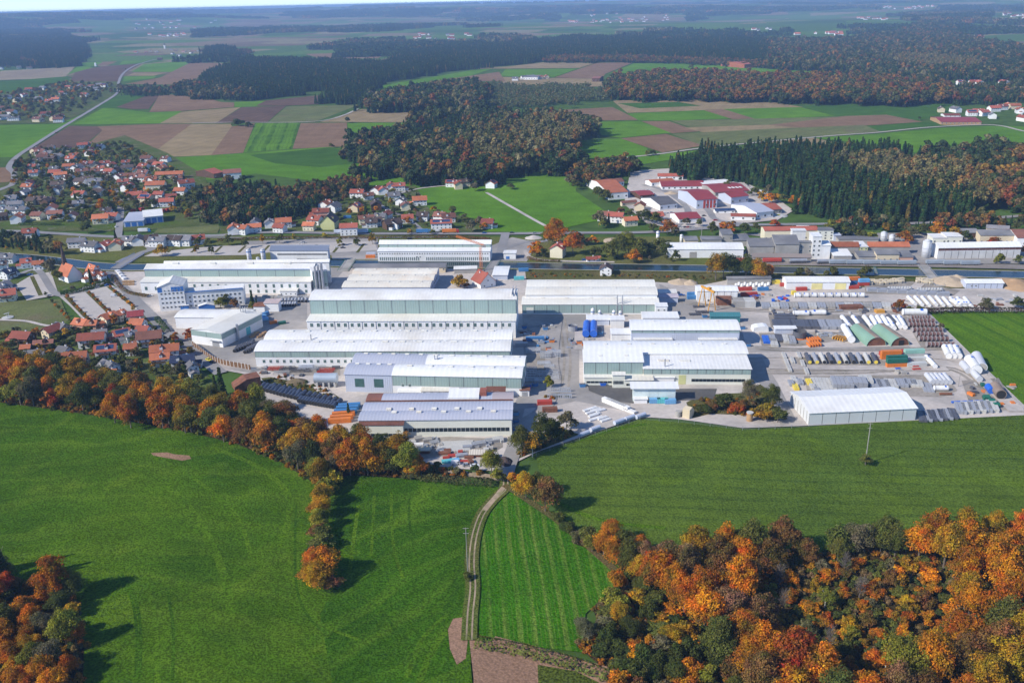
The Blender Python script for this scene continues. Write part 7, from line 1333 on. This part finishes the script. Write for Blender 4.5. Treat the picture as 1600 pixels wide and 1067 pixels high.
# garden trees between houses
for nm, pl, d, hs in (('the lower village gardens', [(-60, 520), (60, 522), (130, 510), (200, 500), (240, 515), (310, 570), (330, 610), (200, 590), (0, 560), (-60, 560)], 8.5, (4, 9)), ('the gardens by the church', [(100, 455), (180, 435), (175, 445), (95, 461), (80, 440)], 9, (3, 5)), ('the upper village gardens', [(18, 285), (28, 255), (60, 235), (120, 235), (190, 225), (262, 262), (312, 300), (320, 340), (300, 345), (250, 325), (190, 345), (160, 355), (0, 340)], 13, (5, 11)), ('the settlement gardens', [(345, 352), (470, 340), (470, 322), (560, 292), (650, 300), (660, 320), (760, 350), (755, 360)], 15, (4, 10)), ('the bank north of the canal', [(0, 375), (90, 372), (110, 395), (90, 400), (0, 392)], 10, (3, 7)), ('the hamlet at the far left', [(-60, 150), (0, 150), (100, 130), (180, 134), (150, 160), (95, 188), (0, 190), (-60, 175)], 26, (8, 16)), ('the riverside gardens', [(905, 396), (1020, 396), (1060, 405), (1050, 412), (905, 408)], 14, (3, 6))):
    for p in scatter(world_poly(pl), d, R1):
        c = weighted(R1, [(3, 'green'), (3.5, 'olive'), (2, 'greybr'), (1, 'gold'), (1, 'brown'), (.6, 'orange'), (1, 'yg'), (.8, 'fir')]); s = R1.uniform(*hs)
        tree(0, 0, s * .95, s, c, f'{COLS[c][1]} garden tree in {nm}', form='con' if c == 'fir' else 'mid', grp='garden trees in ' + nm, pt=p)
# the 300 that show largest stand as trees of their own; the smaller ones are joined, one mass per place
def shown(sp):
    q = pix(sp[0]); return sp[1] * sp[2] * scale_at(sp[0]) ** 2 if -25 < q[0] < 1625 and q[1] - sp[2] * 3.5 < 1067 else 0
for x, y, c in ((1190, 314, 'gold'), (1202, 318, 'orange'), (1212, 316, 'gold'), (1225, 318, 'olive'), (1240, 322, 'orange'), (1248, 326, 'rust'), (1178, 306, 'olive'), (1200, 304, 'greybr'), (1135, 296, 'olive'), (1255, 322, 'green')): tree(x, y, 12, 13, c, f'{COLS[c][1]} tree at the wood edge of the trade park', form='mid', grp='trees of the trade park')
for x, y, c, w_ in ((890, 290, 'greybr', 14), (900, 296, 'olive', 13), (1000, 345, 'olive', 11), (1020, 362, 'olive', 10), (1072, 352, 'greybr', 8), (1092, 354, 'olive', 8), (1180, 362, 'olive', 9), (1298, 360, 'yg', 12), (1312, 366, 'olive', 12), (1420, 372, 'greybr', 12), (1440, 368, 'olive', 12), (1490, 372, 'gold', 11), (1508, 378, 'green', 11), (1590, 412, 'olive', 8), (1578, 398, 'yg', 8), (640, 366, 'gold', 6), (676, 366, 'yg', 6), (1596, 400, 'rust', 9)): tree(x, y, w_, w_ * 1.1, c, f'{COLS[c][1]} roadside tree by the works beyond the canal', form='mid', grp='roadside trees beyond the canal')
SPECS.sort(key=shown, reverse=True); nt = nb = 0; REST = {}
for sp in SPECS:
    if sp[5] == 'tree' and nt < 292 and shown(sp): nt += 1; grow(*sp)
    elif sp[5] == 'bush' and shown(sp): grow(*sp)
    elif -150 < pix(sp[0])[0] < 1750 and pix(sp[0])[1] < 1220: REST.setdefault(sp[7] or 'single trees between the works and the villages', []).append(sp)
attrm = leaf_mat('joined leaves', attr='leaf_colour'); SMALL = dict(b=[broad(700, .043, 400 + i, tall=1.0, nc=14) for i in range(4)], n=[broad(1500, .030, 410 + i, tall=1.0, nc=22) for i in range(3)], c=[conifer(420, .042, 420, leafm)])
SV = {k: [np.array([v.co[:] for v in me.vertices]) for me in v_] for k, v_ in SMALL.items()}
for g_, sps in REST.items():
    V = []; CL = []; tk_ = MB()
    for p, dia, hh, col, *_r2 in sps:
        k = 'c' if _r2[2] == 'con' else 'n' if hh * scale_at(p) > 22 else 'b'; a = random.choice(SV[k]); th = random.uniform(0, 6.28); c_, s_ = math.cos(th), math.sin(th); sx = hh if k == 'c' else dia * 1.25; sz = hh / (1.0 if k == 'c' else 1.08)
        V.append(np.stack([(a[:, 0] * c_ - a[:, 1] * s_) * sx + p.x, (a[:, 0] * s_ + a[:, 1] * c_) * sx + p.y, a[:, 2] * sz + p.z - .3], 1)); j = random.uniform(.8, 1.2); CL.append(np.tile(np.array([*[q * j for q in COLS[col][0]], 1.0]), (len(a), 1)))
        tk_.cyl((p.x, p.y, p.z - .5), (p.x, p.y, p.z + hh * .5), .22, .1, bark, 5, False)
    V = np.concatenate(V); CL = np.concatenate(CL); n4 = len(V); me = bpy.data.meshes.new('tree_group'); me.vertices.add(n4); me.vertices.foreach_set('co', V.ravel()); me.loops.add(n4); me.loops.foreach_set('vertex_index', np.arange(n4, dtype=np.int32)); me.polygons.add(n4 // 4); me.polygons.foreach_set('loop_start', np.arange(0, n4, 4, dtype=np.int32)); me.update()
    at = me.color_attributes.new('leaf_colour', 'FLOAT_COLOR', 'POINT'); at.data.foreach_set('color', CL.ravel()); me.materials.append(attrm); o = link('trees', me); o['kind'] = 'stuff'; o['label'] = g_
    o2 = tk_.obj('trunks'); o2['kind'] = 'stuff'; o2['label'] = 'trunks of the ' + g_
# hedges: one thing each
def hedge(pts, w, h, m, lb, n=None):
    ww = smooth_path([P(x, y, Z0) for x, y in pts], 5); L_ = sum((b - a).length for a, b in zip(ww, ww[1:])); n = n or int(L_ * (w + 2 * h) * 2.2); o = ww[0]; cs = []; ns = []
    for i in range(min(n, 9000)):
        t = rng.uniform(0, len(ww) - 1.001); k = int(t); a = ww[k] + (ww[k + 1] - ww[k]) * (t - k); d = (ww[k + 1] - ww[k]).normalized(); nn = Vector((-d.y, d.x, 0)); e = rng.uniform(0, math.pi); hv = h * (1 + .25 * noise.noise(a / 4)); q = a - o + nn * math.cos(e) * w / 2 + UP * (math.sin(e) ** .5 * hv); cs.append(q); ns.append(nn * math.cos(e) + UP * math.sin(e) + Vector(rng.normal(size=3)) * .4)
    me = leaves_mesh('hedge', np.array(cs), np.array(ns), .34, m); t = tag(link('hedge', me, None, o), lb, 'hedge'); return t
def hm(name, c, **k): return leaf_mat(name, [(1, c), (1, tuple(v * 1.1 for v in c))])
hg = hm('hedge green', (.045, .09, .018)); hb = hm('hedge brown', (.16, .085, .035)); hd = hm('hedge dark red-brown', (.06, .035, .028))
hedge([(246, 500), (262, 520)], 4, 3, hg, 'clipped green hedge between the lane and the deep red tree'); hedge([(340, 377), (440, 373), (560, 373), (700, 372), (765, 375)], 3, 2.4, hb, 'long brown hedge between the truck road and the canal-side hall'); hedge([(1440, 490), (1500, 488), (1600, 488), (1700, 487)], 5, 3.5, hd, 'dark red-brown hedge above the right-hand crop field'); hedge([(825, 404), (845, 409), (875, 409)], 3, 2, hb, 'brown hedge around the tall cream house'); hedge([(176, 432), (196, 456), (232, 464)], 3, 2, hb, 'rusty hedge at the bend before the clerestory hall'); hedge([(30, 352), (95, 352)], 4, 2.5, hg, 'clipped green hedge before the long brown farmhouse'); hedge([(630, 744), (690, 752), (770, 758)], 5, 3, hm('hedge olive', (.08, .08, .03)), 'low olive hedge between the dirt track and the middle meadow')
hedge([(745, 1004), (820, 1018), (900, 1040), (975, 1070), (1030, 1110)], 6, 1.6, hm('maize strip leaves', (.15, .16, .035)), 'strip of dry maize along the tilled field'); hedge([(95, 461), (130, 455), (175, 440)], 5, 3, hg, 'green hedge below the church garden')
# undergrowth: leafy ground cover nobody could count
def protos(name, meshes):
    c = bpy.data.collections.new(name)
    for i, me in enumerate(meshes): o = bpy.data.objects.new(name, me); c.objects.link(o)
    return c
def woods(name, lb, pts3, col, smin, smax, kind='stuff', cover=None):
    """one object whose points carry copies of the trees in col"""
    me = bpy.data.meshes.new(name); me.from_pydata([tuple(p) for p in pts3], [], []); o = link(name, me); o['kind'] = kind; o['label'] = lb
    ng = bpy.data.node_groups.new('grow ' + name, 'GeometryNodeTree'); ng.interface.new_socket('Geometry', in_out='INPUT', socket_type='NodeSocketGeometry'); ng.interface.new_socket('Geometry', in_out='OUTPUT', socket_type='NodeSocketGeometry')
    n = ng.nodes; l = ng.links; gi = n.new('NodeGroupInput'); go = n.new('NodeGroupOutput'); ip = n.new('GeometryNodeInstanceOnPoints'); ci = n.new('GeometryNodeCollectionInfo'); ci.inputs['Collection'].default_value = col; ci.inputs['Separate Children'].default_value = True; ci.inputs['Reset Children'].default_value = True
    rs = n.new('FunctionNodeRandomValue'); rs.data_type = 'FLOAT_VECTOR'; rs.inputs[0].default_value = (smin * .9, smin * .9, smin); rs.inputs[1].default_value = (smax * .9, smax * .9, smax)
    r2 = n.new('FunctionNodeRandomValue'); r2.inputs[2].default_value = smin; r2.inputs[3].default_value = smax; rr = n.new('FunctionNodeRandomValue'); rr.data_type = 'FLOAT_VECTOR'; rr.inputs[1].default_value = (0.06, 0.06, 6.28); rr.inputs['Seed'].default_value = 5
    ip.inputs['Pick Instance'].default_value = True; l.new(gi.outputs[0], ip.inputs['Points']); l.new(ci.outputs[0], ip.inputs['Instance']); l.new(rr.outputs[0], ip.inputs['Rotation']); l.new(r2.outputs[1], ip.inputs['Scale']); l.new(ip.outputs[0], go.inputs[0])
    md = o.modifiers.new('grow', 'NODES'); md.node_group = ng; return o
LC = dict(F=leaf_mat('spruce needles', [(4, (0.024, 0.068, 0.022)), (3, (0.033, 0.082, 0.023)), (2, (0.044, 0.102, 0.026)), (.5, (0.214, 0.147, 0.036))]), A=leaf_mat('autumn mixed leaves', [(3, (0.269, 0.120, 0.040)), (2, (0.196, 0.120, 0.052)), (1.5, (0.350, 0.176, 0.037)), (2.5, (0.107, 0.113, 0.037)), (2, (0.062, 0.086, 0.030)), (.7, (0.247, 0.073, 0.030))]),
 M=leaf_mat('mixed wood leaves', [(4, (0.038, 0.069, 0.024)), (3, (0.086, 0.107, 0.037)), (1.6, (0.216, 0.129, 0.047)), (1.5, (0.186, 0.161, 0.067)), (.8, (0.350, 0.153, 0.040)), (1.3, (0.247, 0.207, 0.101)), (.4, (0.247, 0.073, 0.034))]), Y=leaf_mat('young tan wood leaves', [(3, (0.320, 0.237, 0.092)), (3, (0.257, 0.224, 0.101)), (2, (0.196, 0.186, 0.067)), (1.2, (0.372, 0.186, 0.052)), (1.3, (0.094, 0.113, 0.037))]), G=leaf_mat('grey-green young wood leaves', [(3, (0.153, 0.196, 0.076)), (2, (0.124, 0.165, 0.059)), (2, (0.207, 0.216, 0.092)), (1, (0.289, 0.207, 0.084))]), U=leaf_mat('undergrowth leaves', [(2.4, (0.350, 0.186, 0.024)), (2.4, (0.433, 0.153, 0.017)), (2.4, (0.153, 0.161, 0.030)), (2, (0.073, 0.094, 0.028)), (1.4, (0.207, 0.134, 0.064))]))
def mid_protos(k): m = LC[k]; return protos('trees ' + k, [broad(420, .058, 200 + i, m, tall=1.25, nc=12, base=.15) for i in range(3)] + ([conifer(420, .045, 210 + i, LC['F'], .17) for i in range(5)] if k in 'M' else [conifer(420, .045, 210, LC['F'], .15)] if k == 'A' else []))
PC = dict(F=protos('spruces', [conifer(420, .042, 220 + i, LC['F'], .155) for i in range(3)]), A=mid_protos('A'), M=mid_protos('M'), Y=protos('young', [broad(380, .046, 230 + i, LC['Y'], tall=1.8, nc=9, base=.2) for i in range(3)]), G=protos('saplings', [broad(260, .06, 240 + i, LC['G'], tall=1.5, nc=8) for i in range(2)]), U=protos('shrubs', [broad(700, .05, 250 + i, LC['U'], tall=.7, nc=12, base=-.1) for i in range(3)]))
R2 = random.Random(4)
for nm, pl, dd_ in (('bushes on the mound beside the panelled building', [(1076, 640), (1100, 624), (1160, 622), (1190, 610), (1210, 630), (1228, 658), (1180, 652), (1120, 646), (1085, 652)], 3.2), ('weeds on the mound above the black pipes', [(410, 594), (450, 590), (500, 606), (530, 626), (500, 626), (440, 610)], 3.4), ('weeds at the yard corner by the birches', [(800, 722), (815, 704), (870, 670), (900, 678), (840, 705)], 3.0), ('scrub on the rough strip along the canal', [(828, 427), (935, 429), (1110, 432), (1110, 440), (960, 434), (830, 434)], 5), ('weeds of the rack island', [(845, 620), (890, 619), (880, 625), (850, 625)], 2.5)): woods('undergrowth', nm, [p - UP * .3 for p in scatter(world_poly(pl), dd_, R2)], PC['U'], 1.6, 4.2)
for nm, pl in (('lower right', WOOD_R), ('lower left', WOOD_L), ('left belt', BELT)): woods('undergrowth', f'autumn coloured undergrowth beneath the trees of the {nm} wood', [p - UP * .3 for p in scatter(world_poly(pl), 2.9, R2) if pix(p)[1] < 1250 and -120 < pix(p)[0] < 1720], PC['U'], 2.5, 5.2)
WOODS = '''
F 10 16 26 dark spruce wood left of the country road|-150,112 0,104 60,108 125,104 136,88 130,72 100,60 60,56 0,58 -150,62
A 10 12 18 autumn trees at the edge of the dark spruce wood|30,101 60,106 60,100 35,96
F 9 18 26 spruce block beside the far village|326,97 368,98 372,82 350,78 325,80
A 9 10 14 low copse right of the spruce block|368,86 390,87 390,82 372,81
F 9 20 28 great spruce wood of the upper left middle|322,150 400,157 455,150 520,140 580,142 600,128 650,122 700,108 690,96 600,104 480,99 400,97 345,112 318,128
M 9 12 20 mixed wood at the lower edge of the great spruce wood|280,150 300,157 400,158 400,148 340,140 300,132 278,140
F 9 16 24 spruce spur between the ploughed field and the autumn ridge|508,165 560,163 602,165 600,152 545,142 510,148
F 11 18 28 long dark forest across the upper middle|640,122 720,110 850,98 1000,98 1200,108 1360,118 1470,135 1480,120 1400,105 1300,80 1200,66 1000,64 900,62 800,72 700,80 620,92 600,110
A 10 12 16 autumn edge along the foot of the long dark forest|850,99 1000,99 1200,108 1260,112 1260,104 1000,92 860,92
M 9 18 26 autumn ridge right of the spruce spur|566,174 600,175 700,176 770,168 760,142 740,134 680,143 600,158 575,160
G 8 7 11 young grey-green plantation behind the autumn ridge|760,168 800,172 880,166 950,158 950,146 900,138 800,138 750,134 740,142 770,150
A 9 18 26 autumn ridge with tall beeches in the right middle|948,158 1060,160 1200,162 1330,165 1420,168 1480,166 1500,158 1460,140 1360,130 1200,128 1100,122 1000,124 950,136
M 10 16 24 mixed forest of the upper right|1200,108 1340,118 1460,140 1480,125 1600,132 1750,140 1750,76 1600,80 1500,62 1480,50 1440,46 1380,60 1300,66 1200,66
Y 10 10 15 pale young wood inside the upper right forest|1390,104 1450,112 1540,114 1530,100 1450,92 1400,92
M 10 12 18 leafy belt behind the right-hand estate|1480,166 1600,160 1750,162 1750,140 1600,136 1480,142
M 8 14 24 mixed wood in the centre behind the meadows|545,248 600,268 650,290 700,296 800,284 900,268 905,258 880,240 900,222 930,216 925,198 860,190 760,186 700,185 650,196 640,208 580,222 545,232
Y 7 12 20 pale tan leafed part of the centre wood|720,240 780,262 850,258 905,240 915,214 880,200 840,205 760,222
A 8 14 20 autumn part of the centre wood|700,262 760,275 790,270 740,245 690,240
F 8 16 22 spruce patch in the centre wood|650,218 700,222 740,210 720,196 670,196
F 8 18 27 spruce slope behind the trade park|1062,292 1100,280 1160,284 1262,322 1265,340 1330,350 1400,352 1500,352 1530,342 1480,322 1400,306 1330,290 1300,262 1220,250 1100,258 1055,276
F 8 18 26 spruce band along the top of the right wood|1100,262 1230,252 1330,262 1420,256 1400,244 1240,240 1120,248
Y 8 10 16 tan larch hollow in the middle of the right wood|1300,262 1330,290 1400,308 1480,322 1530,330 1600,320 1560,296 1500,270 1420,258
M 8 14 22 mixed trees at the top of the right wood|1420,256 1500,270 1560,296 1600,300 1600,250 1550,238 1460,250
A 8 16 22 red autumn slope at the right edge|1540,300 1560,330 1620,345 1760,345 1760,245 1600,245 1560,262
M 8 8 13 leafy strip between the right wood and the works|1290,366 1360,372 1440,372 1440,362 1520,358 1600,352 1760,345 1760,335 1600,338 1530,345 1300,352
A 8 9 13 autumn trees on the slope behind the right offices|1440,372 1530,372 1600,364 1750,364 1750,345 1600,350 1500,358 1440,362
M 7 10 17 autumn belt behind the car park|318,350 350,356 420,358 440,346 480,338 520,318 570,302 560,290 480,300 420,300 330,302 312,320 330,335
A 7 9 13 rusty copse where the belt meets the settlement|430,334 480,330 540,312 575,300 560,288 480,294 420,306
M 8 8 13 trees on the left canal slope|-120,392 0,392 60,392 90,402 95,396 60,382 0,380 -120,380
M 8 14 20 leaves round the copse by the meadow|570,286 600,284 602,266 580,262 565,272
M 12 10 14 hedge trees at the country road|180,148 215,153 270,150 275,142 240,140 190,138
F 9 12 20 trees at the edge of the trade park|905,262 960,262 1010,272 1060,282 1060,262 1010,258 960,250 
A 8 12 18 autumn trees behind the big orange-roofed hall|890,284 905,296 925,292 940,282 1000,278 1005,262 960,262 910,270
'''
WL = WOODS.strip().split('\n'); WP = [world_poly([(1010, 262), (1060, 272), (1100, 262), (1055, 258)] if 'edge of the trade park' in l_ else [tuple(map(float, q.split(','))) for q in l_.split('|')[1].split()]) for l_ in WL]
for wi, ln in enumerate(WL):
    hd_, pl = ln.split('|'); k, d, a, b, *w = hd_.split(); pts = [tuple(map(float, q.split(','))) for q in pl.split()]
    if 'edge of the trade park' in ln: pts = [(1010, 262), (1060, 272), (1100, 262), (1055, 258)]
    later = [p_ for l2, p_ in zip(WL[wi + 1:], WP[wi + 1:]) if l2.split()[0] != k]
    ps = scatter(world_poly(pts), float(d) * .82, R2, rag=min(55, 9 + P(*pts[0]).y * .022)); woods('forest', ' '.join(w), [p + Vector((0, 0, land(p.x, p.y) - .5)) for p in ps if not any(inside(p, lp) for lp in later)], PC[k], float(a) * .62, float(b) * 1.05)
FAR = [('in the far village on the right of the horizon fields', 882, 1062, 25, 37, 46), ('at the hamlet with the green roofed barn', 640, 735, 54, 64, 16), ('in the far village below the left ridge', 200, 340, 32, 41, 26), ('at the far farm group on the upper left', 230, 290, 53, 58, 12), ('at the farm beyond the long forest', 1245, 1315, 50, 56, 9), ('in the farthest village on the upper right', 1380, 1460, 10, 15, 20), ('at the far farm with red roofs', 1335, 1400, 29, 33, 9), ('at the far farm by the right field', 1490, 1545, 59, 64, 8), ('in the far fields above the long forest', 1170, 1210, 45, 50, 6), ('on the far right horizon', 1560, 1640, 22, 30, 12)]
# ---- far country: forests on the hills, drawn by noise, and small far farms
def clump(m, seed, con=True, zs=1.0):
    r = np.random.default_rng(seed); C_ = []; Nn = []
    for i in range(12):
        cx, cy_ = r.uniform(-.5, .5, 2); hh = r.uniform(.35, .6); k = 26
        z = r.uniform(0, 1, k); a = r.uniform(0, 6.28, k); R_ = .13 * ((1 - z) ** .8 if con else np.sqrt(1 - (2 * z - 1) ** 2 * .8)); C_.append(np.stack([cx + R_ * np.cos(a), cy_ + R_ * np.sin(a), z * hh * zs], 1)); Nn.append(np.stack([np.cos(a), np.sin(a), np.full(k, .8)], 1) + r.normal(size=(k, 3)) * .2)
    return leaves_mesh('clump', np.concatenate(C_), np.concatenate(Nn), .065, m)
PC['c'] = protos('far spruce clumps', [clump(LC['F'], 300 + i) for i in range(3)]); PC['d'] = protos('far mixed clumps', [clump(LC['M'], 310 + i, False) for i in range(3)])
PC['cf'] = protos('farthest spruce clumps', [clump(LC['F'], 320 + i, True, .42) for i in range(2)]); PC['df'] = protos('farthest mixed clumps', [clump(LC['M'], 330 + i, False, .42) for i in range(2)])
pts = {'c': [], 'd': []}; pf = {'c': [], 'd': []}; d = 3700.0
while d < 30000:
    s = 42 if d < 9000 else 42 + (d - 9000) * .009; wmax = d * .66; n = int(2 * wmax / s)
    for i in range(n):
        x = -wmax + (i + R2.random()) * s; y = d + R2.uniform(0, s)
        if math.hypot(x, y) < 3950: continue
        q = pix((x, y, 0))
        zl = land(x, y); q = pix((x, y, zl))
        if any(x0 - 12 < q[0] < x1 + 12 and y0 - 3 < q[1] < y1 + 5 for _, x0, x1, y0, y1, _n in FAR): continue
        v = noise.fractal(Vector((x / 2300 + 5, y / 1500, .5)), 1, 2, 3) + .25 * noise.noise(Vector((x / 500, y / 350, 3)))
        if v > (.05 if d > 6500 else .15):
            k = 'c' if noise.noise(Vector((x / 900, y / 900, 8))) > -.15 else 'd'; (pts if d < 9000 else pf)[k].append((x, y, land(x, y) - 1))
    d += s
for k in 'cd':
    woods('forest', f'{"dark spruce" if k == "c" else "mixed leafy"} forests on the hills beyond the fields', pts[k], PC[k], 38, 50); woods('forest', f'{"blue-dark spruce" if k == "c" else "mixed"} forests on the farthest ridges', pf[k], PC[k + 'f'], 60, 110)
for w, x0, x1, y0, y1, n in FAR:
    wl = MB(); rf = MB()
    for i in range(n):
        x = random.uniform(x0, x1); y = random.uniform(y0, y1); z = 0
        for _ in range(6): p = P(x, y, z); z = .5 * z + .5 * min(land(p.x, p.y), 190)
        p = P(x, y, z); z = land(p.x, p.y); rm = ROOFS[random.choice('rrobg')][0]; L_ = random.uniform(9, 16); D_ = random.uniform(6, 9); ux = random.random() < .7
        M_ = Matrix.Translation((p.x, p.y, z)) @ Matrix.Rotation(random.uniform(-.3, .3) + (0 if ux else 1.5), 4, 'Z')
        for mb, pr, mm, e in ((wl, [(-D_, -3), (-D_, 6), (0, 12), (D_, 6), (D_, -3)], white, 0), (rf, [(-D_ - 1, 5.6), (0, 12.3), (0, 12.8), (-D_ - 1, 6.2)], rm, 1), (rf, [(D_ + 1, 6.2), (0, 12.8), (0, 12.3), (D_ + 1, 5.6)], rm, 1)):
            q = MB(); q.prism(pr, -L_ - e, L_ + e, mm); mb.add([M_ @ Vector(v) for v in q.v], q.f, mm)
    o = wl.obj('far_houses'); o['kind'] = 'stuff'; o['label'] = 'tiny white houses ' + w; r_ = rf.obj('far_roofs', None); r_['kind'] = 'stuff'; r_['label'] = 'red and grey roofs ' + w
# ---------------------------------------------------------------- labels that single things out among a few look-alikes
from collections import defaultdict
bl = defaultdict(list)
for o in THINGS: bl[o['label']].append(o)
NUM = ['', 'second', 'third', 'fourth', 'fifth', 'sixth', 'seventh', 'eighth', 'ninth', 'tenth', 'eleventh', 'twelfth']
for lb, os_ in bl.items():
    if 1 < len(os_) <= 50:
        os_.sort(key=lambda o: pix(o.matrix_basis.translation)[0]); n = len(os_)
        for i, o in enumerate(os_):
            w = 'leftmost' if i == 0 else 'rightmost' if i == n - 1 else (NUM[i] if i < 12 else f'{i + 1}' + ('th' if 10 < i + 1 < 20 else {1: 'st', 2: 'nd', 3: 'rd'}.get((i + 1) % 10, 'th'))) + ' from left'
            if len((lb + ' ' + w).split()) <= 16: o['label'] = f'{lb}, {w}'
            if 'group' not in o: o['group'] = lb[:60]
    elif len(os_) > 50:
        for o in os_:
            if 'group' not in o: o['group'] = lb[:60]
